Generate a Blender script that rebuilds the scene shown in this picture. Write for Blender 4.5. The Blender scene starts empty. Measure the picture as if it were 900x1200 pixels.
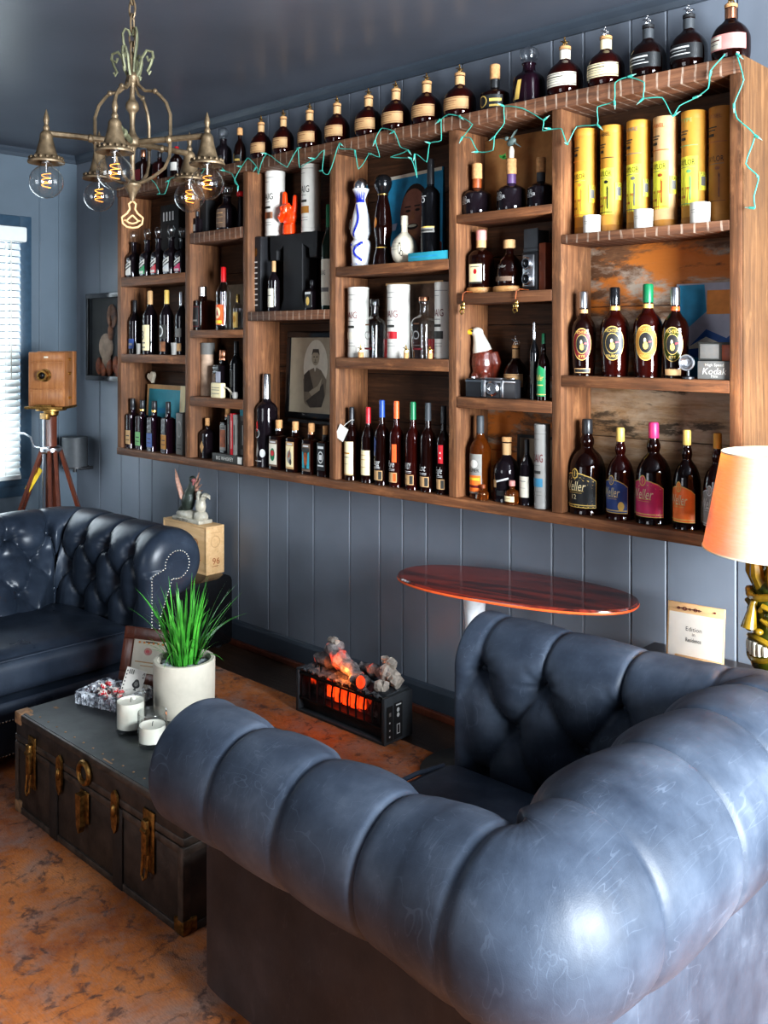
import bpy, bmesh, math, random
from mathutils import Vector, Matrix
from mathutils.geometry import tessellate_polygon
random.seed(7)
PI = math.pi
SC = bpy.context.scene
COL = SC.collection
R_ = math.radians

# ------------------------------------------------------------------ materials
MATS = {}
def ramp(nt, fac, stops):
    r = nt.nodes.new('ShaderNodeValToRGB')
    el = r.color_ramp.elements
    el[0].position, el[0].color = stops[0][0], (*stops[0][1], 1)
    el[1].position, el[1].color = stops[-1][0], (*stops[-1][1], 1)
    for p, c in stops[1:-1]:
        e = el.new(p); e.color = (*c, 1)
    nt.links.new(fac, r.inputs[0])
    return r.outputs[0]
def new_mat(name):
    m = bpy.data.materials.new(name); m.use_nodes = True
    nt = m.node_tree
    b = nt.nodes['Principled BSDF']
    MATS[name] = m
    return m, nt, b
def coords(nt, scale=(1, 1, 1), kind='Object', rot=(0, 0, 0)):
    tc = nt.nodes.new('ShaderNodeTexCoord'); mp = nt.nodes.new('ShaderNodeMapping')
    mp.inputs['Scale'].default_value = scale; mp.inputs['Rotation'].default_value = rot
    nt.links.new(tc.outputs[kind], mp.inputs['Vector'])
    return mp.outputs[0]
def noise(nt, vec, scale, detail=4, rough=.55, dist=0):
    n = nt.nodes.new('ShaderNodeTexNoise')
    n.inputs['Scale'].default_value = scale; n.inputs['Detail'].default_value = detail
    n.inputs['Roughness'].default_value = rough; n.inputs['Distortion'].default_value = dist
    nt.links.new(vec, n.inputs['Vector'])
    return n.outputs[0]
def math_n(nt, op, a, b=None, clamp=False):
    n = nt.nodes.new('ShaderNodeMath'); n.operation = op; n.use_clamp = clamp
    for i, v in enumerate((a, b)):
        if v is None: continue
        if isinstance(v, (int, float)): n.inputs[i].default_value = v
        else: nt.links.new(v, n.inputs[i])
    return n.outputs[0]
def mix(nt, fac, a, b):
    n = nt.nodes.new('ShaderNodeMix'); n.data_type = 'RGBA'
    for i, v in ((0, fac), (6, a), (7, b)):
        if isinstance(v, (int, float)): n.inputs[i].default_value = v
        elif isinstance(v, tuple): n.inputs[i].default_value = (*v, 1)
        else: nt.links.new(v, n.inputs[i])
    return n.outputs[2]
def bump(nt, b, h, strength=.2, dist=.01):
    n = nt.nodes.new('ShaderNodeBump'); n.inputs['Strength'].default_value = strength
    n.inputs['Distance'].default_value = dist
    nt.links.new(h, n.inputs['Height']); nt.links.new(n.outputs[0], b.inputs['Normal'])
def S(b, **k):
    names = dict(color='Base Color', rough='Roughness', metal='Metallic', trans='Transmission Weight', ior='IOR',
                 coat='Coat Weight', coatr='Coat Roughness', emis='Emission Color', es='Emission Strength', spec='Specular IOR Level', sheen='Sheen Weight')
    for q, v in k.items():
        i = b.inputs[names[q]]
        i.default_value = (*v, 1) if isinstance(v, tuple) else v
def srgb(h):
    h = h.lstrip('#'); o = []
    for i in (0, 2, 4):
        c = int(h[i:i+2], 16)/255
        o.append(c/12.92 if c <= .04045 else ((c+.055)/1.055)**2.4)
    return tuple(o)
def plain(name, col, rough=.5, metal=0, var=.12, scale=30, bmp=0, **k):
    """procedural paint / paper / plastic: a base colour broken up by noise"""
    if name in MATS: return MATS[name]
    if isinstance(col, str): col = srgb(col)
    m, nt, b = new_mat(name)
    v = coords(nt)
    n = noise(nt, v, scale, 3)
    lo = tuple(c*(1-var) for c in col); hi = tuple(min(1, c*(1+var)) for c in col)
    nt.links.new(ramp(nt, n, [(.3, lo), (.7, hi)]), b.inputs['Base Color'])
    S(b, rough=rough, metal=metal, **k)
    if bmp: bump(nt, b, noise(nt, v, scale*4, 3), bmp, .003)
    return m
def thin_glass(name, tint=(1, 1, 1), gl=1.0, body=0):
    m, nt, b = new_mat(name)
    nt.nodes.remove(b)
    out = nt.nodes['Material Output']
    t = nt.nodes.new('ShaderNodeBsdfTransparent'); t.inputs[0].default_value = (*tint, 1)
    g = nt.nodes.new('ShaderNodeBsdfGlossy'); g.inputs['Roughness'].default_value = .03
    f = nt.nodes.new('ShaderNodeFresnel')
    ge = nt.nodes.new('ShaderNodeNewGeometry')
    nt.links.new(math_n(nt, 'SUBTRACT', 1.5, math_n(nt, 'MULTIPLY', ge.outputs['Backfacing'], .8333)), f.inputs[0])
    mx = nt.nodes.new('ShaderNodeMixShader')
    nt.links.new(math_n(nt, 'MULTIPLY', f.outputs[0], gl, True), mx.inputs[0])
    nt.links.new(t.outputs[0], mx.inputs[1]); nt.links.new(g.outputs[0], mx.inputs[2])
    if body:
        d = nt.nodes.new('ShaderNodeBsdfDiffuse'); d.inputs[0].default_value = (.9, .93, .97, 1)
        m3 = nt.nodes.new('ShaderNodeMixShader')
        nt.links.new(ramp(nt, noise(nt, coords(nt), 60, 3), [(.45, (0, 0, 0)), (.65, (body,)*3)]), m3.inputs[0])
        nt.links.new(mx.outputs[0], m3.inputs[1]); nt.links.new(d.outputs[0], m3.inputs[2]); nt.links.new(m3.outputs[0], out.inputs[0])
    else: nt.links.new(mx.outputs[0], out.inputs[0])
    return m
def liquid(name, col, trans=.9, rough=.03, ior=1.4):
    m, nt, b = new_mat(name)
    v = coords(nt)
    n = noise(nt, v, 8, 2)
    nt.links.new(ramp(nt, n, [(.3, tuple(c*.9 for c in col)), (.7, tuple(min(1, c*1.1) for c in col))]), b.inputs['Base Color'])
    S(b, rough=rough, trans=trans, ior=ior, spec=.6)
    return m
def wood(name, axis, dark, mid, light, rough=.65, patches=None, ticks=False, grain=1.0):
    m, nt, b = new_mat(name)
    sc = [38, 38, 38]; sc[axis] = 2.2
    v = coords(nt, tuple(s*grain for s in sc))
    n = noise(nt, v, 1.6, 6, .65, .6)
    c = ramp(nt, n, [(.28, dark), (.5, mid), (.72, light)])
    v2 = coords(nt, (1, 1, 1))
    big = noise(nt, v2, 3.2, 4, .6)
    c = mix(nt, ramp(nt, big, [(.35, (0, 0, 0)), (.7, (.75, .75, .75))]), c, dark)
    s3 = [90, 90, 90]; s3[axis] = 9
    c = mix(nt, ramp(nt, noise(nt, coords(nt, s3), 1.0, 5, .7), [(.56, (0, 0, 0)), (.72, (.7, .7, .7))]), c, tuple(q*.6 for q in dark))
    s4 = [14, 14, 14]; s4[axis] = 5
    c = mix(nt, ramp(nt, noise(nt, coords(nt, s4), 1.0, 6, .7), [(.58, (0, 0, 0)), (.74, (.5, .5, .5))]), c, tuple(min(1, q*1.35) for q in light))
    if patches:
        for (col, lo, hi, sc2, amt) in patches:
            p = noise(nt, coords(nt, (sc2*.5, sc2, sc2*1.6)), 1.0, 7, .7, .3)
            c = mix(nt, ramp(nt, p, [(lo, (0, 0, 0)), (hi, (amt, amt, amt))]), c, col)
    if ticks:
        sx = nt.nodes.new('ShaderNodeSeparateXYZ')
        tc = nt.nodes.new('ShaderNodeTexCoord'); nt.links.new(tc.outputs['Object'], sx.inputs[0])
        w = math_n(nt, 'ADD', sx.outputs[0], math_n(nt, 'MULTIPLY', noise(nt, v2, 9, 2), .02))
        fr = math_n(nt, 'FRACT', math_n(nt, 'DIVIDE', w, .043))
        k = math_n(nt, 'LESS_THAN', fr, .16)
        nn = noise(nt, coords(nt, (40, 40, 25)), 1, 4)
        k = math_n(nt, 'MULTIPLY', k, ramp(nt, nn, [(.38, (.1, .1, .1)), (.6, (.75, .75, .75))]))
        c = mix(nt, k, c, (.42, .34, .27))
    c = mix(nt, .12, c, light)
    nt.links.new(c, b.inputs['Base Color'])
    S(b, rough=rough)
    bump(nt, b, n, .45, .004)
    return m

def leather(name, c0, c1, c2, rough=.36):
    m, nt, b = new_mat(name)
    v = coords(nt)
    big = noise(nt, v, 4.5, 5, .6)
    col = ramp(nt, big, [(.3, c0), (.52, c1), (.75, c2)])
    scr = None
    for sc_, rot in (((34, 2.4, 9), (.4, .2, .9)), ((30, 2.8, 8), (1.2, .5, 2.3)), ((9, 30, 2.6), (.3, .9, .2)), ((26, 3, 12), (.9, .1, 1.6))):
        nz = noise(nt, coords(nt, sc_, rot=rot), 1.0, 2, .5, .12)
        l = math_n(nt, 'LESS_THAN', math_n(nt, 'ABSOLUTE', math_n(nt, 'SUBTRACT', nz, .5)), .0035)
        l = math_n(nt, 'MULTIPLY', l, ramp(nt, noise(nt, v, 6+sc_[0]*.1, 3), [(.47, (0, 0, 0)), (.66, (.13, .13, .13))]))
        scr = l if scr is None else math_n(nt, 'MAXIMUM', scr, l)
    col = mix(nt, scr, col, tuple(min(1, c*2.2) for c in c2))
    nt.links.new(col, b.inputs['Base Color'])
    rr = ramp(nt, noise(nt, v, 7, 4), [(.3, (rough-.07,)*3), (.7, (rough+.1,)*3)])
    nt.links.new(rr, b.inputs['Roughness'])
    S(b, spec=.26)
    vor = nt.nodes.new('ShaderNodeTexVoronoi'); vor.inputs['Scale'].default_value = 420
    nt.links.new(v, vor.inputs['Vector'])
    h = math_n(nt, 'ADD', math_n(nt, 'MULTIPLY', vor.outputs[0], .12), noise(nt, v, 28, 4))
    bump(nt, b, h, .16, .004)
    return m

# ------------------------------------------------------------------ mesh builder
class G:
    def __init__(s): s.v = []; s.f = []; s.m = []; s.sm = []
    def add(s, vs, fs, mat=0, smooth=False):
        o = len(s.v); s.v += [tuple(p) for p in vs]
        for f in fs:
            s.f.append(tuple(i+o for i in f)); s.m.append(mat); s.sm.append(smooth)
        return s
    def box(s, c, d, mat=0, bev=0, rz=0, M=None, seg=2):
        bm = bmesh.new(); bmesh.ops.create_cube(bm, size=1)
        for v in bm.verts: v.co = Vector((v.co.x*d[0], v.co.y*d[1], v.co.z*d[2]))
        if bev: bmesh.ops.bevel(bm, geom=bm.edges[:], offset=bev, segments=seg, affect='EDGES', profile=.5)
        T = Matrix.Translation(c) @ (M if M is not None else Matrix.Rotation(rz, 4, 'Z'))
        bm.verts.index_update()
        s.add([T @ v.co for v in bm.verts], [[v.index for v in f.verts] for f in bm.faces], mat, bev > 0)
        bm.free(); return s
    def bb(s, x0, x1, y0, y1, z0, z1, mat=0, bev=0):
        return s.box(((x0+x1)/2, (y0+y1)/2, (z0+z1)/2), (abs(x1-x0), abs(y1-y0), abs(z1-z0)), mat, bev)
    def grid(s, P, mat=0, smooth=True, cu=False, cv=False):
        nu, nv = len(P), len(P[0]); fs = []
        for i in range(nu if cu else nu-1):
            for j in range(nv if cv else nv-1):
                fs.append((i*nv+j, ((i+1) % nu)*nv+j, ((i+1) % nu)*nv+(j+1) % nv, i*nv+(j+1) % nv))
        return s.add([p for r in P for p in r], fs, mat, smooth)
    def lathe(s, prof, seg=24, e=2.0, c=(0, 0, 0), mat=0, asp=1.0, cap=True, M=None):
        P = []
        for r, z in prof:
            row = []
            for k in range(seg):
                a = 2*PI*k/seg - PI/2
                q = r*se(a, e)
                row.append((q*math.cos(a), q*math.sin(a)*asp, z))
            P.append(row)
        if M is not None: P = [[M @ Vector(p) for p in r] for r in P]
        P = [[(p[0]+c[0], p[1]+c[1], p[2]+c[2]) for p in r] for r in P]
        s.grid(P, mat, True, False, True)
        if cap:
            n = len(s.v)
            if prof[0][0] > 1e-5: s.f.append(tuple(n-len(prof)*seg+k for k in reversed(range(seg)))); s.m.append(mat); s.sm.append(False)
            if prof[-1][0] > 1e-5: s.f.append(tuple(n-seg+k for k in range(seg))); s.m.append(mat); s.sm.append(False)
        return s
    def tube(s, pts, r, seg=8, mat=0, closed=False, cap=True, flat=1.0):
        pts = [Vector(p) for p in pts]; n = len(pts)
        rs = r if isinstance(r, (list, tuple)) else [r]*n
        P = []; up = None
        for i, p in enumerate(pts):
            a = pts[(i-1) % n] if (closed or i > 0) else p
            b = pts[(i+1) % n] if (closed or i < n-1) else p
            t = (b-a)
            t = t.normalized() if t.length > 1e-9 else Vector((0, 0, 1))
            if up is None:
                up = Vector((0, 0, 1)) if abs(t.z) < .9 else Vector((1, 0, 0))
            u = up - t*up.dot(t)
            if u.length < 1e-6: u = t.orthogonal()
            u.normalize(); w = t.cross(u); up = u
            P.append([p + (u*math.cos(2*PI*k/seg)*flat + w*math.sin(2*PI*k/seg))*rs[i] for k in range(seg)])
        s.grid(P, mat, True, closed, True)
        if cap and not closed:
            o = len(s.v)-n*seg
            s.f.append(tuple(o+k for k in reversed(range(seg)))); s.m.append(mat); s.sm.append(False)
            s.f.append(tuple(len(s.v)-seg+k for k in range(seg))); s.m.append(mat); s.sm.append(False)
        return s
    def ell(s, c, r, mat=0, seg=14, rings=9, M=None):
        P = []
        for i in range(rings+1):
            t = -PI/2 + PI*i/rings
            row = []
            for k in range(seg):
                a = 2*PI*k/seg
                p = Vector((r[0]*math.cos(t)*math.cos(a), r[1]*math.cos(t)*math.sin(a), r[2]*math.sin(t)))
                if M is not None: p = M @ p
                row.append((p[0]+c[0], p[1]+c[1], p[2]+c[2]))
            P.append(row)
        return s.grid(P, mat, True, False, True)
    def prism(s, poly, y0, y1, mat=0, M=None, smooth=False):
        """poly in (x,z); extruded along y"""
        n = len(poly)
        vs = [Vector((x, y0, z)) for x, z in poly] + [Vector((x, y1, z)) for x, z in poly]
        if M is not None: vs = [M @ v for v in vs]
        fs = [tuple(range(n)), tuple(reversed(range(n, 2*n)))] + [(i, i+n, (i+1) % n+n, (i+1) % n) for i in range(n)]
        return s.add(vs, fs, mat, smooth)
    def build(s, name, mats, parent=None, loc=(0, 0, 0), rot=None, sharp=38):
        me = bpy.data.meshes.new(name)
        me.from_pydata(s.v, [], s.f)
        if not isinstance(mats, (list, tuple)): mats = [mats]
        for m in mats: me.materials.append(MATS[m] if isinstance(m, str) else m)
        me.polygons.foreach_set('material_index', s.m)
        me.polygons.foreach_set('use_smooth', s.sm)
        bm = bmesh.new(); bm.from_mesh(me)
        bmesh.ops.recalc_face_normals(bm, faces=bm.faces[:])
        bm.to_mesh(me); bm.free()
        if any(s.sm): me.set_sharp_from_angle(angle=R_(sharp))
        me.update()
        o = bpy.data.objects.new(name, me); COL.objects.link(o)
        o.location = loc
        if rot: o.rotation_euler = rot
        if parent is not None: o.parent = parent
        return o
def se(a, e):
    if e == 2.0: return 1.0
    return (abs(math.cos(a))**e + abs(math.sin(a))**e)**(-1.0/e)
def smooth_prof(p, k=4):
    out = []
    n = len(p)
    for i in range(n-1):
        p0 = p[max(0, i-1)]; p1 = p[i]; p2 = p[i+1]; p3 = p[min(n-1, i+2)]
        for j in range(k):
            t = j/k
            q = []
            for d in (0, 1):
                a, b, c, e = p0[d], p1[d], p2[d], p3[d]
                q.append(.5*((2*b)+(-a+c)*t+(2*a-5*b+4*c-e)*t*t+(-a+3*b-3*c+e)*t**3))
            q[0] = max(0, q[0]); q[1] = min(max(q[1], min(p1[1], p2[1])), max(p1[1], p2[1]))
            out.append(tuple(q))
    out.append(p[-1]); return out

_txt = {}
def text_tris(s, shear=0):
    key = (s, shear)
    if key in _txt: return _txt[key]
    cu = bpy.data.curves.new('t', 'FONT'); cu.body = s; cu.size = 1; cu.shear = shear; cu.align_x = 'CENTER'; cu.resolution_u = 2
    ob = bpy.data.objects.new('t', cu); COL.objects.link(ob)
    dg = bpy.context.evaluated_depsgraph_get()
    me = ob.evaluated_get(dg).to_mesh()
    vs = [(v.co.x, v.co.y) for v in me.vertices]; fs = [tuple(p.vertices) for p in me.polygons]
    ob.evaluated_get(dg).to_mesh_clear()
    bpy.data.objects.remove(ob); bpy.data.curves.remove(cu)
    xs = [v[0] for v in vs] or [0]; ys = [v[1] for v in vs] or [0]
    cx = (min(xs)+max(xs))/2
    vs = [(x-cx, y) for x, y in vs]
    _txt[key] = (vs, fs, max(xs)-min(xs), max(max(ys), .5))
    return _txt[key]
class Decal(G):
    """flat graphics laid on a surface given by P(x, z, off)"""
    def __init__(s, P, step=.006): super().__init__(); s.P = P; s.lay = 0; s.step = step; s.mats = []; s.marks = []; s.curved = not getattr(P, 'flat', False)
    def mi(s, m):
        if m not in s.mats: s.mats.append(m)
        return s.mats.index(m)
    def _off(s): s.lay += 1; return .0004 + s.lay*.00022
    def rect(s, x0, x1, z0, z1, m):
        o = s._off(); nx = max(1, min(24, int(abs(x1-x0)/s.step))); nz = max(1, min(10, int(abs(z1-z0)/s.step/2)))
        s.grid([[s.P(x0+(x1-x0)*i/nx, z0+(z1-z0)*j/nz, o) for j in range(nz+1)] for i in range(nx+1)], s.mi(m), True)
    def ellipse(s, cx, cz, rx, rz, m, inner=0, n=26):
        o = s._off()
        k = 3
        rr = [inner+(1-inner)*i/k for i in range(k+1)]
        s.grid([[s.P(cx+rx*r*math.cos(2*PI*j/n), cz+rz*r*math.sin(2*PI*j/n), o) for j in range(n)] for r in rr], s.mi(m), True, False, True)
    def poly(s, pts, m):
        o = s._off()
        tri = [tuple(pts[i] for i in t) for t in tessellate_polygon([[Vector((x, z, 0)) for x, z in pts]])]
        s._tris(tri, s.mi(m), o, s.step*2.2)
    def _tris(s, tri, mi, o, lim):
        out = []; tri = list(tri)
        while tri:
            t = tri.pop(); e = [math.hypot(t[k][0]-t[(k+1) % 3][0], t[k][1]-t[(k+1) % 3][1]) for k in range(3)]
            k = e.index(max(e))
            if e[k] > lim and s.curved and len(out)+len(tri) < 1500:
                a, b, c = t[k], t[(k+1) % 3], t[(k+2) % 3]; m_ = ((a[0]+b[0])/2, (a[1]+b[1])/2)
                tri += [(a, m_, c), (m_, b, c)]
            else: out.append(t)
        idx = {}; vs = []; fs = []
        for t in out:
            f = []
            for p in t:
                if p not in idx: idx[p] = len(vs); vs.append(s.P(p[0], p[1], o))
                f.append(idx[p])
            fs.append(f)
        s.add(vs, fs, mi)
    def text(s, t, cx, cz, h, m, shear=0, maxw=None):
        vs, fs, w, hh = text_tris(t, shear)
        k = h/hh; kx = k
        if maxw and w*kx > maxw: kx = maxw/w
        o = s._off()
        q = [(cx+x*kx, cz+y*k-h/2) for x, y in vs]
        if not s.curved: s.add([s.P(x, z, o) for x, z in q], fs, s.mi(m)); return
        tri = []
        for f in fs:
            for j in range(1, len(f)-1): tri.append((q[f[0]], q[f[j]], q[f[j+1]]))
        s._tris(tri, s.mi(m), o+.0004, max(s.step, k*.25))
    def ops(s, L, sx=1.0, sz=1.0):
        for q in L:
            a = q[1:]; s.mark()
            if q[0] == 'r': s.rect(a[0]*sx, a[1]*sx, a[2]*sz, a[3]*sz, a[4])
            elif q[0] == 'e': s.ellipse(a[0]*sx, a[1]*sz, a[2]*sx, a[3]*sz, a[4], a[5] if len(a) > 5 else 0)
            elif q[0] == 'p': s.poly([(x*sx, z*sz) for x, z in a[0]], a[1])
            elif q[0] == 't': s.text(a[0], a[1]*sx, a[2]*sz, a[3]*sz, a[4], a[5] if len(a) > 5 else 0, a[6]*sx if len(a) > 6 else None)
        return s
    def mark(s): s.marks.append((len(s.v), len(s.f)))
    def done(s, name, parent, loc=(0, 0, 0), rot=None, gap=.012):
        if not s.f: return None
        mk = s.marks+[(len(s.v), len(s.f))]
        if mk[0][1] > 0: mk = [(0, 0)]+mk
        bx = []
        for (v0, f0), (v1, f1) in zip(mk, mk[1:]):
            if v1 > v0:
                P = s.v[v0:v1]; bx.append((v0, v1, f0, f1, [min(p[k] for p in P)-gap for k in (0, 1, 2)], [max(p[k] for p in P)+gap for k in (0, 1, 2)]))
        grp = list(range(len(bx)))
        for i in range(len(bx)):
            for j in range(i):
                if all(bx[i][4][k] <= bx[j][5][k] and bx[j][4][k] <= bx[i][5][k] for k in (0, 1, 2)):
                    a, b = grp[i], grp[j]; grp = [b if q == a else q for q in grp]
        first = None
        for gid in sorted(set(grp)):
            g = G(); used = []
            for i, b in enumerate(bx):
                if grp[i] != gid: continue
                o = len(g.v)-b[0]; g.v += s.v[b[0]:b[1]]
                for f, m, q in zip(s.f[b[2]:b[3]], s.m[b[2]:b[3]], s.sm[b[2]:b[3]]):
                    if m not in used: used.append(m)
                    g.f.append(tuple(k+o for k in f)); g.m.append(used.index(m)); g.sm.append(q)
            ob = g.build(name, [s.mats[m] for m in used], parent, loc, rot)
            first = first or ob
        return first
def face_P(x0=0, y=0, z0=0, ax=(1, 0, 0), up=(0, 0, 1)):
    a = Vector(ax); u = Vector(up); n = a.cross(u); o = Vector((x0, y, z0))
    f = lambda x, z, off: tuple(o + a*x + u*z + n*off)
    f.flat = True
    return f

# ------------------------------------------------------------------ naming
def thing(name, label, cat, loc=(0, 0, 0), rz=0, group=None):
    o = bpy.data.objects.new(name, None); COL.objects.link(o)
    o.empty_display_size = .05
    o.location = loc; o.rotation_euler = (0, 0, rz)
    return tag(o, label, cat, group)
def tag(o, label, cat, group=None):
    o['label'] = label; o['category'] = cat
    if group: o['group'] = group
    return o
def struct(o): o['kind'] = 'structure'; return o
def dup(root, loc, label=None, rz=None):
    r = root.copy(); COL.objects.link(r); r.location = loc
    if label: r['label'] = label
    if rz is not None: r.rotation_euler = (0, 0, rz)
    for ch in list(root.children):
        c = ch.copy(); COL.objects.link(c); c.parent = r
        for g in list(ch.children):
            d = g.copy(); COL.objects.link(d); d.parent = c
    return r
LR, LL, LF, WS, EXPO = 620, 60, 46, 1.0, 0.32
# ------------------------------------------------------------------ material table
wallc = srgb('#545f6e')
def wall_mat(name, col, rough=.42):
    m, nt, b = new_mat(name)
    v = coords(nt)
    n = noise(nt, v, 2.2, 4)
    nt.links.new(ramp(nt, n, [(.3, tuple(c*.88 for c in col)), (.7, tuple(c*1.1 for c in col))]), b.inputs['Base Color'])
    S(b, rough=rough)
    bump(nt, b, noise(nt, v, 60, 3), .06, .003)
wall_mat('wall_paint', srgb('#6e747d')); wall_mat('trim_paint', srgb('#3e464f'), .35)
wall_mat('ceiling_paint', srgb('#595d66'), .3); wall_mat('left_paint', srgb('#5c6872'))
wood('board_h', 0, (.024, .009, .004), (.165, .06, .022), (.38, .165, .065))
wood('board_v', 2, (.03, .012, .005), (.17, .066, .026), (.36, .17, .072))
wood('board_tick', 0, (.03, .013, .007), (.14, .056, .026), (.28, .13, .065), ticks=True)
wood('board_edge', 2, (.045, .02, .008), (.16, .072, .026), (.28, .14, .058))
wood('back_dark', 0, (.012, .006, .003), (.065, .027, .011), (.17, .075, .032))
wood('back_white', 0, (.05, .022, .010), (.17, .075, .035), (.30, .16, .08), patches=[((.50, .43, .35), .45, .58, 5, .95), ((.62, .19, .02), .53, .59, 3.3, .92), ((.012, .009, .007), .58, .66, 7, .9)])
wood('back_pale', 0, (.14, .075, .035), (.36, .21, .10), (.52, .35, .20), patches=[((.56, .46, .36), .46, .6, 4, .7), ((.012, .009, .007), .57, .63, 6, .95)])
wood('floor_wood', 0, (.02, .011, .007), (.05, .027, .016), (.09, .05, .03), rough=.35)
wood('crate_wood', 0, (.55, .33, .15), (.66, .42, .21), (.76, .53, .30), rough=.6, grain=.6)
wood('mahogany', 2, (.05, .012, .007), (.13, .035, .018), (.22, .07, .035), rough=.3)
wood('camera_wood', 2, (.16, .055, .018), (.34, .14, .05), (.46, .22, .09), rough=.32)
wood('table_dark', 0, (.02, .012, .01), (.05, .03, .022), (.09, .06, .045), rough=.3)
wood('disc_wood', 0, (.3, .13, .04), (.5, .24, .08), (.62, .34, .13), rough=.5)
# red and black grained table top
m, nt, b = new_mat('table_red')
v = coords(nt, (.9, 9, 9), rot=(0, 0, .12)); n = noise(nt, v, 1.7, 6, .65, 1.0)
nt.links.new(ramp(nt, n, [(.34, (.02, .008, .008)), (.45, (.07, .014, .010)), (.55, (.22, .03, .018)), (.66, (.09, .016, .01))]), b.inputs['Base Color'])
S(b, rough=.14, spec=.5)
# worn rug
m, nt, b = new_mat('rug_pile')
v = coords(nt)
n1 = noise(nt, v, 3.2, 6, .68); n2 = noise(nt, v, 17, 6, .72, .5); n3 = noise(nt, v, 4.5, 5, .65, .4)
c = ramp(nt, n1, [(.3, (.26, .065, .018)), (.5, (.52, .165, .036)), (.7, (.66, .26, .09))])
c = mix(nt, ramp(nt, n3, [(.48, (0, 0, 0)), (.68, (.75, .75, .75))]), c, (.36, .25, .21))
c = mix(nt, ramp(nt, n2, [(.54, (0, 0, 0)), (.64, (.62, .62, .62))]), c, (.05, .034, .034))
wv = nt.nodes.new('ShaderNodeTexVoronoi'); wv.feature = 'DISTANCE_TO_EDGE'; wv.inputs['Scale'].default_value = 3.4
add = nt.nodes.new('ShaderNodeVectorMath'); add.operation = 'ADD'
nz = nt.nodes.new('ShaderNodeTexNoise'); nz.inputs['Scale'].default_value = 3.5; nz.inputs['Detail'].default_value = 5
nt.links.new(v, nz.inputs['Vector']); sc_ = nt.nodes.new('ShaderNodeVectorMath'); sc_.operation = 'SCALE'; sc_.inputs['Scale'].default_value = .7
nt.links.new(nz.outputs['Color'], sc_.inputs[0]); nt.links.new(v, add.inputs[0]); nt.links.new(sc_.outputs[0], add.inputs[1]); nt.links.new(add.outputs[0], wv.inputs['Vector'])
ln = math_n(nt, 'MULTIPLY', math_n(nt, 'LESS_THAN', wv.outputs[0], .028), ramp(nt, n2, [(.45, (0, 0, 0)), (.58, (.55, .55, .55))]))
c = mix(nt, ln, c, (.05, .03, .03))
wv2 = noise(nt, coords(nt, (55, 260, 1)), 1, 2); c = mix(nt, ramp(nt, wv2, [(.4, (0, 0, 0)), (.7, (.3, .3, .3))]), c, (.14, .06, .035))
gy = noise(nt, v, 26, 5, .75); c = mix(nt, ramp(nt, gy, [(.50, (0, 0, 0)), (.68, (.4, .4, .4))]), c, (.30, .21, .185))
nt.links.new(c, b.inputs['Base Color']); S(b, rough=.95)
bump(nt, b, noise(nt, v, 260, 2), .5, .004)
leather('leather_blue', (.016, .022, .034), (.040, .051, .071), (.088, .104, .132), .50)
leather('leather_shaded', (.016, .014, .015), (.028, .025, .027), (.048, .044, .047), .5)  # armchair leather again, with the shade on its side panels put into the colour
leather('leather_dark', (.012, .017, .026), (.022, .03, .044), (.042, .054, .074), .33)
plain('black_gloss', (.008, .008, .009), .18); plain('black_matte', (.012, .012, .013), .6)
plain('black_plastic', (.02, .02, .022), .35); plain('charcoal', (.045, .05, .055), .55); plain('iron', (.02, .02, .022), .42, .6)
plain('brass', (.50, .29, .08), .34, 1, .3); plain('old_brass', (.27, .155, .05), .45, 1, .6, 60); plain('gold', (.72, .48, .16), .25, 1); plain('silver', (.62, .62, .63), .22, 1)
plain('steel', (.5, .51, .53), .3, 1); plain('white_metal', (.72, .73, .74), .35); plain('copper', (.55, .26, .15), .3, 1)
plain('nail', (.7, .66, .56), .25, 1)
plain('white', '#d3cfc6', .5, var=.04); plain('paper', '#d9d2c0', .7, var=.06); plain('cream', '#e6d6ab', .6, var=.06); plain('tan', '#bd976a', .65, var=.1)
plain('cork', '#b98b5c', .8, var=.25, scale=80); plain('ink', (.015, .014, .014), .5); plain('ink_red', '#a31f26', .5); plain('dark_red', '#641219', .5)
plain('red', '#b5202a', .35); plain('bright_red', '#d0171c', .4); plain('orange', '#e2602c', .4); plain('blue', '#274a92', .4); plain('navy', '#1d2d52', .45)
plain('green', '#0f6b43', .4); plain('pale_green', '#74a66c', .6); plain('magenta', '#d0346a', .42); plain('label_orange', '#f07a32', .45); plain('label_navy', '#2f4a86', .45)
plain('label_black', (.016, .017, .018), .45); plain('label_green', '#1f8a53', .45); plain('grey_label', '#8f8c86', .6); plain('mid_grey', '#6f6d69', .6); plain('dark_grey', '#34332f', .6)
plain('yellow', '#d9d548', .55); plain('mustard', '#bf8a33', .6, var=.08); plain('ochre', '#a5702c', .6, var=.08); plain('yellow2', '#e6c53c', .55)
plain('teal', '#2f93a4', .55, var=.2, scale=9); plain('sky_paint', '#2b8fb6', .6, var=.25, scale=12); plain('purple', '#5a4068', .5); plain('pink', '#c2857e', .6)
plain('gold_ink', '#dcb964', .4); plain('silver_ink', '#c9c9c6', .4); plain('grey_tube', '#8d8a85', .5, var=.05); plain('blue_band', '#3e7f9d', .5)
plain('white_glaze', '#cfd0d2', .15, var=.03, coat=.5); plain('cobalt', '#1b2aa0', .2); plain('bone', '#d2c8b4', .35, var=.15, scale=40)
plain('skin_paint', '#8a5a48', .6, var=.25, scale=18); plain('hair_paint', '#241712', .7); plain('shirt_paint', '#7a3226', .7, var=.3, scale=20)
plain('kraft', '#a97c4d', .8, var=.12); plain('leaf', '#2f7d35', .5); plain('hummer', '#5c6a66', .5, var=.3)
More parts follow.
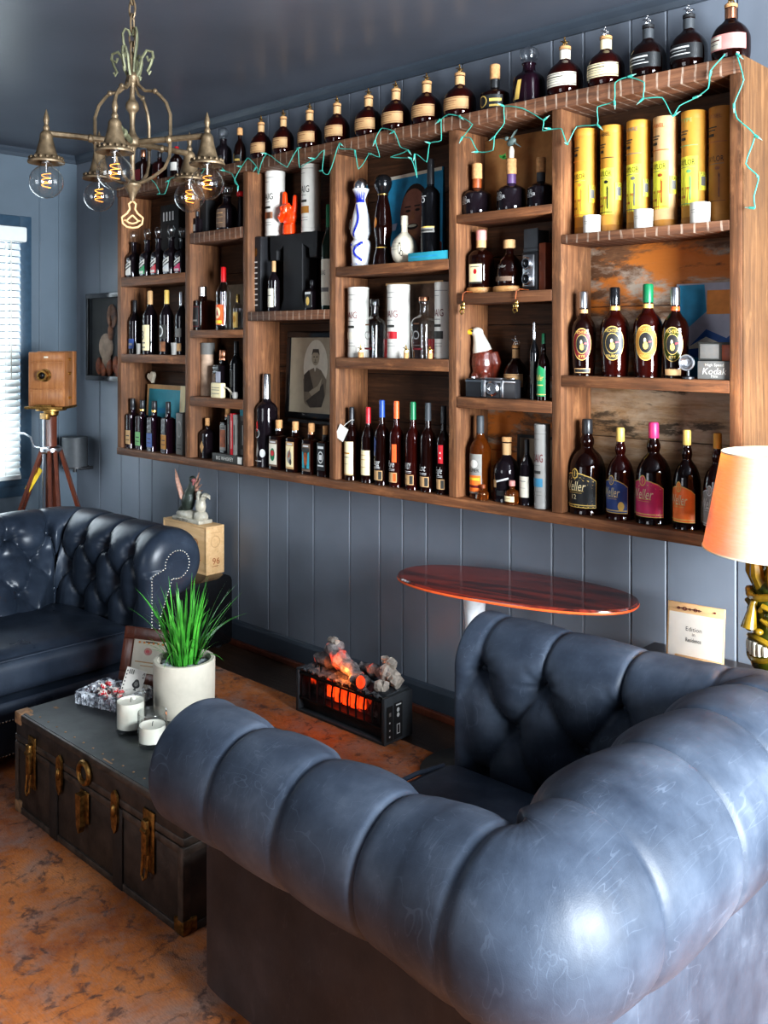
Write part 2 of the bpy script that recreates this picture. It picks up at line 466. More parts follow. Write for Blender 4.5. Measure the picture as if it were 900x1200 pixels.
plain('eagle_brown', '#5a2417', .2, var=.35, scale=90, bmp=.5, coat=.5); plain('eagle_white', '#c2bfb4', .3, var=.1, scale=60, bmp=.3); plain('beak', '#d9a92c', .3); plain('stone', '#a59c8d', .6, var=.3, scale=40, bmp=.4)
plain('hand_orange', '#ff4a12', .25, var=.1, coat=.4); plain('turkey_dark', '#333a33', .4, var=.5, scale=45, bmp=.5); plain('wing_pink', '#a98170', .45, var=.35, scale=60, bmp=.5); plain('pale_figure', '#b4ad9d', .4, var=.25, scale=40, bmp=.4); plain('face_red', '#a06060', .5, var=.3)
plain('concrete', '#b9b2a3', .85, var=.1, scale=14, bmp=.15); plain('pebble', '#8d9498', .5, var=.4, scale=30); plain('soil', (.03, .022, .016), .9)
plain('wax', '#eee8d8', .55, var=.04); plain('photo_sepia', '#aca08a', .7, var=.12, scale=12); plain('photo_dark', '#4c443b', .7, var=.25, scale=25); plain('photo_mid', '#837765', .7, var=.15, scale=18)
plain('trunk_side', (.030, .021, .016), .55, var=.6, scale=16, bmp=.35); plain('trunk_top', (.030, .034, .034), .5, var=.5, scale=9, bmp=.15); plain('trunk_band', (.018, .014, .012), .6, var=.4); plain('worn', (.25, .14, .07), .7, var=.5, scale=40)
plain('trunk_edge', (.05, .038, .03), .5, var=.6, scale=30); plain('cable_green', '#3f9b8b', .5); plain('cable_tip', '#9fd0c3', .3, trans=.3)
plain('slat', '#e2e6e4', .55, var=.03); plain('window_frame', '#3a4f60', .4); plain('bird_board', '#6b5647', .7, var=.3)
plain('bronze', '#6d5d48', .5, .55, .4, 35, bmp=.3); plain('verdigris', '#67674f', .6, .3, .5, 25, bmp=.3)
plain('shade_lining', '#f3e3c0', .7); plain('tiki', '#3c400f', .22, var=.6, scale=16, coat=.25); plain('tiki_hi', '#6b5413', .24, var=.7, scale=22, coat=.25); plain('tiki_dark', '#2a2a08', .2)
plain('carved', '#8a5c3e', .6, var=.6, scale=18); plain('carved_pale', '#b49a84', .6, var=.4, scale=14); plain('carved_orange', '#93491d', .5, var=.6, scale=30)
plain('ash', '#57585a', .95, var=.5, scale=70, bmp=.8); plain('log_white', '#b9ada0', .9, var=.4, scale=40, bmp=.8)
plain('art_orange', '#d78a3c', .6); plain('art_grey', '#a7a7b4', .6, var=.2, scale=10); plain('art_blue', '#1d4f8c', .6, var=.5, scale=14)
plain('smoke_glass', (.03, .03, .035), .12); plain('case_brown', '#8a4526', .45, var=.25)
# cloth lamp shade
m, nt, b = new_mat('shade_cloth')
v = coords(nt, (1, 1, 1))
wv = noise(nt, coords(nt, (30, 30, 260)), 1, 3)
nt.links.new(ramp(nt, wv, [(.3, (.80, .70, .56)), (.7, (.90, .82, .70))]), b.inputs['Base Color']); S(b, rough=.85)
tr = nt.nodes.new('ShaderNodeBsdfTranslucent'); tr.inputs[0].default_value = (1.0, .33, .03, 1)
mx = nt.nodes.new('ShaderNodeMixShader'); mx.inputs[0].default_value = .5
nt.links.new(b.outputs[0], mx.inputs[1]); nt.links.new(tr.outputs[0], mx.inputs[2]); nt.links.new(mx.outputs[0], nt.nodes['Material Output'].inputs[0])
def emit(name, col, st, base=(.02, .02, .02)):
    m, nt, b = new_mat(name)
    n = noise(nt, coords(nt), 22, 4)
    nt.links.new(ramp(nt, n, [(.35, tuple(c*.45 for c in col)), (.65, col)]), b.inputs['Emission Color'])
    S(b, es=st, rough=.8, color=base)
emit('filament', (1, .30, .04), 5); emit('ember', (1, .06, .008), 1.7)
m, nt, b = new_mat('ember_log')
n = noise(nt, coords(nt), 14, 5, .7)
nt.links.new(ramp(nt, n, [(.4, (.05, .045, .045)), (.56, (.28, .25, .24)), (.68, (.5, .44, .41))]), b.inputs['Base Color'])
n2 = noise(nt, coords(nt), 8, 3, .6)
nt.links.new(ramp(nt, n2, [(.54, (0, 0, 0)), (.64, (1, .06, .01)), (.8, (1, .22, .04))]), b.inputs['Emission Color']); S(b, es=.9, rough=.9)
bump(nt, b, n, .8, .01)
# plant blades
m, nt, b = new_mat('blade')
n = noise(nt, coords(nt, (6, 6, 3)), 6, 2)
nt.links.new(ramp(nt, n, [(.3, (.02, .13, .015)), (.6, (.07, .34, .04)), (.8, (.22, .52, .12))]), b.inputs['Base Color']); S(b, rough=.35, spec=.6)
# glass and liquids
thin_glass('thin_glass', (.97, .98, .98), 1.6); thin_glass('crystal', (.93, .95, .96), 2.6); thin_glass('cut_crystal', (.95, .96, .98), 3.5, .75); thin_glass('pane', (.93, .96, .98)); thin_glass('bulb_glass', (.96, .95, .93), 1.8); thin_glass('case_glass', (.7, .7, .7), .6)
liquid('whiskey_dark', (.018, .0035, .002), .5); liquid('whiskey_red', (.05, .005, .003), .55); liquid('whiskey_amber', (.34, .085, .012), .8); liquid('wine_black', (.014, .009, .012), .3)
liquid('black_glass', (.006, .006, .007), .1); liquid('green_glass', (.012, .03, .012), .4); liquid('purple_liquid', (.022, .006, .014), .5)

# ------------------------------------------------------------------ room
XL, XR, YF, YB, ZC = -5.696, 1.5, 3.053, -2.4, 2.80
def panel_wall(name, P, L0, L1, grooves, holes=(), mat='wall_paint', z0=0, z1=ZC):
    """vertical V-grooved boards; P(l, z, depth)"""
    g = G(); w = .006; d = .006
    ls = [L0]
    prof = [(L0, 0)]
    for x in sorted(grooves):
        if L0+.03 < x < L1-.03: prof += [(x-w, 0), (x, d), (x+w, 0)]
    for (a, b, c, e) in holes: prof += [(a, 0), (b, 0)]
    prof += [(L1, 0)]
    if holes: prof = [p for p in prof if not any(a-.01 < p[0] < b+.01 and p[0] not in (a, b) for a, b, c, e in holes)]
    prof.sort()
    for (a, da), (b_, db) in zip(prof, prof[1:]):
        zs = [(z0, z1)]
        for (h0, h1, c, e) in holes:
            if a >= h0-1e-6 and b_ <= h1+1e-6: zs = [(z0, c), (e, z1)]
        for q0, q1 in zs:
            g.add([P(a, q0, da), P(b_, q0, db), P(b_, q1, db), P(a, q1, da)], [(0, 1, 2, 3)])
    o = g.build(name, mat); struct(o); return o
GR = [-5.403, -5.148, -4.945, -4.806, -4.534, -4.343, -4.162, -3.975, -3.728, -3.578, -3.388, -3.136, -2.943, -2.802, -2.662, -2.469, -2.22, -2.023, -1.884, -1.69, -1.552, -1.303, -1.131, -.93, -.74, -.5, -.3, -.12, .1, .32, .5, .7, .95, 1.2]
panel_wall('wall_back', lambda l, z, d: (l, YF+d, z), XL, XR, GR)
W1 = (1.30, 2.66, .74, 2.30)
panel_wall('wall_left', lambda l, z, d: (XL-d, l, z), YB, YF, [-2, -1.7, -1.5, -1.2, -1, -.7, -.5, -.2, .1, .3, .6, .8, 1.05, 1.2, 1.5, 1.7, 2.0, 2.2, 2.45, 2.8, 2.93], [W1], 'left_paint')
W2 = (.55, 2.15, .75, 2.35)
panel_wall('wall_right', lambda l, z, d: (XR+d, l, z), YB, YF, [-2, -1.5, -1, -.5, 0, .5, 1, 1.5, 2, 2.5], [W2])
W3 = (-3.6, -1.9, .75, 2.35)
panel_wall('wall_front', lambda l, z, d: (l, YB-d, z), XL, XR, [-5, -4.5, -4, -3.5, -3, -2.5, -2, -1.5, -1, -.5, 0, .5, 1], [W3])
g = G(); g.bb(XL-.15, XR+.15, YB-.15, YF+.15, -.06, 0); struct(g.build('floor', 'floor_wood'))
g = G(); g.bb(XL-.15, XR+.15, YB-.15, YF+.15, ZC, ZC+.06); struct(g.build('ceiling', 'ceiling_paint'))
def sweep_trim(name, pts, prof, mat):
    """prof (out, z); pts wall line with inward normal"""
    g = G()
    P = [[(x+nx*o, y+ny*o, z) for o, z in prof] for x, y, nx, ny in pts]
    g.grid(P, 0, False); return struct(g.build(name, mat))
crown = [(0, ZC-.05), (.012, ZC-.05), (.018, ZC-.03), (.03, ZC-.012), (.035, ZC)]
base = [(0, .125), (.012, .12), (.018, .105), (.018, 0)]
for nm, pts in (('back', [(XL, YF, 0, -1), (XR, YF, 0, -1)]), ('left', [(XL, YB, 1, 0), (XL, YF, 1, 0)]), ('right', [(XR, YB, -1, 0), (XR, YF, -1, 0)]), ('front', [(XL, YB, 0, 1), (XR, YB, 0, 1)])):
    sweep_trim('trim_'+{'back': '1', 'left': '2', 'right': '3', 'front': '4'}[nm], pts, crown, 'trim_paint')
    sweep_trim('baseboard_'+nm, pts, base, 'trim_paint')
g = G(); g.bb(XL+.02, XR-.02, YF-.045, YF-.019, 0, .03, 0, .006); struct(g.build('trim_5', 'mahogany'))
def window(name, P, W, n):
    """frame + sash + pane, P(l, depth_into_room, z)"""
    l0, l1, z0, z1 = W
    g = G()
    def bar(a, b, c, d, o0, o1, m=0):
        p = [P(a, o0, c), P(b, o1, d)]
        g.bb(p[0][0], p[1][0], p[0][1], p[1][1], p[0][2], p[1][2], m, .004)
    t = .075
    bar(l0-t, l0, z0-t, z1+t, -.02, .022); bar(l1, l1+t, z0-t, z1+t, -.02, .022)
    bar(l0, l1, z1, z1+t, -.02, .022); bar(l0-t-.02, l1+t+.02, z0-.04, z0, -.02, .05); bar(l0-t, l1+t, z0-.11, z0-.04, -.02, .02)
    for q in (l0, l1-.045): bar(q, q+.045, z0, z1, -.09, -.05)
    zm = (z0+z1)/2
    for q in (z0, zm-.025, z1-.045): bar(l0, l1, q, q+.045, -.09, -.05)
    o = g.build(name, 'window_frame'); struct(o)
    q = G(); q.add([P(l0, -.07, z0), P(l1, -.07, z0), P(l1, -.07, z1), P(l0, -.07, z1)], [(0, 1, 2, 3)])
    struct(q.build('window_pane', 'pane', o))
    return o
window('window_1', lambda l, o, z: (XL+o, l, z), W1, 1)
window('window_2', lambda l, o, z: (XR-o, l, z), W2, 2)
window('window_3', lambda l, o, z: (l, YB+o, z), W3, 3)
# venetian blind in the left window
t = thing('venetian_blind', 'white slatted venetian blind hanging in the left window', 'blind', (XL+.04, 1.98, W1[2]))
H = W1[3]-W1[2]
g = G(); n = 34
for k in range(n):
    z = .05 + (H-.17)*k/(n-1)
    g.box((0, 0, z), (.046, 1.34, .0022), 0, 0, M=Matrix.Rotation(R_(52), 4, 'Y'))
g.build('slats', 'slat', t)
g = G(); g.box((.005, 0, H-.045), (.075, 1.40, .095), 0, .012); g.build('valance', 'slat', t)
g = G(); g.box((0, 0, .016), (.052, 1.34, .028), 0, .006); g.build('bottom_rail', 'slat', t)
for y in (-.5, .0, .57):
    g = G(); g.tube([(.026, y, .03), (.026, y, H-.08)], .0016, 5); g.build('ladder_cord', 'white', t)
g = G(); g.tube([(.035, .60, .62), (.035, .60, H-.08)], .004, 6); g.build('tilt_wand', 'white', t)

# rug
g = G(); g.bb(-3.93, .15, -1.9, 2.76, .0005, .0045); tag(g.build('rug', 'rug_pile'), 'large worn rust orange rug with dark mottled pattern', 'rug')
RZ = .005

# ------------------------------------------------------------------ reclaimed wood wall shelf
SY0, SY1 = 2.824, 3.05
t = thing('wall_shelf', 'wide reclaimed wood wall shelf holding the bottle collection', 'shelf', (0, 0, 0))
def vplank(name, x0, x1, z0=.99, z1=2.418):
    g = G(); g.bb(x0, x1, SY0, SY1-.026, z0, z1, 0, .003); return g.build(name, 'board_v', t)
posts = [(-4.803, -4.762), (-4.132, -4.089), (-3.646, -3.606), (-3.03, -2.989), (-2.349, -2.309), (-1.873, -1.834), (-1.227, -1.184)]
for i, (a, b_) in enumerate(posts[1:-1]): vplank('divider', a, b_)
vplank('side_panel', *posts[0])
g = G(); g.bb(posts[-1][0], posts[-1][1]-.004, SY0, SY1-.026, .99, 2.418, 0, .003); sp = g.build('side_panel', 'board_v', t)
g = G(); g.bb(posts[-1][1]-.0035, posts[-1][1], SY0+.003, SY1-.03, .95, 2.47); g.build('side_facing', 'board_edge', t)
g = G(); g.bb(posts[-1][1], posts[-1][1]+.012, SY1-.03, SY1+.001, .95, 2.44); g.build('wall_batten', 'board_edge', t)
g = G(); g.bb(-4.81, -1.1875, SY0, SY1-.026, .95, .9895, 0, .004); g.build('bottom_board', 'board_h', t)
g = G(); g.bb(-4.81, -1.1875, SY0-.002, SY1-.026, 2.4185, 2.473, 0, .003); g.build('top_board', 'board_tick', t)
shelves = [(0, 1.905, 1.956, 'board_h'), (0, 1.476, 1.523, 'board_h'), (1, 2.10, 2.155, 'board_tick'), (1, 1.613, 1.653, 'board_h'), (1, 1.263, 1.311, 'board_h'), (2, 1.694, 1.738, 'board_tick'),
           (3, 1.878, 1.92, 'board_h'), (3, 1.478, 1.526, 'board_h'), (4, 2.053, 2.086, 'board_h'), (4, 1.741, 1.782, 'board_h'), (4, 1.34, 1.383, 'board_h'), (5, 1.94, 1.972, 'board_tick'), (5, 1.437, 1.477, 'board_h')]
for c, z0, z1, m in shelves:
    g = G(); g.bb(posts[c][1]+.0006, posts[c+1][0]-.0006, SY0-.001, SY1-.027, z0, z1, 0, .003); g.build('shelf_board', m, t)
for c in range(6):
    z = .952
    hs = [.20, .27, .23, .29, .21, .30]; k = c
    while z < 2.47:
        h = min(hs[k % 6], 2.472-z)
        mat = 'back_dark'
        if c == 5: mat = 'back_pale' if z < 1.3 else ('back_white' if z < 1.96 else 'back_dark')
        if c == 4 and z < 1.2: mat = 'back_white'
        x0 = posts[c][0] if c == 0 else posts[c][0]+.02
        x1 = posts[c+1][1]-.005 if c == 5 else posts[c+1][0]+.02
        g = G(); g.bb(x0+.0005, x1-.0005, SY1-.0255, SY1-.006-.004*(k % 2), z+.001, z+h-.001, 0, .002); g.build('back_board', mat, t)
        z += h; k += 1

# ------------------------------------------------------------------ tufted leather seating
def seating(name, label, A, C1, C2, B, R3, Zc, pn, lean3, fil, s0, send, ds0, a0_3, base_z, leath, cat, creases=None, thin_near=False, side_leath='leather_dark', rollpush=1.0, panelpush=1.0, panelinset=1.0, buttons=True):
    root = thing(name, label, cat, (0, 0, 0))
    # --- path
    V2 = lambda p: Vector((p[0], p[1]))
    A, C1, C2, B = map(V2, (A, C1, C2, B))
    path = []   # x, y, tx, ty, w(0..2)
    def line(p, q, w0, w1, n):
        t = (q-p).normalized()
        for i in range(n): path.append((*(p+(q-p)*i/n), t.x, t.y, w0+(w1-w0)*i/n))
    def arc(c, d0, d1, w0, w1, n):
        p0 = c - d0*fil; ctr = p0 + Vector((-d0.y, d0.x))*fil
        a0 = math.atan2(p0.y-ctr.y, p0.x-ctr.x)
        for i in range(n):
            a = a0 + PI/2*i/n
            path.append((ctr.x+fil*math.cos(a), ctr.y+fil*math.sin(a), -math.sin(a), math.cos(a), w0+(w1-w0)*i/n))
    d1, d2, d3 = (C1-A).normalized(), (C2-C1).normalized(), (B-C2).normalized()
    st = .0085
    line(A, C1-d1*fil, 0, 0, int((C1-A).length/st)); arc(C1, d1, d2, 0, 1, max(26, int(fil*1.57/st)))
    line(C1+d2*fil, C2-d2*fil, 1, 1, int((C2-C1).length/st)); arc(C2, d2, d3, 1, 2, max(26, int(fil*1.57/st)))
    line(C2+d3*fil, B, 2, 2, int((B-C2).length/st)); path.append((B.x, B.y, d3.x, d3.y, 2))
    ss = [0]
    for p, q in zip(path, path[1:]): ss.append(ss[-1]+math.hypot(q[0]-p[0], q[1]-p[1]))
    S_ = ss[-1]
    n = max(1, round((S_-s0-send)/ds0)); ds = (S_-s0-send)/n
    dl = []
    wraw = [p[4] for p in path]; ws = []
    for i in range(len(path)):
        a_ = i
        while a_ > 0 and ss[i]-ss[a_] < .2: a_ -= 1
        b_ = i
        while b_ < len(path)-1 and ss[b_]-ss[i] < .2: b_ += 1
        tot = acc = 0
        for k in range(a_, b_):
            L = ss[k+1]-ss[k]; tot += L; acc += L*wraw[k]
        ws.append(acc/tot if tot else wraw[i])
    for (x, y, tx, ty, w) in path:
        p = Vector((x, y))
        if abs(w-round(w)) > 1e-6: dl.append(fil*.97)
        elif round(w) == 0: dl.append(max(fil*.97, (C1-p).length*.985))
        elif round(w) == 1: dl.append(max(fil*.97, min((C1-p).length, (C2-p).length)*.985))
        else: dl.append(max(fil*.97, (C2-p).length*.985))
    pn3 = pn if isinstance(pn, tuple) else (pn,)*3
    cr = creases or [s0+k*ds for k in range(n+1)]
    cr = [cr[0]-(cr[1]-cr[0])*k for k in (2, 1)]+list(cr)+[cr[-1]+(cr[-1]-cr[-2])*k for k in (1, 2)]
    def amap(s):
        for k in range(len(cr)-1):
            if s <= cr[k+1] or k == len(cr)-2: return k-2+(s-cr[k])/(cr[k+1]-cr[k]), cr[k+1]-cr[k]
    def ainv(a):
        k = int(math.floor(a))+2; k = max(0, min(len(cr)-2, k)); return cr[k]+(a-(k-2))*(cr[k+1]-cr[k])
    NC = len(cr)-4
    lerp3 = lambda v, w: v[0]+(v[1]-v[0])*w if w <= 1 else v[1]+(v[2]-v[1])*(w-1)
    NR, NI, NP = 74, 30, 5
    zb = .30
    def section(w, s):
        R = lerp3(R3, w); ln = lerp3(lean3, w); a0 = R_(lerp3(a0_3, w))
        pn = lerp3(pn3, w); asn = -math.acos(max(-1, min(1, pn/R))); aend = R_(188)
        Lr = R*(aend-asn); zi0 = Zc+R*math.sin(aend); ni0 = R*math.cos(aend)
        Li = math.hypot(zi0-zb, ln); t0 = R*(a0-asn); dtr = .15
        a, ds = amap(s); ef = min(1, max(0, min(s, S_-s)/.07)); ef = ef*ef*(3-2*ef)
        out = []
        def tuft(t):
            b = (t-t0)/dtr
            if b < 0:
                g_ = abs(math.sin(PI*a))
                p = max(.12, .30 - .18*min(1, -b*1.1)); h = g_**p
                df = abs(a-round(a))*ds
                h -= .16*math.exp(-(df/.006)**2)
                fade = min(1, max(0, t/(.10)))**.6
                h = 1-(1-h)*fade
                rb = math.hypot(df, t-t0)
            else:
                f1, f2 = abs(math.sin(PI*(a-b/2))), abs(math.sin(PI*(a+b/2)))
                h = (max(1e-6, f1*f2))**.33
                k = round(b); ii = round(a-k/2)+k/2
                rb = math.hypot((a-ii)*ds, (b-k)*dtr)
                d = min(f1, f2)*ds/PI
                h -= .16*math.exp(-(d/.005)**2)
                h = h - (.0 if t < Lr+Li-.08 else 0)
            if b > -.75:
                kk = max(0, round(b)); i2 = round(a-kk/2)+kk/2; dx, dy = (a-i2)*ds, (b-kk)*dtr; r2 = math.hypot(dx, dy)
                h += .10*math.cos(9*math.atan2(dx, dy)+i2*2.1)*math.exp(-(r2/.055)**2)*min(1, r2/.02)*ef
            h -= .85*math.exp(-(rb/.026)**2) + .35*math.exp(-(rb/.055)**2)
            return 1-(1-h)*ef
        def amf(t):
            q = min(1, max(0, (t-t0+.13)/.16)); return .020+.016*q*q*(3-2*q)*(min(1, max(0, w-.5)*2) if thin_near else 1)
        for i in range(NR+1):
            t = Lr*i/NR; ang = asn+(aend-asn)*i/NR
            am = amf(t); rr = R-.75*am + am*tuft(t)
            out.append((rr*math.cos(ang), Zc+rr*math.sin(ang), 0, Zc))
        for i in range(1, NI+1):
            q = i/NI; t = Lr+Li*q
            h = tuft(t); am = amf(t)
            nn = ni0+(-ln)*q - (-.75*am + am*h)
            z = zi0+(zb-zi0)*q
            out.append((nn, z, (pn+nn)/2, z))
        return out, (t0, dtr, Lr, Li, R, asn, ln, zi0, ni0, pn)
    rows = []; panel = []; info = []
    def place(i, n_, z, push=0):
        x, y, tx, ty, w = path[i]
        n_ = max(n_, -dl[i])
        return (x+ty*n_+tx*push, y-tx*n_+ty*push, z)
    for i in range(len(path)):
        sec, inf = section(ws[i], ss[i]); info.append((sec, inf))
        rows.append([place(i, q[0], q[1]) for q in sec])
        z0 = sec[0][1]
        pn_i = inf[9]
        panel.append([place(i, pn_i, base_z+(z0+.012-base_z)*k/NP) for k in range(NP+1)])
    # --- rounded front ends
    def end(i, sgn):
        sec = info[i][0]; rr = []; pp = []; K = 10; e = .06
        for k in range(1, K+1):
            ph = PI/2*k/K; f = (1-math.cos(ph))*.60; ps = sgn*e*math.sin(ph)
            rr.append([place(i, q[0]+(q[2]-q[0])*f, q[1]+(q[3]-q[1])*f, ps*rollpush) for q in sec])
            p_ = info[i][1][9]; pm = (p_+sec[-1][0])/2
            pp.append([place(i, p_+(pm-p_)*f*panelinset, base_z+(sec[0][1]+.012-base_z)*j/NP, ps*panelpush) for j in range(NP+1)])
        return rr, pp
    r0, p0 = end(0, -1); r1, p1 = end(len(path)-1, 1)
    g = G(); g.grid(list(reversed(r0))+rows+r1); shell = g.build('tufted_upholstery', leath, root, sharp=75)
    i1 = next(i for i, q in enumerate(path) if q[4] > .5); i2 = next(i for i, q in enumerate(path) if q[4] > 1.5)
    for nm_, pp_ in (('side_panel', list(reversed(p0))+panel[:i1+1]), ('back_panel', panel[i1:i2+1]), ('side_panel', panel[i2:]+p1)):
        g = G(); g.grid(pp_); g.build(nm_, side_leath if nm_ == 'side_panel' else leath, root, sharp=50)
    for rr, pp, i, sgn in ((r0, p0, 0, -1), (r1, p1, len(path)-1, 1)):
        ring = pp[-1][:-1]+rr[-1]
        low = list(rr[-1][-1]); low[2] = base_z
        ring = ring+[tuple(low)]
        g = G(); g.add(ring, [tuple(range(len(ring)))]); fr = g.build('arm_front', leath, root)
        g = G(); d = 0; last = None; spc = .0125
        tx, ty = path[i][2]*sgn, path[i][3]*sgn
        pts = [Vector(p) for p in ring]
        acc = 0
        for a_, b_ in zip(pts, pts[1:]):
            L = (b_-a_).length; q = acc
            while q < L:
                c = a_+(b_-a_)*(q/L); g.ell((c.x+tx*.001, c.y+ty*.001, c.z), (.0042,)*3, 0, 6, 4); q += spc
            acc = q-L
        if g.f and not (thin_near and i == 0): g.build('nailhead_trim', 'nail', fr)
    # --- buttons
    if buttons:
        gb = G(); gb.ell((0, 0, 0), (.013, .013, .009), 0, 10, 6); proto = None
        for k in range(0, 3):
            j = -1
            while True:
                j += 1
                if j >= NC: break
                s = ainv(j+(k % 2)*.5)
                if s > S_-.02: break
                i = min(range(len(ss)), key=lambda q: abs(ss[q]-s))
                sec, (t0, dtr, Lr, Li, R, asn, ln, zi0, ni0, _p) = info[i]
                t = t0+k*dtr
                if t > Lr+Li-.09: continue
                idx = round(t/Lr*NR) if t <= Lr else NR+round((t-Lr)/Li*NI)
                idx = min(idx, len(sec)-1)
                q = sec[idx]; a_, b_ = sec[max(0, idx-1)], sec[min(len(sec)-1, idx+1)]
                dn, dz = b_[0]-a_[0], b_[1]-a_[1]; L = math.hypot(dn, dz) or 1
                nn, nz = -(-dz/L), -(dn/L)     # outward normal of the section
                nn, nz = dz/L*1.0, -dn/L
                if t > Lr*.5 and nn*(-1) < 0 and t > Lr: nn, nz = -nn, -nz
                x, y, tx, ty, w = path[i]
                p = Vector(place(i, q[0], q[1])); nv = Vector((ty*nn, -tx*nn, nz))
                c = Vector((x, y, Zc))
                if t <= Lr and nv.dot(p-c) < 0: nv = -nv
                M3 = nv.to_track_quat('Z', 'Y')
                if proto is None:
                    o = proto = gb.build('button', leath, root)
                else:
                    o = proto.copy(); COL.objects.link(o); o.parent = root
                o.location = p+nv*.004; o.rotation_mode = 'QUATERNION'; o.rotation_quaternion = M3
    return root
def rbox(P, z0, z1, r, crown, nx=30, ny=30, nz=8):
    """soft box: P(u, v) gives a point of the plan quad, u,v in 0..1"""
    bm = bmesh.new(); bmesh.ops.create_cube(bm, size=2); bmesh.ops.subdivide_edges(bm, edges=bm.edges[:], cuts=12, use_grid_fill=True)
    p00, p11 = Vector(P(0, 0)), Vector(P(1, 1)); p10 = Vector(P(1, 0)); p01 = Vector(P(0, 1))
    Lx, Ly, Lz = (p10-p00).length, (p01-p00).length, z1-z0
    g = G(); vs = []
    bm.verts.index_update()
    for v in bm.verts:
        h = Vector((v.co.x*Lx/2, v.co.y*Ly/2, v.co.z*Lz/2)); inn = Vector((max(-Lx/2+r, min(Lx/2-r, h.x)), max(-Ly/2+r, min(Ly/2-r, h.y)), max(-Lz/2+r, min(Lz/2-r, h.z))))
        d = h-inn
        if d.length > 1e-6: h = inn+d.normalized()*min(r, d.length*1.2 if d.length < r*.8 else r)
        u, w = h.x/Lx+.5, h.y/Ly+.5
        x, y = P(u, w)
        z = (z0+z1)/2+h.z
        if v.co.z > 0: z += crown*max(0, 1-(2*u-1)**2)*max(0, 1-(2*w-1)**2)*v.co.z
        vs.append((x, y, z))
    g.add(vs, [[v.index for v in f.verts] for f in bm.faces], 0, True)
    bm.free(); return g
quad = lambda a, b, c, d: (lambda u, v: ((a[0]*(1-u)+b[0]*u)*(1-v)+(d[0]*(1-u)+c[0]*u)*v, (a[1]*(1-u)+b[1]*u)*(1-v)+(d[1]*(1-u)+c[1]*u)*v))

# near armchair (wide club chair)
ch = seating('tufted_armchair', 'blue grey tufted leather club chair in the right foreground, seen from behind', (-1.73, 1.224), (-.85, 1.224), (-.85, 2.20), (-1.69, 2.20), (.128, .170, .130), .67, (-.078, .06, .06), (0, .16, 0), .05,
             .262, .07, .2065, (130, 138, 176), .085, 'leather_blue', 'armchair', [.192, .40, .605, .81, .995, 1.27, 1.50, 1.715, 1.93, 2.153, 2.38, 2.585], True, 'leather_shaded', .3, 1.75, .85)
rbox(quad((-1.72, 1.38), (-.95, 1.38), (-.95, 2.05), (-1.70, 2.05)), .30, .43, .05, .025).build('seat_cushion', 'leather_blue', ch)
g = G(); z = .425
g.tube([(-1.695, 1.41, .42), (-1.70, 1.5, .425), (-1.695, 1.9, .425), (-1.68, 2.0, .42)], .0065, 8); g.build('cushion_piping', 'leather_blue', ch)
g = rbox(quad((-1.73, 1.32), (-.9, 1.32), (-.9, 2.10), (-1.69, 2.10)), .085, .30, .02, 0); g.build('seat_base', 'leather_blue', ch)
for x, y in ((-1.68, 1.36), (-.80, 1.36), (-.80, 2.1), (-1.66, 2.1)):
    g = G(); g.lathe(smooth_prof([(.022, RZ), (.035, RZ+.02), (.03, .05), (.04, .088)]), 14, c=(x, y, 0)); g.build('foot', 'mahogany', ch)

# far sofa
so = seating('tufted_sofa', 'dark tufted leather sofa with nailhead trim by the window', (-3.37, 2.224), (-4.20, 2.224), (-4.20, .1), (-3.37, .1), (.14, .14, .14), .67, -.06, (0, .28, 0), .18,
             .11, .11, .2, (158, 150, 158), .06, 'leather_dark', 'sofa')
rbox(quad((-4.05, .23), (-3.40, .23), (-3.40, 2.10), (-4.05, 2.10)), .27, .425, .055, .03).build('seat_cushion', 'leather_dark', so)
g = G(); g.tube([(-3.405, .26, .412), (-3.395, .8, .418), (-3.395, 1.6, .418), (-3.405, 2.08, .412)], .005, 8); g.build('cushion_piping', 'leather_dark', so)
rbox(quad((-4.1, .2), (-3.385, .2), (-3.385, 2.13), (-4.1, 2.13)), .06, .275, .03, 0).build('seat_base', 'leather_dark', so)
g = G()
for zz in (.20, .075):
    y = .26
    while y < 2.08: g.ell((-3.385, y, zz), (.004,)*3, 0, 6, 4); y += .0125
g.build('nailhead_trim', 'nail', so)
for x, y in ((-3.45, .25), (-4.2, .1), (-4.2, 2.18), (-3.45, 2.12)):
    g = G(); q0 = RZ if x > -3.9 else 0; g.lathe([(.02, q0), (.03, q0+.02), (.034, .062)], 14, c=(x, y, 0)); g.build('foot', 'mahogany', so)
# ------------------------------------------------------------------ steamer trunk
TX0, TX1, TY0, TY1, TH = -3.109, -2.122, 1.446, 1.966, .34
t = thing('steamer_trunk', 'old black steamer trunk with brass latches used as a coffee table', 'trunk', ((TX0+TX1)/2, (TY0+TY1)/2, RZ))
w, d = TX1-TX0, TY1-TY0; hh = TH-RZ
g = G(); g.bb(-w/2, w/2, -d/2, d/2, 0, .236, 0, .006); g.build('trunk_body', 'trunk_side', t)
g = G(); g.bb(-w/2-.002, w/2+.002, -d/2-.002, d/2+.002, .24, hh-.004, 0, .006); lid = g.build('trunk_lid', 'trunk_side', t)
g = G(); g.bb(-w/2+.004, w/2-.004, -d/2+.004, d/2-.004, hh-.006, hh, 0, .002); g.build('lid_top', 'trunk_top', lid)
for z0, z1, p, nm in ((0, .022, t, 'edge_binding'), (.214, .237, t, 'edge_binding'), (.24, .262, lid, 'edge_binding'), (hh-.024, hh-.002, lid, 'edge_binding')):
    g = G(); g.bb(-w/2-.004, w/2+.004, -d/2-.004, d/2+.004, z0, z1, 0, .003); g.build(nm, 'trunk_edge', p)
for x in (-.23+.005, .165):
    g = G(); g.bb(x-.026, x+.026, -d/2-.006, -d/2+.002, .0, .236, 0, .002); g.build('slat', 'trunk_band', t)
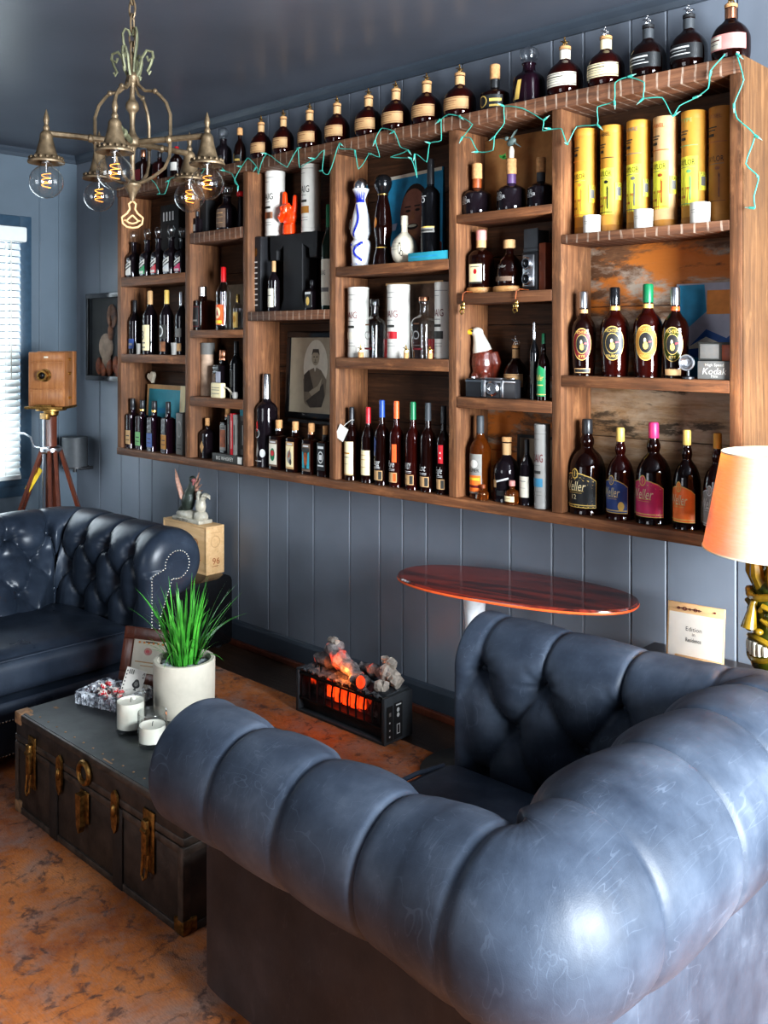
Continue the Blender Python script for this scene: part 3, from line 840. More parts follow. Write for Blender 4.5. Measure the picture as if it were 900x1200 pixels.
for x in (-w/2-.003, w/2-.022):
    g = G(); g.bb(x, x+.025, -d/2-.005, -d/2+.02, 0, .236, 0, .002); g.build('corner_strip', 'trunk_edge', t)
for sx in (-1, 1):
    for sy in (-1, 1):
        for z in (.0, hh-.04):
            g = G(); x = sx*w/2; y = sy*d/2
            g.bb(x-sx*.042, x+sx*.006, y-sy*.042, y+sy*.006, z, z+.042, 0, .006)
            g.build('corner_cap', 'worn' if sx < 0 else 'old_brass', t if z == 0 else lid)
yf = -d/2-.004
def latch(x, s=1.0):
    g = G(); g.bb(x-.026*s, x+.026*s, yf-.004, yf, .115, .285, 0, .003); o = g.build('latch', 'old_brass', t)
    g = G(); g.bb(x-.014, x+.012, yf-.020, yf-.004, .165, .262, 0, .005); g.tube([(x-.014, yf-.014, .232), (x+.014, yf-.014, .232)], .009, 10)
    g.tube([(x-.013, yf-.012, .168), (x-.011, yf-.018, .108), (x, yf-.019, .098), (x+.011, yf-.018, .108), (x+.013, yf-.012, .168)], .0042, 6); g.build('hasp', 'old_brass', o)
latch(-2.985-(TX0+TX1)/2); latch(-2.283-(TX0+TX1)/2, 1.1)
g = G(); x = -2.635-(TX0+TX1)/2
ring = [(x+.030*math.cos(2*PI*k/28), yf-.006, .278+.030*math.sin(2*PI*k/28)) for k in range(28)]
g.tube(ring, .009, 8, closed=True); o = g.build('lock_ring', 'old_brass', t)
g = G(); g.lathe([(0, 0), (.026, 0), (.026, .004), (0, .004)], 20, c=(x, yf, .278), M=Matrix.Rotation(PI/2, 4, 'X')); g.build('lock_plate', 'trunk_band', o)
g = G(); g.bb(x-.030, x+.022, yf-.005, yf, .125, .222, 0, .003); o = g.build('lock_plate', 'old_brass', t)
g = G(); g.prism([(x-.022, .215), (x+.012, .215), (x+.006, .12), (x-.004, .098), (x-.016, .12)], yf-.024, yf-.005); g.build('hasp', 'old_brass', o)
for x in (-2.792-(TX0+TX1)/2, -2.458-(TX0+TX1)/2):
    g = G(); P = [(x-.016, .27), (x, .285), (x+.016, .27), (x+.018, .2), (x+.012, .172), (x, .158), (x-.012, .172), (x-.018, .2)]
    g.prism(P, yf-.009, yf-.002); g.ell((x, yf-.01, .225), (.009, .008, .02), 0, 10, 6); g.build('escutcheon', 'old_brass', t)
g = G(); g.tube([(w/2+.004, -.09, .19), (w/2+.03, -.075, .185), (w/2+.034, 0, .18), (w/2+.03, .075, .185), (w/2+.004, .09, .19)], .011, 8); hd = g.build('handle', 'trunk_band', t)
for y in (-.095, .095):
    g = G(); g.bb(w/2-.001, w/2+.014, y-.022, y+.022, .165, .215, 0, .005); g.build('handle_mount', 'steel', hd)
g = G(); 
for k in range(16):
    sg = G(); sg.ell((-w/2+.05+k*.058, -d/2+.03, hh+.0005), (.004, .004, .0016), 0, 8, 4); sg.build('lid_stud', 'worn', lid)
for q in ((-w/2+.015, -d/2+.012, .06, .012), (-w/2+.06, -d/2+.1, .02, .012), (.05, -d/2+.012, .05, .006)):
    sg = G(); sg.bb(q[0], q[0]+q[2], q[1], q[1]+q[3], hh-.001, hh+.0006); sg.build('worn_patch', 'worn', lid)
ZT = TH

# ------------------------------------------------------------------ things on the trunk
t = thing('potted_grass', 'green grass plant in a round concrete pot on the trunk', 'plant', (-2.70, 1.842, ZT))
g = G(); g.lathe(smooth_prof([(.001, 0), (.088, 0), (.097, .006), (.102, .03), (.104, .17)], 3)+[(.104, .176), (.101, .179), (.090, .179), (.088, .175), (.086, .155), (0, .152)], 40); g.build('pot', 'concrete', t)
g = G(); g.lathe([(0, .150), (.086, .150), (.086, .156), (0, .158)], 24); g.build('soil', 'soil', t)
for k in range(11):
    a = random.uniform(0, 2*PI); r = random.uniform(.045, .07)
    if k < 5: a = -PI/2 + (k-2)*.5; r = .062
    g = G(); g.ell((r*math.cos(a), r*math.sin(a), .160), (.02+.008*random.random(), .015, .0085), 0, 10, 6, M=Matrix.Rotation(random.random()*3, 3, 'Z')); g.build('pebble', 'pebble', t)
g = G()
for k in range(150):
    a = random.uniform(0, 2*PI); r0 = .05*math.sqrt(random.random())
    L = random.uniform(.13, .31); lean = random.uniform(.05, .95)*(.35+r0/.05*.65); bend = random.uniform(.2, 1.6)*lean
    a += random.uniform(-.6, .6); wd = random.uniform(.0024, .0055)
    p = Vector((r0*math.cos(a), r0*math.sin(a), .155)); th = lean*.5; P = []
    n = 9
    for i in range(n):
        q = i/(n-1); wq = wd*(1-q**2.2)*(.75+.5*q)+.0002
        side = Vector((-math.sin(a), math.cos(a), 0))
        nr = Vector((math.cos(a)*math.cos(th), math.sin(a)*math.cos(th), -math.sin(th)))
        P.append([p-side*wq+nr*wq*.25, p, p+side*wq+nr*wq*.25])
        p = p+Vector((math.cos(a)*math.sin(th), math.sin(a)*math.sin(th), math.cos(th)))*(L/(n-1)); th += bend/(n-1)*1.3
    g.grid(P)
f = g.build('grass_blades', 'blade', t)
def candle(x, y, R, H, lab, fill):
    t = thing('candle_glass', lab, 'candle', (x, y, ZT))
    g = G(); g.lathe([(0, 0), (R*.93, 0), (R, .004), (R, H-.002), (R-.001, H), (R-.0028, H-.001), (R-.003, .014), (0, .011)], 36); g.build('glass', 'thin_glass', t)
    g = G(); g.lathe([(0, .0145), (R-.0042, .0150), (R-.0042, H*fill), (R-.008, H*fill-.003), (R*.5, H*fill-.006), (0, H*fill-.005)], 30); wx = g.build('wax', 'wax', t)
    g = G(); g.tube([(0, 0, H*fill-.006), (.001, 0, H*fill+.004), (.003, .001, H*fill+.010)], .0012, 5); g.build('wick', 'ink', wx)
candle(-2.688, 1.628, .047, .118, 'taller cream candle in a clear glass beside the crystal ashtray', .82)
candle(-2.545, 1.618, .045, .104, 'shorter white candle in a clear glass, nearest the armchair', .60)
# crystal ashtray
t = thing('crystal_ashtray', 'square cut crystal ashtray holding peppermints on the trunk', 'ashtray', (-2.945, 1.718, ZT), R_(18))
g = G(); L, D_, h_ = .225, .17, .044
def sq(l, d_, z, c): return [(-l/2+c, -d_/2, z), (l/2-c, -d_/2, z), (l/2, -d_/2+c, z), (l/2, d_/2-c, z), (l/2-c, d_/2, z), (-l/2+c, d_/2, z), (-l/2, d_/2-c, z), (-l/2, -d_/2+c, z)]
rings = [sq(L*.9, D_*.88, 0, .02), sq(L, D_, .008, .02), sq(L, D_, h_-.004, .02), sq(L-.008, D_-.008, h_, .018), sq(L-.045, D_-.045, h_, .015), sq(L-.065, D_-.065, .012, .015)]
g.grid(rings, 0, False, False, True)
n = len(g.v); g.f += [tuple(reversed(range(8))), tuple(range(n-8, n))]; g.m += [0, 0]; g.sm += [False, False]
tray = g.build('dish', 'cut_crystal', t)
g = G()
for k in range(15):
    x = -L/2+.022+k*(L-.044)/14
    for y, s in ((-D_/2, -1), (D_/2, 1)): g.tube([(x, y+s*.0005, .009), (x, y+s*.0005, h_-.005)], .0042, 6)
for k in range(10):
    y = -D_/2+.022+k*(D_-.044)/9
    for x, s in ((-L/2, -1), (L/2, 1)): g.tube([(x+s*.0005, y, .009), (x+s*.0005, y, h_-.005)], .0042, 6)
g.build('cut_flutes', 'cut_crystal', t)
proto = None; lab = 'red and white striped peppermint piled in the crystal ashtray'
cr, sr = math.cos(R_(18)), math.sin(R_(18))
for k in range(17):
    lx, ly = random.uniform(-.055, .055), random.uniform(-.035, .035)
    z = ZT+.021+.011*(k % 3)+.004*random.random()
    loc = (-2.945+lx*cr-ly*sr, 1.718+lx*sr+ly*cr, z)
    if proto is None:
        proto = thing('peppermint', lab, 'candy', loc, 0, 'peppermints in the ashtray')
        g = G(); g.lathe(smooth_prof([(0, -.005), (.009, -.004), (.011, 0), (.009, .004), (0, .005)]), 16); g.build('sweet', 'red', proto)
        g = G()
        for q in range(6):
            a = q*PI/3; g.tube([(0, 0, .0054), (.006*math.cos(a+.3), .006*math.sin(a+.3), .0052), (.0108*math.cos(a+.8), .0108*math.sin(a+.8), .001)], .0019, 5)
        for s in (-1, 1): g.add([(s*.010, 0, 0), (s*.022, -.008, .003), (s*.023, 0, -.001), (s*.022, .008, .003)], [(0, 1, 2, 3)])
        g.build('wrapper', 'white', proto); o = proto
    else: o = dup(proto, loc)
    o.rotation_euler = (random.uniform(-.7, .7), random.uniform(-.7, .7), random.uniform(0, 6))
# ace of spades
t = thing('playing_card', 'ace of spades playing card propped up in the ashtray', 'playing card', (-2.905, 1.752, ZT+.0135))
t.rotation_euler = (R_(-16), R_(12), R_(34))
g = G(); g.bb(-.037, .037, -.0003, .0003, 0, .098); cd = g.build('card', 'white', t)
D = Decal(face_P(0, -.0003, 0), .02)
def spade(cx, cz, s, m):
    p = []
    for q in range(25):
        a = PI*q/24; p.append((cx+s*(.62*math.sin(a)*(1+.55*math.sin(a*1)**2*math.cos(a)*-1))*1.0, cz+s*(math.cos(a)*.72+.12)))
    p2 = [(2*cx-x, z) for x, z in reversed(p)]
    D.poly(p+p2[1:-1], m)
    D.poly([(cx, cz-s*.3), (cx+s*.28, cz-s*.95), (cx-s*.28, cz-s*.95)], m)
spade(.012, .048, .021, 'ink'); D.ellipse(.012, .050, .007, .008, 'mid_grey')
for z in (.086, .074, .062, .05, .038, .026, .014): D.ellipse(-.031, z, .0022, .003, 'ink')
for x in (-.022, -.015, -.008): D.rect(x-.0012, x+.0012, .078, .094, 'ink')
D.text('A', .031, .088, .009, 'ink'); D.ellipse(.031, .076, .002, .003, 'ink'); D.ellipse(-.02, .014, .002, .003, 'ink')
D.done('print', cd)
# framed card behind the pot
t = thing('picture_frame', 'dark wooden frame with a cream card leaning behind the potted plant', 'picture frame', (-2.982, 1.872, ZT+.004))
t.rotation_euler = (R_(-14), 0, R_(24))
fw, fh, fb = .235, .20, .042
g = G()
for (x0, x1, z0, z1) in ((-fw/2, fw/2, 0, fb), (-fw/2, fw/2, fh-fb, fh), (-fw/2, -fw/2+fb, fb, fh-fb), (fw/2-fb, fw/2, fb, fh-fb)): g.bb(x0, x1, -.012, .006, z0, z1, 0, .003)
g.build('frame', 'mahogany', t)
g = G(); g.bb(-fw/2+fb-.003, fw/2-fb+.003, -.004, .003, fb-.003, fh-fb+.003); cd = g.build('mat', 'paper', t)
D = Decal(face_P(0, -.004, 0), .02); D.ellipse(-.01, .118, .017, .013, 'pink'); D.ellipse(-.012, .118, .008, .006, 'red'); D.rect(-.06, .06, .078, .082, 'tan'); D.rect(-.035, .03, .066, .069, 'tan')
for x in (-.05, -.03, -.01, .01, .03, .05): D.ellipse(x, .148, .005, .0035, 'art_orange')
D.done('print', cd)
g = G(); g.box((0, .024, .1), (.05, .003, .12), 0, 0, M=Matrix.Rotation(R_(28), 4, 'X')); g.build('easel_back', 'black_matte', t)

# ------------------------------------------------------------------ electric log fire
t = thing('electric_log_heater', 'small black electric fire with glowing logs on the floor by the wall', 'heater', (-2.808, 2.748, RZ))
w, d, h_ = .53, .165, .185
g = G(); g.bb(-w/2, w/2, -d/2+.03, d/2, 0, .06, 0, .004); g.bb(-w/2, w/2, .01, d/2, .06, h_-.02, 0, .004); g.bb(-w/2, -w/2+.018, -d/2, d/2, 0, h_, 0, .004); g.bb(w/2-.018, w/2, -d/2, d/2, 0, h_, 0, .004); g.bb(w/2-.075, w/2-.02, -d/2+.035, d/2, .06, h_+.005, 0, .006)
g.bb(-w/2, w/2, -d/2, -d/2+.03, 0, .012, 0, .003)
g.build('housing', 'charcoal', t)
g = G(); g.bb(-w/2+.02, w/2-.08, -.012, .006, .062, .16); g.build('ember_glow', 'ember_log', t)
for k, x in enumerate((-.11, -.062, -.014, .034, .082)):
    g = G(); g.box((x, -.022, .105), (.034, .014, .065-.02*(k in (0, 4))), 0, .004); g.build('glowing_coal', 'ember', t)
n = 11
for k in range(n):
    x = -w/2+.03+k*(w-.06)/(n-1); y = -d/2+.012
    g = G(); g.tube([(x, y+.006, .058), (x, y, .062), (x, y-.004, .12), (x, y+.004, .168), (x, y-.002, .182), (x, y-.012, .186)], .0042, 6); g.build('grate_bar', 'iron', t)
for z in (.062, .166):
    g = G(); g.bb(-w/2+.01, w/2-.01, -d/2+.004, -d/2+.02, z-.005, z+.005, 0, .002); g.build('grate_rail', 'iron', t)
rnd = random.Random(3)
g = G(); P = []
for i in range(41):
    row = []
    for j in range(13):
        x = -w/2+.02+(w-.04)*i/40; y = -d/2+.012+(d-.02)*j/12
        row.append((x, y, .165+.022*rnd.random()+.012*math.sin(j/12*PI)))
    P.append(row)
g.grid(P, 0, False); g.build('ash_bed', 'ash', t)
def log(p, q, r, mat, seed):
    rn = random.Random(seed); p, q = Vector(p), Vector(q); n = 9; pts = []; rs = []
    for i in range(n):
        s = i/(n-1); pts.append(p+(q-p)*s+Vector((rn.uniform(-1, 1), rn.uniform(-1, 1), rn.uniform(-1, 1)))*r*.16); rs.append(r*(1+rn.uniform(-.22, .22))*(1-.25*abs(2*s-1)**3))
    g = G(); g.tube(pts, rs, 11)
    for i in range(len(g.v)): g.v[i] = tuple(Vector(g.v[i])+Vector((rn.uniform(-1, 1), rn.uniform(-1, 1), rn.uniform(-1, 1)))*r*.13)
    return g.build('log', mat, t, sharp=25)
log((-.22, .0, .215), (-.04, .02, .225), .030, 'ember_log', 1); log((-.14, -.01, .285), (.07, -.02, .205), .032, 'ember_log', 2)
log((-.20, .05, .245), (-.10, .02, .292), .024, 'ember_log', 3); log((.0, .045, .215), (.19, .03, .24), .026, 'ember_log', 5)
log((.14, .04, .245), (.235, .03, .215), .032, 'log_white', 6); log((-.17, .03, .305), (-.09, .0, .315), .015, 'log_white', 7); log((.05, -.045, .205), (.12, -.03, .20), .026, 'ember_log', 8); log((.13, .06, .28), (.2, .05, .27), .02, 'log_white', 9); log((.17, -.035, .205), (.225, -.02, .21), .022, 'log_white', 10)
g = G(); g.lathe([(0, -.006), (.022, -.005), (.026, 0), (.02, .006), (0, .007)], 14, c=(.115, -.066, .212), M=Matrix.Rotation(R_(75), 4, 'X')); g.build('ember_end', 'ember', t)
D = Decal(face_P(w/2, 0, 0, ax=(0, 1, 0)), .02)
D.rect(-.03, .02, .012, .155, 'black_matte'); D.rect(-.072, -.036, .012, .15, 'ink')
for z in (.125, .105): D.ellipse(-.005, z, .008, .009, 'silver_ink')
D.rect(-.014, .006, .03, .07, 'silver_ink'); D.rect(-.010, .002, .034, .066, 'ink'); D.rect(-.018, .012, .143, .149, 'silver_ink')
for z in (.03, .055, .085): D.ellipse(-.055, z, .004, .004, 'silver_ink')
D.rect(-.06, -.048, .11, .125, 'mid_grey')
D.done('control_panel', t)

# ------------------------------------------------------------------ oval wall table
t = thing('oval_table', 'oval side table with red veined top on a white pedestal below the shelf', 'table', (-1.988, 2.742, RZ), R_(11.5))
g = G()
def oval(a, b, z, e=2.35, n=72): 
    o = []
    for k in range(n):
        th = 2*PI*k/n; c, s = math.cos(th), math.sin(th)
        o.append((a*math.copysign(abs(c)**(2/e), c), b*math.copysign(abs(s)**(2/e), s), z))
    return o
A_, B_ = .452, .205
rings = [oval(A_-.03, B_-.03, .694), oval(A_-.004, B_-.004, .702), oval(A_, B_, .708), oval(A_, B_, .713), oval(A_-.004, B_-.004, .7195)]
g.grid(rings, 0, True, False, True); n = len(g.v); g.f += [tuple(reversed(range(72))), tuple(range(n-72, n))]; g.m += [0, 0]; g.sm += [False, False]
top = g.build('tabletop', 'table_red', t)
g = G(); g.grid([oval(A_+.0006, B_+.0006, .7035), oval(A_+.0016, B_+.0016, .7075), oval(A_+.0006, B_+.0006, .7115)], 0, True, False, True); g.build('edge_band', 'orange', top)
g = G(); g.lathe(smooth_prof([(.2, .0), (.2, .008), (.15, .018), (.08, .032), (.06, .042), (0, .045)]), 32, c=(-.165, .035, 0)); g.build('pedestal_foot', 'dark_grey', t)
g = G(); g.lathe(smooth_prof([(.058, .043), (.045, .06), (.038, .09), (.030, .25), (.031, .45), (.040, .62), (.055, .68), (.085, .694)]), 32, c=(-.165, .035, 0)); g.build('pedestal', 'white_metal', t)

# ------------------------------------------------------------------ side table, sign and tiki lamp
t = thing('side_table', 'dark wooden side table behind the armchair holding the tiki lamp', 'table', (-1.08, 2.74, RZ))
g = G(); g.bb(-.50, .52, -.27, .28, .52, .545, 0, .004); g.build('tabletop', 'table_dark', t)
g = G(); g.bb(-.47, .49, -.24, .25, .43, .52, 0, .003); g.build('apron', 'table_dark', t)
for x in (-.46, .48):
    for y in (-.23, .24):
        g = G(); g.box((x, y, .215), (.045, .045, .43), 0, .004); g.build('leg', 'table_dark', t)
t = thing('wooden_sign', 'white printed sign on a small wooden easel beside the tiki lamp', 'sign', (-1.36, 2.865, .5515), R_(4))
t.rotation_euler = (R_(-6), 0, R_(6))
g = G(); g.bb(-.092, .092, -.006, .006, .012, .197, 0, .002); pn_ = g.build('sign_board', 'crate_wood', t)
D = Decal(face_P(0, -.006, 0), .03); D.rect(-.086, .088, .016, .166, 'white'); D.text('Edition', -.004, .118, .013, 'ink'); D.text('in', -.004, .102, .010, 'ink'); D.text('Residence', -.004, .084, .013, 'ink', 0, .05)
D.rect(-.06, .02, .179, .1815, 'ink')
for x, r in ((-.055, .005), (-.035, .007), (-.018, .004), (.0, .006), (.012, .004)): D.ellipse(x, .180, r, r*.9, 'dark_red', .55)
D.ellipse(.062, .182, .004, .003, 'dark_red')
D.done('print', pn_)
g = G(); g.bb(-.05, .10, -.045, -.006, .0025, .03, 0, .003); g.bb(-.05, .10, -.006, .03, .0025, .012, 0, .002); g.bb(-.05, .10, -.045, -.037, .03, .04, 0, .002); g.build('easel_base', 'crate_wood', t)

LX, LY = -.986, 2.6
t = thing('tiki_lamp', 'table lamp with white shade and green and amber glazed tiki head base', 'lamp', (LX, LY, .5505), R_(-34))
g = G()
g.lathe(smooth_prof([(0, 0), (.075, 0), (.085, .012), (.074, .03), (.070, .05), (.066, .10), (.062, .14), (.076, .16), (.082, .195), (.078, .23), (.068, .26), (.073, .30), (.076, .335), (.072, .36), (.074, .38), (.066, .40), (.05, .43), (.045, .45), (0, .455)]), 32)
g.build('tiki_base', 'tiki', t)
g = G()
for s in (-1, 1):
    g.tube([(s*.014, -.072, .262), (s*.034, -.078, .283), (s*.056, -.056, .268), (s*.058, -.05, .235), (s*.04, -.064, .222), (s*.02, -.072, .238)], .009, 8)   # eye ring
    g.tube([(s*.07, -.02, .30), (s*.086, -.005, .26), (s*.078, 0, .20)], .012, 8)
g.tube([(-.05, -.062, .315), (-.02, -.08, .305), (0, -.084, .30), (.02, -.08, .305), (.05, -.062, .315)], .012, 8)
g.tube([(0, -.08, .30), (0, -.09, .255), (0, -.098, .205)], [.009, .013, .022], 10); g.ell((-.02, -.082, .198), (.014, .013, .011)); g.ell((.02, -.082, .198), (.014, .013, .011))
mouth = [(.058*math.cos(a), -.082+.03*abs(math.cos(a))**2, .138+.036*math.sin(a)) for a in [2*PI*k/26 for k in range(26)]]
g.tube(mouth, .010, 8, closed=True)
for k in range(9):
    a = R_(-170+k*40); g.tube([(.055*math.cos(a), .055*math.sin(a), .33), (.074*math.cos(a), .074*math.sin(a), .375), (.078*math.cos(a), .078*math.sin(a), .425), (.066*math.cos(a), .066*math.sin(a), .452)], [.02, .019, .013, .004], 8)
g.v = [(q[0], q[1], .10+q[2]*.84) for q in g.v]; g.build('carved_face', 'tiki_hi', t)
g = G()
for k in range(6):
    x = -.036+k*.0145; g.box((x, -.083+abs(x)**2*8, .138), (.011, .016, .05-abs(x)*.5), 0, .003)
g.v = [(q[0], q[1], .10+q[2]*.84) for q in g.v]; g.build('teeth', 'bone', t)
g = G()
g = None
for s in (-1, 1):
    g = G(); g.ell((s*.038, -.066, .252), (.012, .01, .013)); g.v = [(q[0], q[1], .10+q[2]*.84) for q in g.v]; g.build('eye', 'tiki_dark', t)
g = G(); g.lathe([(.008, .43), (.008, .56)], 10); g.lathe([(.02, .50), (.02, .545), (.012, .55)], 14); g.build('lamp_socket', 'brass', t)
g = G(); g.lathe(smooth_prof([(.012, .55), (.028, .585), (.03, .61), (.018, .638), (0, .645)]), 18); g.build('bulb', 'white', t)
rb, rt, z0, z1 = .203, .153, .478, .742
g = G(); g.lathe([(rb, z0), (rt, z1)], 64, cap=False); sh = g.build('lamp_shade', 'shade_cloth', t)
for r, z in ((rb, z0), (rt, z1)):
    g = G(); g.tube([(r*math.cos(2*PI*k/64), r*math.sin(2*PI*k/64), z) for k in range(64)], .0022, 6, closed=True)
    if z == z1:
        for k in range(3): a = 2*PI*k/3; g.tube([(r*math.cos(a), r*math.sin(a), z), (.01*math.cos(a), .01*math.sin(a), z-.02)], .0016, 5)
    g.build('shade_ring', 'shade_lining', sh)

# ------------------------------------------------------------------ black cabinet, wine crate, bird figurine
t = thing('speaker_cabinet', 'glossy black rounded floor cabinet carrying the wooden wine crate', 'speaker', (-4.19, 2.75, 0))
g = G(); g.bb(-.225, .225, -.27, .265, .012, .374, 0, .03); g.build('cabinet', 'black_gloss', t)
for x in (-.17, .17):
    for y in (-.2, .2):
        g = G(); g.lathe([(.02, 0), (.022, .013)], 12, c=(x, y, 0)); g.build('foot', 'black_matte', t)
t = thing('wine_crate', 'pale wooden wine crate with faded brand stamp under the bird figurine', 'crate', (-4.245, 2.952, .374))
g = G(); CW, CD, CH = .40, .115, .252
for (x0, x1, y0, y1, z0, z1) in ((-CW/2, CW/2, -CD/2, CD/2, 0, .01), (-CW/2, CW/2, -CD/2, CD/2, CH-.01, CH), (-CW/2, -CW/2+.012, -CD/2, CD/2, .01, CH-.01), (CW/2-.012, CW/2, -CD/2, CD/2, .01, CH-.01), (-CW/2+.012, CW/2-.012, -CD/2+.002, -CD/2+.01, .01, CH-.01), (-CW/2+.012, CW/2-.012, CD/2-.01, CD/2-.002, .01, CH-.01)): g.bb(x0, x1, y0, y1, z0, z1, 0, .0015)
cb = g.build('crate_box', 'crate_wood', t)
D = Decal(face_P(CW/2, 0, 0, ax=(0, 1, 0)), .03); D.text('96', .005, .068, .034, 'carved_orange', 0, .06); D.ellipse(0, .17, .03, .032, 'tan', .85); D.rect(-.03, .03, .215, .219, 'tan'); D.rect(-.02, .02, .04, .043, 'carved_orange')
D.P = face_P(0, -CD/2+.002, 0); D.text('1945', .10, .115, .03, 'carved_orange'); D.rect(.05, .15, .07, .076, 'carved_orange'); D.ellipse(.10, .16, .025, .02, 'carved_orange', .8)
D.done('stamp', cb)
t = thing('bird_figurine', 'painted turkey and pale bird figurine with raised wings on the wine crate', 'figurine', (-4.25, 2.945, .374+CH))
g = G(); g.bb(-.12, .13, -.045, .045, 0, .022, 0, .006); g.ell((-.03, 0, .03), (.1, .04, .03)); g.ell((.085, 0, .035), (.05, .036, .035)); bs = g.build('base', 'pale_figure', t)
D = Decal(face_P(0, -.045, 0), .05); D.text('WILD TURKEY', -.02, .011, .011, 'ink', 0, .14); D.done('lettering', bs)
def vox(o, s=.004, sm=4):
    m = o.modifiers.new('r', 'REMESH'); m.mode = 'VOXEL'; m.voxel_size = s; m.use_smooth_shade = True
    if sm: m2 = o.modifiers.new('s', 'SMOOTH'); m2.iterations = sm; m2.factor = .5
    return o
g = G(); g.ell((-.03, 0, .105), (.042, .036, .065), M=Matrix.Rotation(R_(12), 3, 'Y')); g.tube([(-.02, 0, .15), (0, 0, .185), (.006, 0, .215)], [.03, .02, .016], 10); g.ell((.01, 0, .228), (.022, .018, .018))
g.tube([(-.05, 0, .07), (-.09, .0, .05), (-.115, 0, .032)], [.03, .022, .014], 10); vox(g.build('dark_bird', 'turkey_dark', t))
g = G()
for s, tip in ((-1, (-.125, -.02, .275)), (1, (.03, .03, .265))):
    for k in range(6):
        q = k/5; a = Vector((-.045+.02*s*.4, s*.022, .14-q*.03)); b_ = Vector(tip)+Vector((.012*k, 0, -.032*k))
        g.tube([a, (a+b_)/2+Vector((0, s*.01, .012)), b_], [.012, .014, .004], 8, flat=.5)
vox(g.build('wings', 'wing_pink', t), .004, 2)
g = G(); g.ell((.026, -.004, .222), (.014, .012, .012)); g.tube([(.032, -.004, .222), (.048, -.004, .214)], [.007, .001], 8); g.tube([(.028, -.006, .214), (.026, -.008, .196)], [.006, .003], 8); g.build('red_head', 'face_red', t)
g = G(); g.ell((.085, 0, .09), (.032, .028, .045)); g.tube([(.08, 0, .12), (.075, 0, .15), (.068, 0, .168)], [.022, .015, .010], 10); g.tube([(.09, 0, .11), (.125, 0, .155), (.155, 0, .15), (.168, 0, .135)], [.016, .022, .014, .004], 10, flat=.6); g.tube([(.07, 0, .11), (.045, .01, .15), (.05, .01, .17)], [.012, .014, .004], 10, flat=.6); g.tube([(.068, 0, .168), (.05, 0, .162)], [.008, .001], 8)
vox(g.build('pale_bird', 'pale_figure', t))

# ------------------------------------------------------------------ field camera on wooden tripod
CXm, CYm = -5.10, 2.575
t = thing('camera_tripod', 'tall reddish wooden tripod with brass fittings beside the window', 'tripod', (CXm, CYm, 0))
g = G(); g.bb(-.024, .024, -.024, .024, .55, 1.17, 0, .004); g.build('column', 'mahogany', t)
g = G(); g.tube([(-.032, -.03, .5), (-.032, -.03, 1.17)], .006, 6); g.build('steel_rod', 'steel', t)
g = G(); g.lathe([(.03, 1.165), (.042, 1.175), (.042, 1.195), (.085, 1.2), (.085, 1.212)], 20); g.bb(-.04, .04, -.05, -.025, 1.15, 1.185, 0, .004); g.build('head_plate', 'old_brass', t)
g = G(); g.lathe([(.05, .955), (.06, .965), (.06, .985), (.045, .995)], 18); g.tube([(-.05, -.02, .975), (-.11, -.05, .985), (-.13, -.06, 1.04), (-.17, -.08, 1.06), (-.22, -.10, 1.058)], .006, 6); g.build('crank_collar', 'steel', t)
for k, (a, tw) in enumerate(((-140, 0), (-20, 0), (60, 0))):
    ca, sa = math.cos(R_(a)), math.sin(R_(a)); g = G()
    for o_ in (-.016, .016):
        p = Vector((.05*ca-sa*o_, .05*sa+ca*o_, .97)); q = Vector((.40*ca-sa*o_*2.2, .40*sa+ca*o_*2.2, .01))
        if k == 2: q = Vector((.33*ca-sa*o_*2.2, .33*sa+ca*o_*2.2, .01))
        g.tube([p, q], .013, 4)
    g.tube([Vector((.20*ca-sa*.02, .20*sa+ca*.02, .58)), Vector((.20*ca+sa*.02, .20*sa-ca*.02, .58))], .008, 6)
    lg = g.build('leg', 'mahogany', t)
    g = G(); g.lathe([(.004, 0), (.016, .02), (.016, .05)], 10, c=((.40 if k < 2 else .33)*ca, (.40 if k < 2 else .33)*sa, 0)); g.build('leg_tip', 'old_brass', lg)
g = G(); g.box((-.09, -.06, .80), (.035, .004, .15), 0, .001, M=Matrix.Rotation(R_(40), 4, 'Z') @ Matrix.Rotation(R_(32), 4, 'Y')); g.build('price_tag', 'yellow2', t)
t = thing('field_camera', 'antique wooden box camera with brass lens on top of the tripod', 'camera', (CXm, CYm, 1.212), R_(38))
g = G(); g.bb(-.108, .108, -.06, .05, .012, .322, 0, .006); g.bb(-.112, .112, .052, .092, .014, .326, 0, .004); g.build('body', 'camera_wood', t)
g = G(); g.bb(-.112, .112, -.10, .10, 0, .014, 0, .003); g.bb(-.05, .05, -.105, -.06, .014, .024, 0, .002); g.build('bed', 'old_brass', t)
g = G(); g.bb(-.096, .096, .05, .0525, .03, .31); g.build('bellows', 'dark_red', t)
g = G()
for z0, z1 in ((.028, .108), (.114, .262), (.268, .316)): g.bb(-.10, .10, -.064, -.058, z0, z1, 0, .003)
fr = g.build('front_panel', 'camera_wood', t)
g = G(); g.lathe([(.036, -.002), (.036, .006), (.027, .008), (.027, .035), (.030, .037), (.030, .045), (.02, .045), (.018, .03), (0, .028)], 24, c=(-.005, -.064, .19), M=Matrix.Rotation(PI/2, 4, 'X')); ln = g.build('lens', 'old_brass', t)
g = G(); g.ell((-.005, -.096, .19), (.019, .008, .019)); g.build('lens_glass', 'black_gloss', ln)
g = G(); g.bb(-.012, .012, -.067, -.064, .288, .298, 0, .001); g.build('name_plate', 'bone', t)
for z in (.06, .2, .28):
    g = G(); g.lathe([(.008, 0), (.008, .008), (.004, .012)], 10, c=(.108, -.0, z), M=Matrix.Rotation(PI/2, 4, 'Y')); g.build('knob', 'brass', t)
t = thing('wall_speaker', 'small black cylindrical speaker on a bracket in the corner', 'speaker', (-5.50, 2.935, .80))
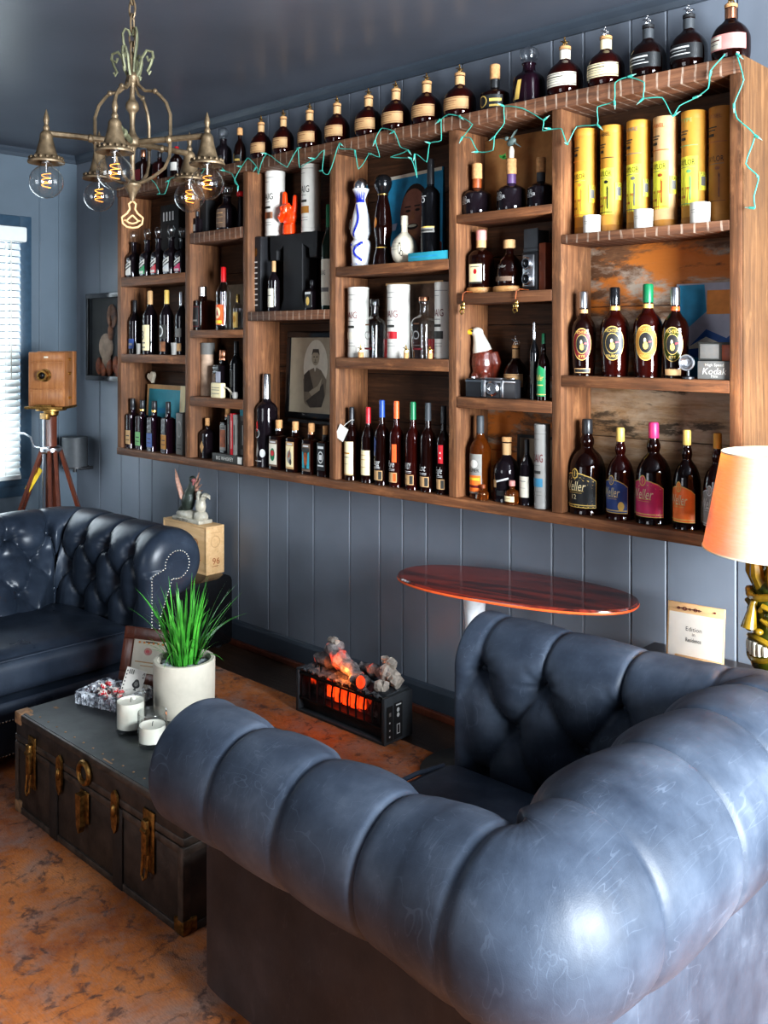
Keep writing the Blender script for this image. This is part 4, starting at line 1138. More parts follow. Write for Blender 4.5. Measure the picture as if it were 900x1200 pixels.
g = G(); g.lathe(smooth_prof([(.0, .01), (.07, .01), (.078, .016), (.078, .182), (.07, .192), (0, .193)], 3), 32); g.build('speaker_body', 'charcoal', t)
g = G(); g.lathe([(.084, .0), (.084, .010)], 24); g.bb(-.02, .02, .03, .116, -.02, .0, 0, .003); g.lathe([(.012, -.03), (.012, 0)], 10); g.build('bracket', 'black_plastic', t)
# shadow box on the wall
t = thing('shadow_box', 'black glazed shadow box of carved wooden figures left of the shelf', 'picture', (-5.27, 3.052, 1.35))
fw, fh = .46, .545
g = G()
for (x0, x1, z0, z1) in ((-fw/2, fw/2, 0, .03), (-fw/2, fw/2, fh-.03, fh), (-fw/2, -fw/2+.028, .03, fh-.03), (fw/2-.028, fw/2, .03, fh-.03)): g.bb(x0, x1, -.045, -.001, z0, z1, 0, .003)
g.build('frame', 'black_gloss', t)
g = G(); g.bb(-fw/2+.02, fw/2-.02, -.012, -.002, .02, fh-.02); g.build('backing', 'dark_grey', t)
g = G(); g.ell((.05, -.02, .40), (.06, .012, .075)); g.ell((.045, -.03, .37), (.02, .01, .035)); g.ell((.035, -.02, .30), (.03, .012, .06)); g.build('carving', 'carved', t)
g = G(); g.ell((-.02, -.02, .21), (.085, .014, .085)); g.ell((-.01, -.022, .13), (.05, .012, .06)); g.build('carving', 'carved_pale', t)
g = G()
for x, z in ((-.1, .09), (-.04, .07), (.03, .08), (.1, .1), (.13, .06)): g.ell((x, -.022, z), (.035, .014, .055))
g.build('carving', 'carved_orange', t)
g = G(); g.add([(-fw/2+.02, -.038, .02), (fw/2-.02, -.038, .02), (fw/2-.02, -.038, fh-.02), (-fw/2+.02, -.038, fh-.02)], [(0, 1, 2, 3)]); g.build('glazing', 'case_glass', t)

# ------------------------------------------------------------------ chandelier
CHX, CHY = -2.61, 1.587
K = 1/373.
Zp = lambda y: 1.6+(399-y)*K
t = thing('chandelier', 'weathered bronze five arm chandelier with clear globe bulbs', 'chandelier', (CHX, CHY, 0), R_(0))
camang = math.atan2(-CHY, -CHX)
def at(r_px, ang, y): return (r_px*K*math.cos(ang), r_px*K*math.sin(ang), Zp(y))
g = G(); g.lathe([(.07, ZC-.001), (.07, ZC-.012), (.05, ZC-.03), (.012, ZC-.05)], 24); g.build('ceiling_rose', 'bronze', t)
g = G(); z = ZC-.045; k = 0
while z > Zp(52):
    zc = z-.026; a = PI/2*(k % 2)+.5
    P = [(.010*math.cos(th)*math.cos(a), .010*math.cos(th)*math.sin(a), zc+.03*math.sin(th)) for th in [2*PI*q/16 for q in range(16)]]
    g.tube(P, .0035, 6, closed=True); z -= .044; k += 1
g.build('chain', 'bronze', t)
g = G(); g.lathe(smooth_prof([(0, Zp(60)), (.006, Zp(64)), (.009, Zp(82)), (.014, Zp(86)), (.018, Zp(90)), (.014, Zp(95)), (.008, Zp(100)), (.009, Zp(115)), (.019, Zp(121)), (.020, Zp(128)), (.010, Zp(134)), (.008, Zp(150)), (.014, Zp(158)), (.024, Zp(163)), (.024, Zp(170)), (.010, Zp(176)), (.008, Zp(205)), (.012, Zp(212)), (.028, Zp(216)), (.022, Zp(221)), (.012, Zp(228)), (.005, Zp(236))]), 16); g.build('shaft', 'bronze', t)
for k in range(3):
    a = camang+.5+2*PI*k/3; g = G(); g.tube([at(3, a, 86), at(5, a, 70), at(10, a, 50), at(11, a, 40), at(8, a, 34), at(4, a, 36), at(2, a, 42)], .004, 6); g.build('top_loop', 'verdigris', t)
for k in range(4):
    a = camang+PI/4+.35+PI/2*k
    g = G(); g.tube([at(4, a, 92), at(9, a, 82), at(12, a, 68), at(18, a, 60), at(25, a, 62), at(26, a, 69), at(20, a, 72), at(18, a, 67)], .0048, 6)
    g.tube([at(26, a, 66), at(23, a, 76), at(19, a, 84), at(21, a, 88), at(23, a, 84)], .0042, 6); g.build('scroll', 'verdigris', t)
    g = G(); g.tube([at(5, a, 90), at(8, a, 100), at(16, a, 107), at(28, a, 108), at(34, a, 113), at(42, a, 122), at(47, a, 136), at(47, a, 165), at(46, a, 185), at(40, a, 198), at(26, a, 208), at(12, a, 214), at(5, a, 214)], .0055, 6)
    for q, y in ((28, 108), (47, 165)): g.ell(at(q, a, y), (.009, .009, .009), 0, 8, 5)
    g.build('cage_strap', 'bronze', t)
bulbpos = []
for k in range(5):
    a = camang-R_(11)+R_(72)*k
    ca, sa = math.cos(a), math.sin(a)
    g = G(); g.tube([at(5, a, 167), at(30, a, 166), at(60, a, 165), at(95, a, 164)], .0075, 6, flat=1.3); g.ell(at(47, a, 166), (.012, .012, .014), 0, 8, 5)
    arm = g.build('arm', 'verdigris' if k == 0 else 'bronze', t)
    c = at(95, a, 0)[:2]
    g = G(); g.lathe(smooth_prof([(.010, Zp(161)), (.018, Zp(165)), (.020, Zp(171)), (.026, Zp(180)), (.034, Zp(189)), (.050, Zp(194)), (.055, Zp(196))], 3)+[(.054, Zp(198)), (.036, Zp(196)), (.02, Zp(190)), (.0, Zp(186))], 22, c=(*c, 0))
    for q in range(16): g.ell((c[0]+.047*math.cos(q*PI/8), c[1]+.047*math.sin(q*PI/8), Zp(192.5)), (.0055,)*3, 0, 6, 4)
    cup = g.build('bell_cup', 'bronze', t)
    g = G(); g.lathe(smooth_prof([(.006, Zp(163)), (.010, Zp(158)), (.006, Zp(154)), (.009, Zp(149)), (.006, Zp(143)), (0, Zp(136))]), 10, c=(*c, 0)); g.build('finial', 'bronze', cup)
    zc = Zp(219); R = .0505
    prof = [(.013, zc+.075), (.014, zc+.058), (.020, zc+.049)] + [(R*math.cos(th), zc+R*math.sin(th)) for th in [R_(66-q*12) for q in range(13)]] + [(.004, zc-R+.0002), (0, zc-R)]
    g = G(); g.lathe(prof, 28, c=(*c, 0), cap=False); bl = g.build('bulb', 'bulb_glass', t)
    g = G()
    P = [(c[0]+.014*math.cos(q*.75)*(1-.3*math.sin(q*.11)), c[1]+.014*math.sin(q*.75), zc-.020+.048*q/28) for q in range(29)]
    g.tube(P, .0009, 5); g.build('filament', 'filament', bl)
    g = G(); g.lathe([(.004, zc+.06), (.003, zc+.028)], 8, c=(*c, 0)); g.lathe([(.014, zc+.058), (.0145, zc+.084)], 14, c=(*c, 0)); g.build('bulb_stem', 'silver', bl)
a = camang+PI/2
g = G()
ax = Vector((math.cos(a), math.sin(a), 0))
for s in (-1, 1):
    g.tube([Vector((0, 0, Zp(y)))+ax*(s*x*K) for x, y in ((0, 235), (4, 239), (3, 245), (6, 250), (12, 255), (11, 262), (6, 266), (0, 267))], .0035, 6)
    g.tube([Vector((0, 0, Zp(y)))+ax*(s*x*K) for x, y in ((0, 252), (4, 256), (7, 259), (9, 258))], .003, 6)
    g.tube([Vector((0, 0, Zp(y)))+ax*(s*x*K) for x, y in ((0, 262), (4, 261), (8, 258))], .003, 6)
g.build('pendant', 'tan', t)
# ------------------------------------------------------------------ bottles and canisters
IT = {'T1': (-4.675, 2.914, 2.473, 0.0399, 0.209), 'T2': (-4.533, 2.929, 2.473, 0.0348, 0.182), 'T3': (-4.335, 2.908, 2.473, 0.0339, 0.179), 'T4': (-3.912, 2.905, 2.473, 0.0409, 0.214), 'T5': (-3.763, 2.896, 2.473, 0.0316, 0.189), 'N1': (-3.617, 2.914, 2.473, 0.0498, 0.22), 'N2': (-3.448, 2.913, 2.473, 0.0487, 0.208), 'N3': (-3.264, 2.917, 2.473, 0.0534, 0.214), 'N4': (-3.08, 2.918, 2.473, 0.0539, 0.21), 'N5': (-2.884, 2.922, 2.473, 0.0578, 0.209), 'N6': (-2.721, 2.922, 2.473, 0.0581, 0.219), 'N7': (-2.549, 2.924, 2.473, 0.0598, 0.219), 'N8': (-2.374, 2.925, 2.473, 0.0612, 0.23), 'T6': (-2.196, 2.92, 2.473, 0.0557, 0.192), 'T7': (-2.038, 2.921, 2.473, 0.0569, 0.225), 'N9': (-1.883, 2.925, 2.473, 0.061, 0.223), 'N10': (-1.715, 2.925, 2.473, 0.0613, 0.225), 'N11': (-1.551, 2.921, 2.473, 0.0571, 0.221), 'N12': (-1.405, 2.921, 2.473, 0.0573, 0.223), 'N13': (-1.264, 2.921, 2.473, 0.0573, 0.207), 'A1a': (-4.719, 2.878, 1.956, 0.0387, 0.265), 'A1b': (-4.575, 2.876, 1.956, 0.0369, 0.268), 'A1c': (-4.461, 2.875, 1.956, 0.0365, 0.268), 'A1d': (-4.338, 2.877, 1.956, 0.0383, 0.267), 'A1e': (-4.255, 2.892, 1.956, 0.038, 0.252), 'A2a': (-4.725, 2.889, 1.523, 0.0353, 0.306), 'A2b': (-4.552, 2.88, 1.523, 0.0415, 0.353), 'A2c': (-4.383, 2.877, 1.523, 0.0385, 0.351), 'A2d': (-4.252, 2.885, 1.523, 0.0357, 0.337), 'A3a': (-4.719, 2.872, 0.991, 0.0328, 0.279), 'A3b': (-4.616, 2.871, 0.991, 0.0324, 0.274), 'A3c': (-4.498, 2.873, 0.991, 0.0343, 0.274), 'A3d': (-4.36, 2.871, 0.991, 0.0315, 0.276), 'A3box': (-4.243, 2.873, 0.991, 0.0289, 0.222), 'A3paint': (-4.744, 3.071, 0.991, 0.1167, 0.349), 'B0a': (-4.091, 2.87, 2.155, 0.0262, 0.118), 'B0b': (-4.063, 2.915, 2.155, 0.0307, 0.178), 'B0c': (-3.879, 2.903, 2.155, 0.0493, 0.24), 'B1a': (-4.074, 2.894, 1.653, 0.0504, 0.228), 'B1b': (-3.879, 2.882, 1.653, 0.0384, 0.319), 'B1c': (-3.769, 2.889, 1.653, 0.0253, 0.177), 'B2a': (-4.069, 2.921, 1.311, 0.0374, 0.276), 'B2b': (-3.918, 2.911, 1.311, 0.0474, 0.241), 'B2c': (-3.78, 2.888, 1.311, 0.0338, 0.285), 'B3a': (-4.041, 2.899, 0.991, 0.0349, 0.205), 'B3b': (-3.948, 2.904, 0.991, 0.0303, 0.262), 'C1box': (-3.599, 2.889, 1.738, 0.035, 0.365), 'C1jig': (-3.469, 2.872, 1.738, 0.0283, 0.24), 'C1j2': (-3.229, 2.901, 1.738, 0.0275, 0.141), 'C1lap': (-3.114, 2.897, 1.738, 0.0327, 0.476), 'C3a': (-3.56, 2.902, 0.991, 0.0534, 0.447), 'C3b': (-3.443, 2.882, 0.991, 0.0383, 0.232), 'C3c': (-3.317, 2.875, 0.991, 0.0356, 0.232), 'C3d': (-3.204, 2.874, 0.991, 0.035, 0.231), 'C3e': (-3.101, 2.867, 0.991, 0.0306, 0.226), 'D1a': (-2.9, 2.89, 1.92, 0.0465, 0.387), 'D1b': (-2.783, 2.908, 1.92, 0.0439, 0.39), 'D1c': (-2.651, 2.899, 1.92, 0.0553, 0.201), 'D1d': (-2.498, 2.912, 1.92, 0.0383, 0.411), 'D2a': (-2.926, 2.901, 1.526, 0.0468, 0.306), 'D2b': (-2.814, 2.888, 1.526, 0.044, 0.25), 'D2c': (-2.688, 2.903, 1.526, 0.0485, 0.308), 'D2d': (-2.536, 2.893, 1.526, 0.0489, 0.252), 'D2e': (-2.439, 2.902, 1.526, 0.0378, 0.308), 'D2f': (-2.853, 2.843, 1.526, 0.0165, 0.056), 'D2g': (-2.588, 2.841, 1.526, 0.014, 0.057), 'D2h': (-2.459, 2.841, 1.526, 0.0136, 0.057), 'D3a': (-2.943, 2.876, 0.991, 0.0318, 0.317), 'D3b': (-2.84, 2.875, 0.991, 0.0312, 0.322), 'D3c': (-2.755, 2.872, 0.991, 0.0326, 0.356), 'D3d': (-2.669, 2.869, 0.991, 0.0303, 0.356), 'D3e': (-2.574, 2.867, 0.991, 0.0315, 0.357), 'D3f': (-2.494, 2.869, 0.991, 0.0328, 0.357), 'D3g': (-2.408, 2.865, 0.991, 0.0288, 0.348), 'E1a': (-2.268, 2.9, 2.086, 0.0563, 0.204), 'E1b': (-2.102, 2.898, 2.086, 0.0543, 0.201), 'E1c': (-1.973, 2.904, 2.086, 0.0497, 0.188), 'E2a': (-2.254, 2.909, 1.782, 0.0447, 0.247), 'E2b': (-2.124, 2.916, 1.782, 0.0515, 0.202), 'E2cam': (-1.994, 2.885, 1.782, 0.0311, 0.234), 'E3a': (-2.269, 2.944, 1.383, 0.0601, 0.281), 'E3b': (-2.113, 2.927, 1.383, 0.0435, 0.24), 'E3c': (-1.98, 2.871, 1.383, 0.017, 0.283), 'E3d': (-1.934, 2.863, 1.383, 0.0244, 0.242), 'E4a': (-2.248, 2.895, 0.991, 0.0412, 0.317), 'E4b': (-2.13, 2.906, 0.991, 0.0515, 0.242), 'E4c': (-2.071, 2.859, 0.991, 0.0252, 0.087), 'E4g': (-2.204, 2.855, 0.991, 0.0211, 0.058), 'E4d': (-2.023, 2.886, 0.991, 0.0266, 0.242), 'E4e': (-1.941, 2.865, 0.991, 0.0291, 0.305), 'F1a': (-1.789, 2.913, 1.972, 0.0394, 0.376), 'F1b': (-1.685, 2.913, 1.972, 0.039, 0.372), 'F1c': (-1.583, 2.914, 1.972, 0.04, 0.373), 'F1d': (-1.484, 2.914, 1.972, 0.0402, 0.37), 'F1e': (-1.384, 2.915, 1.972, 0.041, 0.372), 'F1f': (-1.291, 2.921, 1.972, 0.0424, 0.371), 'F1x': (-1.731, 2.858, 1.972, 0.0304, 0.061), 'F1y': (-1.536, 2.86, 1.972, 0.0315, 0.063), 'F1z': (-1.338, 2.86, 1.972, 0.0322, 0.066), 'F2a': (-1.781, 2.887, 1.477, 0.0428, 0.295), 'F2b': (-1.662, 2.894, 1.477, 0.0501, 0.306), 'F2c': (-1.536, 2.892, 1.477, 0.0483, 0.312), 'F2d': (-1.436, 2.887, 1.477, 0.0428, 0.297), 'F3a': (-1.78, 2.908, 0.991, 0.0637, 0.33), 'F3b': (-1.639, 2.891, 0.991, 0.0469, 0.31), 'F3c': (-1.521, 2.902, 0.991, 0.0578, 0.334), 'F3d': (-1.396, 2.888, 0.991, 0.0436, 0.318), 'F3e': (-1.293, 2.887, 0.991, 0.0434, 0.314)}
def cyl(r, z0, z1, b=.03): return [(r, z0), (r, z0+(z1-z0)*.02), (r, z1-.004), (r*.93, z1), (0, z1)]
KIND = {
 'michter': ([(0, 0), (.80, 0), (.86, .012), (.92, .12), (1, .40), (1, .52), (.95, .58), (.78, .64), (.5, .69), (.35, .735), (.32, .78), (.32, .86)], 2, [('wax_cap', [(.345, .80), (.36, .81), (.36, .985), (.3, 1), (0, 1)], 'cap'), ('neck_band', [(.338, .735), (.345, .74), (.335, .785), (.33, .786)], 'band')]),
 'wine': ([(0, 0), (.94, 0), (1, .012), (1, .56), (.96, .61), (.72, .68), (.45, .735), (.36, .78), (.34, .86), (.34, .93)], 2, [('capsule', [(.365, .76), (.36, .78), (.36, .985), (.3, 1), (0, 1)], 'cap')]),
 'tall': ([(0, 0), (.94, 0), (1, .012), (1, .56), (.97, .60), (.82, .645), (.55, .68), (.40, .715), (.37, .76), (.36, .86)], 2, [('capsule', [(.40, .795), (.40, .80), (.385, .985), (.33, 1), (0, 1)], 'cap')]),
 'weller': ([(0, 0), (.93, 0), (.98, .012), (1, .25), (1, .42), (.93, .53), (.70, .62), (.42, .675), (.33, .70), (.35, .72), (.39, .75), (.36, .79), (.28, .83), (.27, .88)], 2, [('capsule', [(.30, .845), (.305, .85), (.295, .985), (.25, 1), (0, 1)], 'cap')]),
 'square': ([(0, 0), (.93, 0), (1, .014), (1, .62), (.95, .665), (.70, .69), (.42, .705), (.36, .73), (.36, .80)], 6, [('neck_ring', [(.40, .775), (.46, .78), (.46, .82), (.40, .825)], 'band'), ('stopper', [(.40, .82), (.44, .83), (.44, .985), (.38, 1), (0, 1)], 'cap')]),
 'flask': ([(0, 0), (.93, 0), (1, .014), (1, .55), (.95, .62), (.65, .68), (.35, .71), (.30, .75), (.30, .84)], 5, [('stopper', [(.32, .80), (.36, .81), (.36, .985), (.3, 1), (0, 1)], 'cap')]),
 'squat': ([(0, 0), (.90, 0), (.97, .015), (1, .10), (1, .36), (.96, .41), (.72, .46), (.40, .50), (.29, .535), (.27, .58), (.27, .80)], 2, [('neck_wrap', [(.31, .52), (.32, .53), (.32, .70), (.30, .705)], 'band'), ('stopper', [(.32, .70), (.36, .71), (.36, .985), (.3, 1), (0, 1)], 'cap')]),
 'decanter': ([(0, 0), (.9, 0), (.97, .015), (1, .05), (1, .38), (.94, .44), (.72, .49), (.46, .53), (.38, .57), (.36, .72), (.46, .735), (.46, .76)], 4, [('glass_stopper', [(.3, .755), (.36, .78), (.30, .80), (.44, .84), (.56, .90), (.48, .96), (.30, .995), (0, 1)], 'cap')]),
 'clear_decanter': ([(0, 0), (.85, 0), (.95, .012), (1, .06), (.98, .42), (.80, .52), (.50, .58), (.40, .62), (.38, .70), (.44, .715), (.44, .73)], 2.6, [('glass_stopper', [(.32, .73), (.36, .75), (.34, .77), (.56, .80), (.66, .87), (.60, .95), (.35, .995), (0, 1)], 'cap')]),
 'blanton': ([(0, 0), (.70, 0), (.80, .012), (.92, .06), (1, .17), (1, .36), (.93, .44), (.74, .52), (.50, .575), (.34, .62), (.30, .66), (.30, .80)], 2.4, [('neck_label', [(.325, .63), (.33, .64), (.33, .775), (.31, .78)], 'band'), ('cork', [(.31, .79), (.35, .795), (.35, .835), (.3, .845), (0, .845)], 'cork')]),
 'round': ([(0, 0), (.45, 0), (.62, .015), (.88, .11), (1, .26), (.95, .40), (.75, .52), (.46, .60), (.28, .65), (.25, .68), (.25, .80), (.29, .81), (.29, .84)], 2, [('stopper', [(.27, .84), (.28, .85), (.28, .985), (.24, 1), (0, 1)], 'cap')]),
 'fourroses': ([(0, 0), (.93, 0), (1, .014), (1, .50), (.92, .57), (.68, .63), (.42, .67), (.36, .70), (.36, .80)], 3.2, [('neck_band', [(.42, .69), (.43, .70), (.43, .82), (.41, .825)], 'band'), ('stopper', [(.44, .82), (.46, .83), (.46, .985), (.40, 1), (0, 1)], 'cap')]),
 'shoulder': ([(0, 0), (.93, 0), (1, .014), (1, .22), (.95, .38), (.80, .52), (.55, .61), (.36, .67), (.30, .72), (.30, .86)], 2, [('stopper', [(.32, .80), (.46, .81), (.46, .93), (.44, .985), (.36, 1), (0, 1)], 'cap')]),
 'jug': ([(0, 0), (.93, 0), (1, .014), (1, .44), (.95, .52), (.75, .61), (.48, .67), (.32, .71), (.30, .74), (.30, .92)], 2, [('neck_sleeve', [(.33, .72), (.34, .73), (.34, .90), (.32, .905)], 'band'), ('cork', [(.32, .92), (.38, .925), (.38, .985), (.34, 1), (0, 1)], 'cap')]),
 'magnum': ([(0, 0), (.94, 0), (1, .012), (1, .58), (.96, .63), (.75, .67), (.45, .70), (.38, .73), (.36, .80), (.36, .9)], 2, [('capsule', [(.40, .73), (.40, .74), (.37, .985), (.3, 1), (0, 1)], 'cap')]),
 'empty': ([(0, 0), (.80, 0), (.86, .012), (.95, .3), (1, .52), (.94, .60), (.72, .66), (.42, .70), (.32, .73), (.30, .80), (.30, .88), (.40, .89), (.40, .93)], 3, [('stopper', [(.36, .93), (.44, .935), (.44, .99), (.4, 1), (0, 1)], 'cap')]),
 'mini': ([(0, 0), (.9, 0), (.97, .02), (1, .2), (1, .45), (.8, .56), (.45, .62), (.36, .66), (.36, .80)], 2.6, [('stopper', [(.4, .76), (.46, .77), (.46, .98), (.4, 1), (0, 1)], 'cap')]),
 'ceramic': ([(0, 0), (.80, 0), (.84, .01), (.92, .18), (.95, .25), (.88, .285), (.72, .31), (.78, .335), (.95, .37), (.99, .42), (.92, .50), (.80, .57), (.62, .66), (.50, .715), (.44, .745), (.46, .77), (.62, .82), (.80, .865), (.80, .875)], 2, [('silver_dome', [(.66, .872), (.70, .88), (.68, .93), (.50, .975), (.25, .995), (0, 1)], 'cap')]),
 'tequila': ([(0, 0), (.98, 0), (1, .012), (.92, .10), (.80, .15), (.72, .20), (.74, .27), (.85, .35), (.90, .42), (.85, .52), (.70, .64), (.54, .72), (.46, .77)], 2, [('collar', [(.5, .77), (.54, .772), (.54, .785), (.5, .787)], 'band'), ('bulb_stopper', [(.45, .785), (.55, .80), (.82, .86), (.90, .91), (.80, .96), (.45, .995), (0, 1)], 'cap')]),
}
def bottle(key, kind, label, glass, cap, ops=(), band='gold', cork='cork', name='whiskey_bottle', cat='bottle', group=None, rz=0, at=None, scale=1):
    x, y, z, R, H = IT[key] if key in IT else at
    prof, e, caps = KIND[kind]
    t = thing(name, label, cat, (x, y, z+.0006), R_(rz), group)
    P = [(r*R, q*H) for r, q in smooth_prof(prof, 3)]
    g = G(); g.lathe(P, 32 if R > .02 else 20, e); body = g.build('bottle_body', glass, t)
    for nm, pr, slot in caps:
        m = {'cap': cap, 'band': band, 'cork': cork}[slot]
        if m is None: continue
        g = G(); g.lathe([(r*R, q*H) for r, q in pr], 20, 2); g.build(nm, m, t)
    def rad(zz):
        for (r0, q0), (r1, q1) in zip(P, P[1:]):
            if q0 <= zz <= q1 and q1 > q0: return r0+(r1-r0)*(zz-q0)/(q1-q0)
        return P[-1][0]
    def surf(xx, zz, off):
        a = -PI/2 + (xx/R if e < 3 else math.atan(xx/R))
        r = rad(zz)*se(a, e)+off
        return (r*math.cos(a), r*math.sin(a), zz)
    D = Decal(surf, R*.14); D.ops(ops, R, H); D.done('label', t)
    return t
def tube(key, label, ops, body, lid, base, cat='canister', name='whisky_canister', group=None, rz=0, lids=(.93, 1), bases=(0, .06)):
    x, y, z, R, H = IT[key]
    t = thing(name, label, cat, (x, y, z+.0006), R_(rz), group)
    g = G(); g.lathe([(0, .001), (R*.985, .001), (R*.985, H-.001), (0, H-.001)], 36); g.build('tube', body, t)
    g = G(); g.lathe([(R*.99, H*lids[0]), (R, H*lids[0]+.001), (R, H-.003), (R*.97, H), (R*.9, H), (R*.88, H-.004), (0, H-.004)], 36); g.build('lid', lid, t)
    g = G(); g.lathe([(0, 0), (R*.99, 0), (R, .002), (R, H*bases[1]), (R*.985, H*bases[1]+.001)], 36); g.build('base', base, t)
    def surf(xx, zz, off):
        a = -PI/2+xx/R; return ((R*.985+off)*math.cos(a), (R*.985+off)*math.sin(a), zz)
    D = Decal(surf, R*.14); D.ops(ops, R, H); D.done('label', t); return t

# --- round bottles with horse stoppers along the top
def horse(t, H, m):
    z = H*.845; g = G()
    s = H*.155/.062
    def p(a, b, c): return (a*s, b*s, z+c*s)
    g.ell(p(0, 0, .024), (.017*s, .007*s, .008*s), 0, 10, 6); g.tube([p(-.012, 0, .028), p(-.022, 0, .038), p(-.028, 0, .040)], [.005*s, .004*s, .0025*s], 6); g.tube([p(-.028, 0, .040), p(-.036, 0, .035)], [.0036*s, .002*s], 6)
    for a, b in ((-.012, -.026), (-.009, -.016), (.011, .022), (.013, .014)): g.tube([p(a, 0, .02), p((a+b)/2, 0, .010), p(b, 0, .001)], [.0035*s, .0025*s, .0018*s], 5)
    g.tube([p(.016, 0, .028), p(.027, 0, .026), p(.032, 0, .016)], .002*s, 5)
    g.ell(p(.0, 0, .040), (.006*s, .006*s, .010*s), 0, 8, 5); g.ell(p(-.004, 0, .055), (.0055*s,)*3, 0, 8, 5); g.tube([p(-.002, 0, .046), p(-.014, 0, .042)], .0025*s, 5); g.tube([p(0, 0, -.001), p(0, 0, .022)], .003*s, 5)
    return g.build('horse_stopper', m, t)
tan_l = [('r', -1.25, 1.25, .17, .38, 'tan'), ('r', -1.25, 1.25, .35, .362, 'carved'), ('r', -1.25, 1.25, .19, .2, 'carved'), ('r', -.75, .45, .305, .32, 'carved'), ('r', -.6, .3, .27, .277, 'carved'), ('r', -.7, .4, .235, .242, 'carved')]
gr_l = [('r', -1.25, 1.25, .17, .38, 'paper'), ('r', -1.25, 1.25, .35, .362, 'mid_grey'), ('r', -1.25, 1.25, .19, .2, 'mid_grey'), ('r', -.75, .45, .305, .32, 'dark_grey'), ('r', -.6, .3, .27, .277, 'mid_grey'), ('r', -.7, .4, .235, .242, 'mid_grey')]
bk_l = [('r', -1.25, 1.25, .17, .38, 'label_black'), ('r', -.85, .45, .315, .34, 'silver_ink'), ('r', -.6, .3, .275, .284, 'silver_ink'), ('r', -.8, .5, .225, .24, 'silver_ink')]
pk_l = [('r', -1.25, 1.25, .17, .38, 'pink'), ('r', -1.1, -.1, .19, .36, 'paper'), ('r', -.9, -.2, .30, .315, 'dark_red'), ('r', -.8, -.3, .25, .26, 'mid_grey')]
ordn = ['first', 'second', 'third', 'fourth', 'fifth', 'sixth', 'seventh', 'eighth']
Hn = .235; Rn = .0585
def bl(key, label, ops, band, glass='whiskey_red', cork='cork', hm='old_brass'):
    x, y, z, R, H = IT[key]; IT['_'+key] = (x, y, z, R, max(H, .232))
    t = bottle('_'+key, 'blanton', label, glass, None, ops, band, cork, group='horse stopper bottles on top of the shelf'); horse(t, max(H, .232), hm)
    return t
for i in range(8):
    bl('N%d' % (i+1), '%s tan banded horse stopper bottle right of the yellow labelled slim bottle' % ordn[i], tan_l, 'tan')
bl('N9', 'round horse stopper bottle with grey cream band, just right of the clear stoppered decanter', gr_l, 'paper')
bl('N10', 'round horse stopper bottle with cream band and silver horse, left of the black labelled pair', [q if q[-1] != 'paper' else q[:-1]+('cream',) for q in gr_l], 'cream', hm='silver')
bl('N11', 'round horse stopper bottle with black label, left one of the black labelled pair', bk_l, 'charcoal', 'whiskey_dark', 'black_matte', 'silver')
bl('N12', 'round horse stopper bottle with black label, right one of the black labelled pair', bk_l, 'charcoal', 'whiskey_dark', 'black_matte', 'silver')
bl('N13', 'pink and white labelled horse stopper bottle at the right end of the shelf', pk_l, 'copper', 'whiskey_dark')
bottle('T1', 'flask', 'dark flask with copper cap at far left of the shelf top behind the chandelier', 'whiskey_dark', 'copper', [('r', -.7, .7, .15, .45, 'dark_red')], name='liquor_bottle')
bottle('T2', 'flask', 'dark red flask on the shelf top, second from the left end', 'whiskey_red', 'black_plastic', [('r', -.7, .7, .1, .3, 'carved_orange')], name='liquor_bottle')
bottle('T3', 'wine', 'bottle with white label on the shelf top behind the chandelier bell cup', 'whiskey_dark', 'red', [('r', -1, 1, .25, .5, 'white')], name='liquor_bottle')
bottle('T4', 'clear_decanter', 'dark round bottle with large glass ball stopper near left end of the shelf top', 'wine_black', 'crystal', [('r', -.8, .8, .12, .3, 'label_black'), ('r', -.5, .5, .2, .22, 'silver_ink')], name='decanter')
bottle('T5', 'shoulder', 'slim necked dark bottle with yellow label beside the glass ball stoppered bottle', 'whiskey_dark', 'cork', [('r', -1.1, 1.1, .08, .26, 'label_black'), ('r', -.9, -.2, .1, .3, 'gold_ink'), ('r', .0, .9, .1, .16, 'gold_ink')], name='liquor_bottle')
bottle('T6', 'squat', 'slim necked bottle with gold oval label left of the crystal decanter', 'whiskey_dark', 'cork', [('r', -1.2, 1.2, .08, .34, 'label_black'), ('e', -.35, .22, .42, .12, 'gold_ink'), ('e', -.35, .22, .34, .095, 'label_black'), ('r', .25, 1.1, .1, .14, 'gold_ink'), ('r', .25, 1.1, .2, .26, 'gold_ink')], 'label_black', name='liquor_bottle')
bottle('T7', 'clear_decanter', 'cut crystal decanter with big round glass stopper on the shelf top', 'purple_liquid', 'crystal', [('p', [(-.5, .1), (-.1, .1), (.1, .42), (-.2, .42)], 'gold_ink')], name='decanter')

# --- far left bay
for k, (key, m, ds) in enumerate((('A1a', 'white', 'leftmost decanter in the far left bay, plain white slanted label'), ('A1b', 'label_green', 'decanter with green striped slanted label in the far left bay'), ('A1c', 'red', 'decanter with red striped slanted label in the far left bay'), ('A1d', 'silver_ink', 'decanter with grey slanted label right of the red striped one'), ('A1e', 'magenta', 'pink labelled decanter half hidden by the second post'))):
    bottle(key, 'decanter', 'glass stoppered ' + ds, 'wine_black', 'crystal', [('p', [(-.85, .16), (.75, .26), (.75, .36), (-.85, .26)], 'white'), ('p', [(-.85, .05), (.75, .05), (.75, .23), (-.85, .13)], m), ('r', -.6, .5, .06, .11, 'white'), ('p', [(-.6, .215), (.5, .285), (.5, .31), (-.6, .24)], 'ink')], name='decanter', group='glass stoppered decanters in the far left bay')
t = thing('tin_box', 'tall black box with white letters behind the glass stoppered decanters', 'box', (-4.47, 2.985, 1.9565))
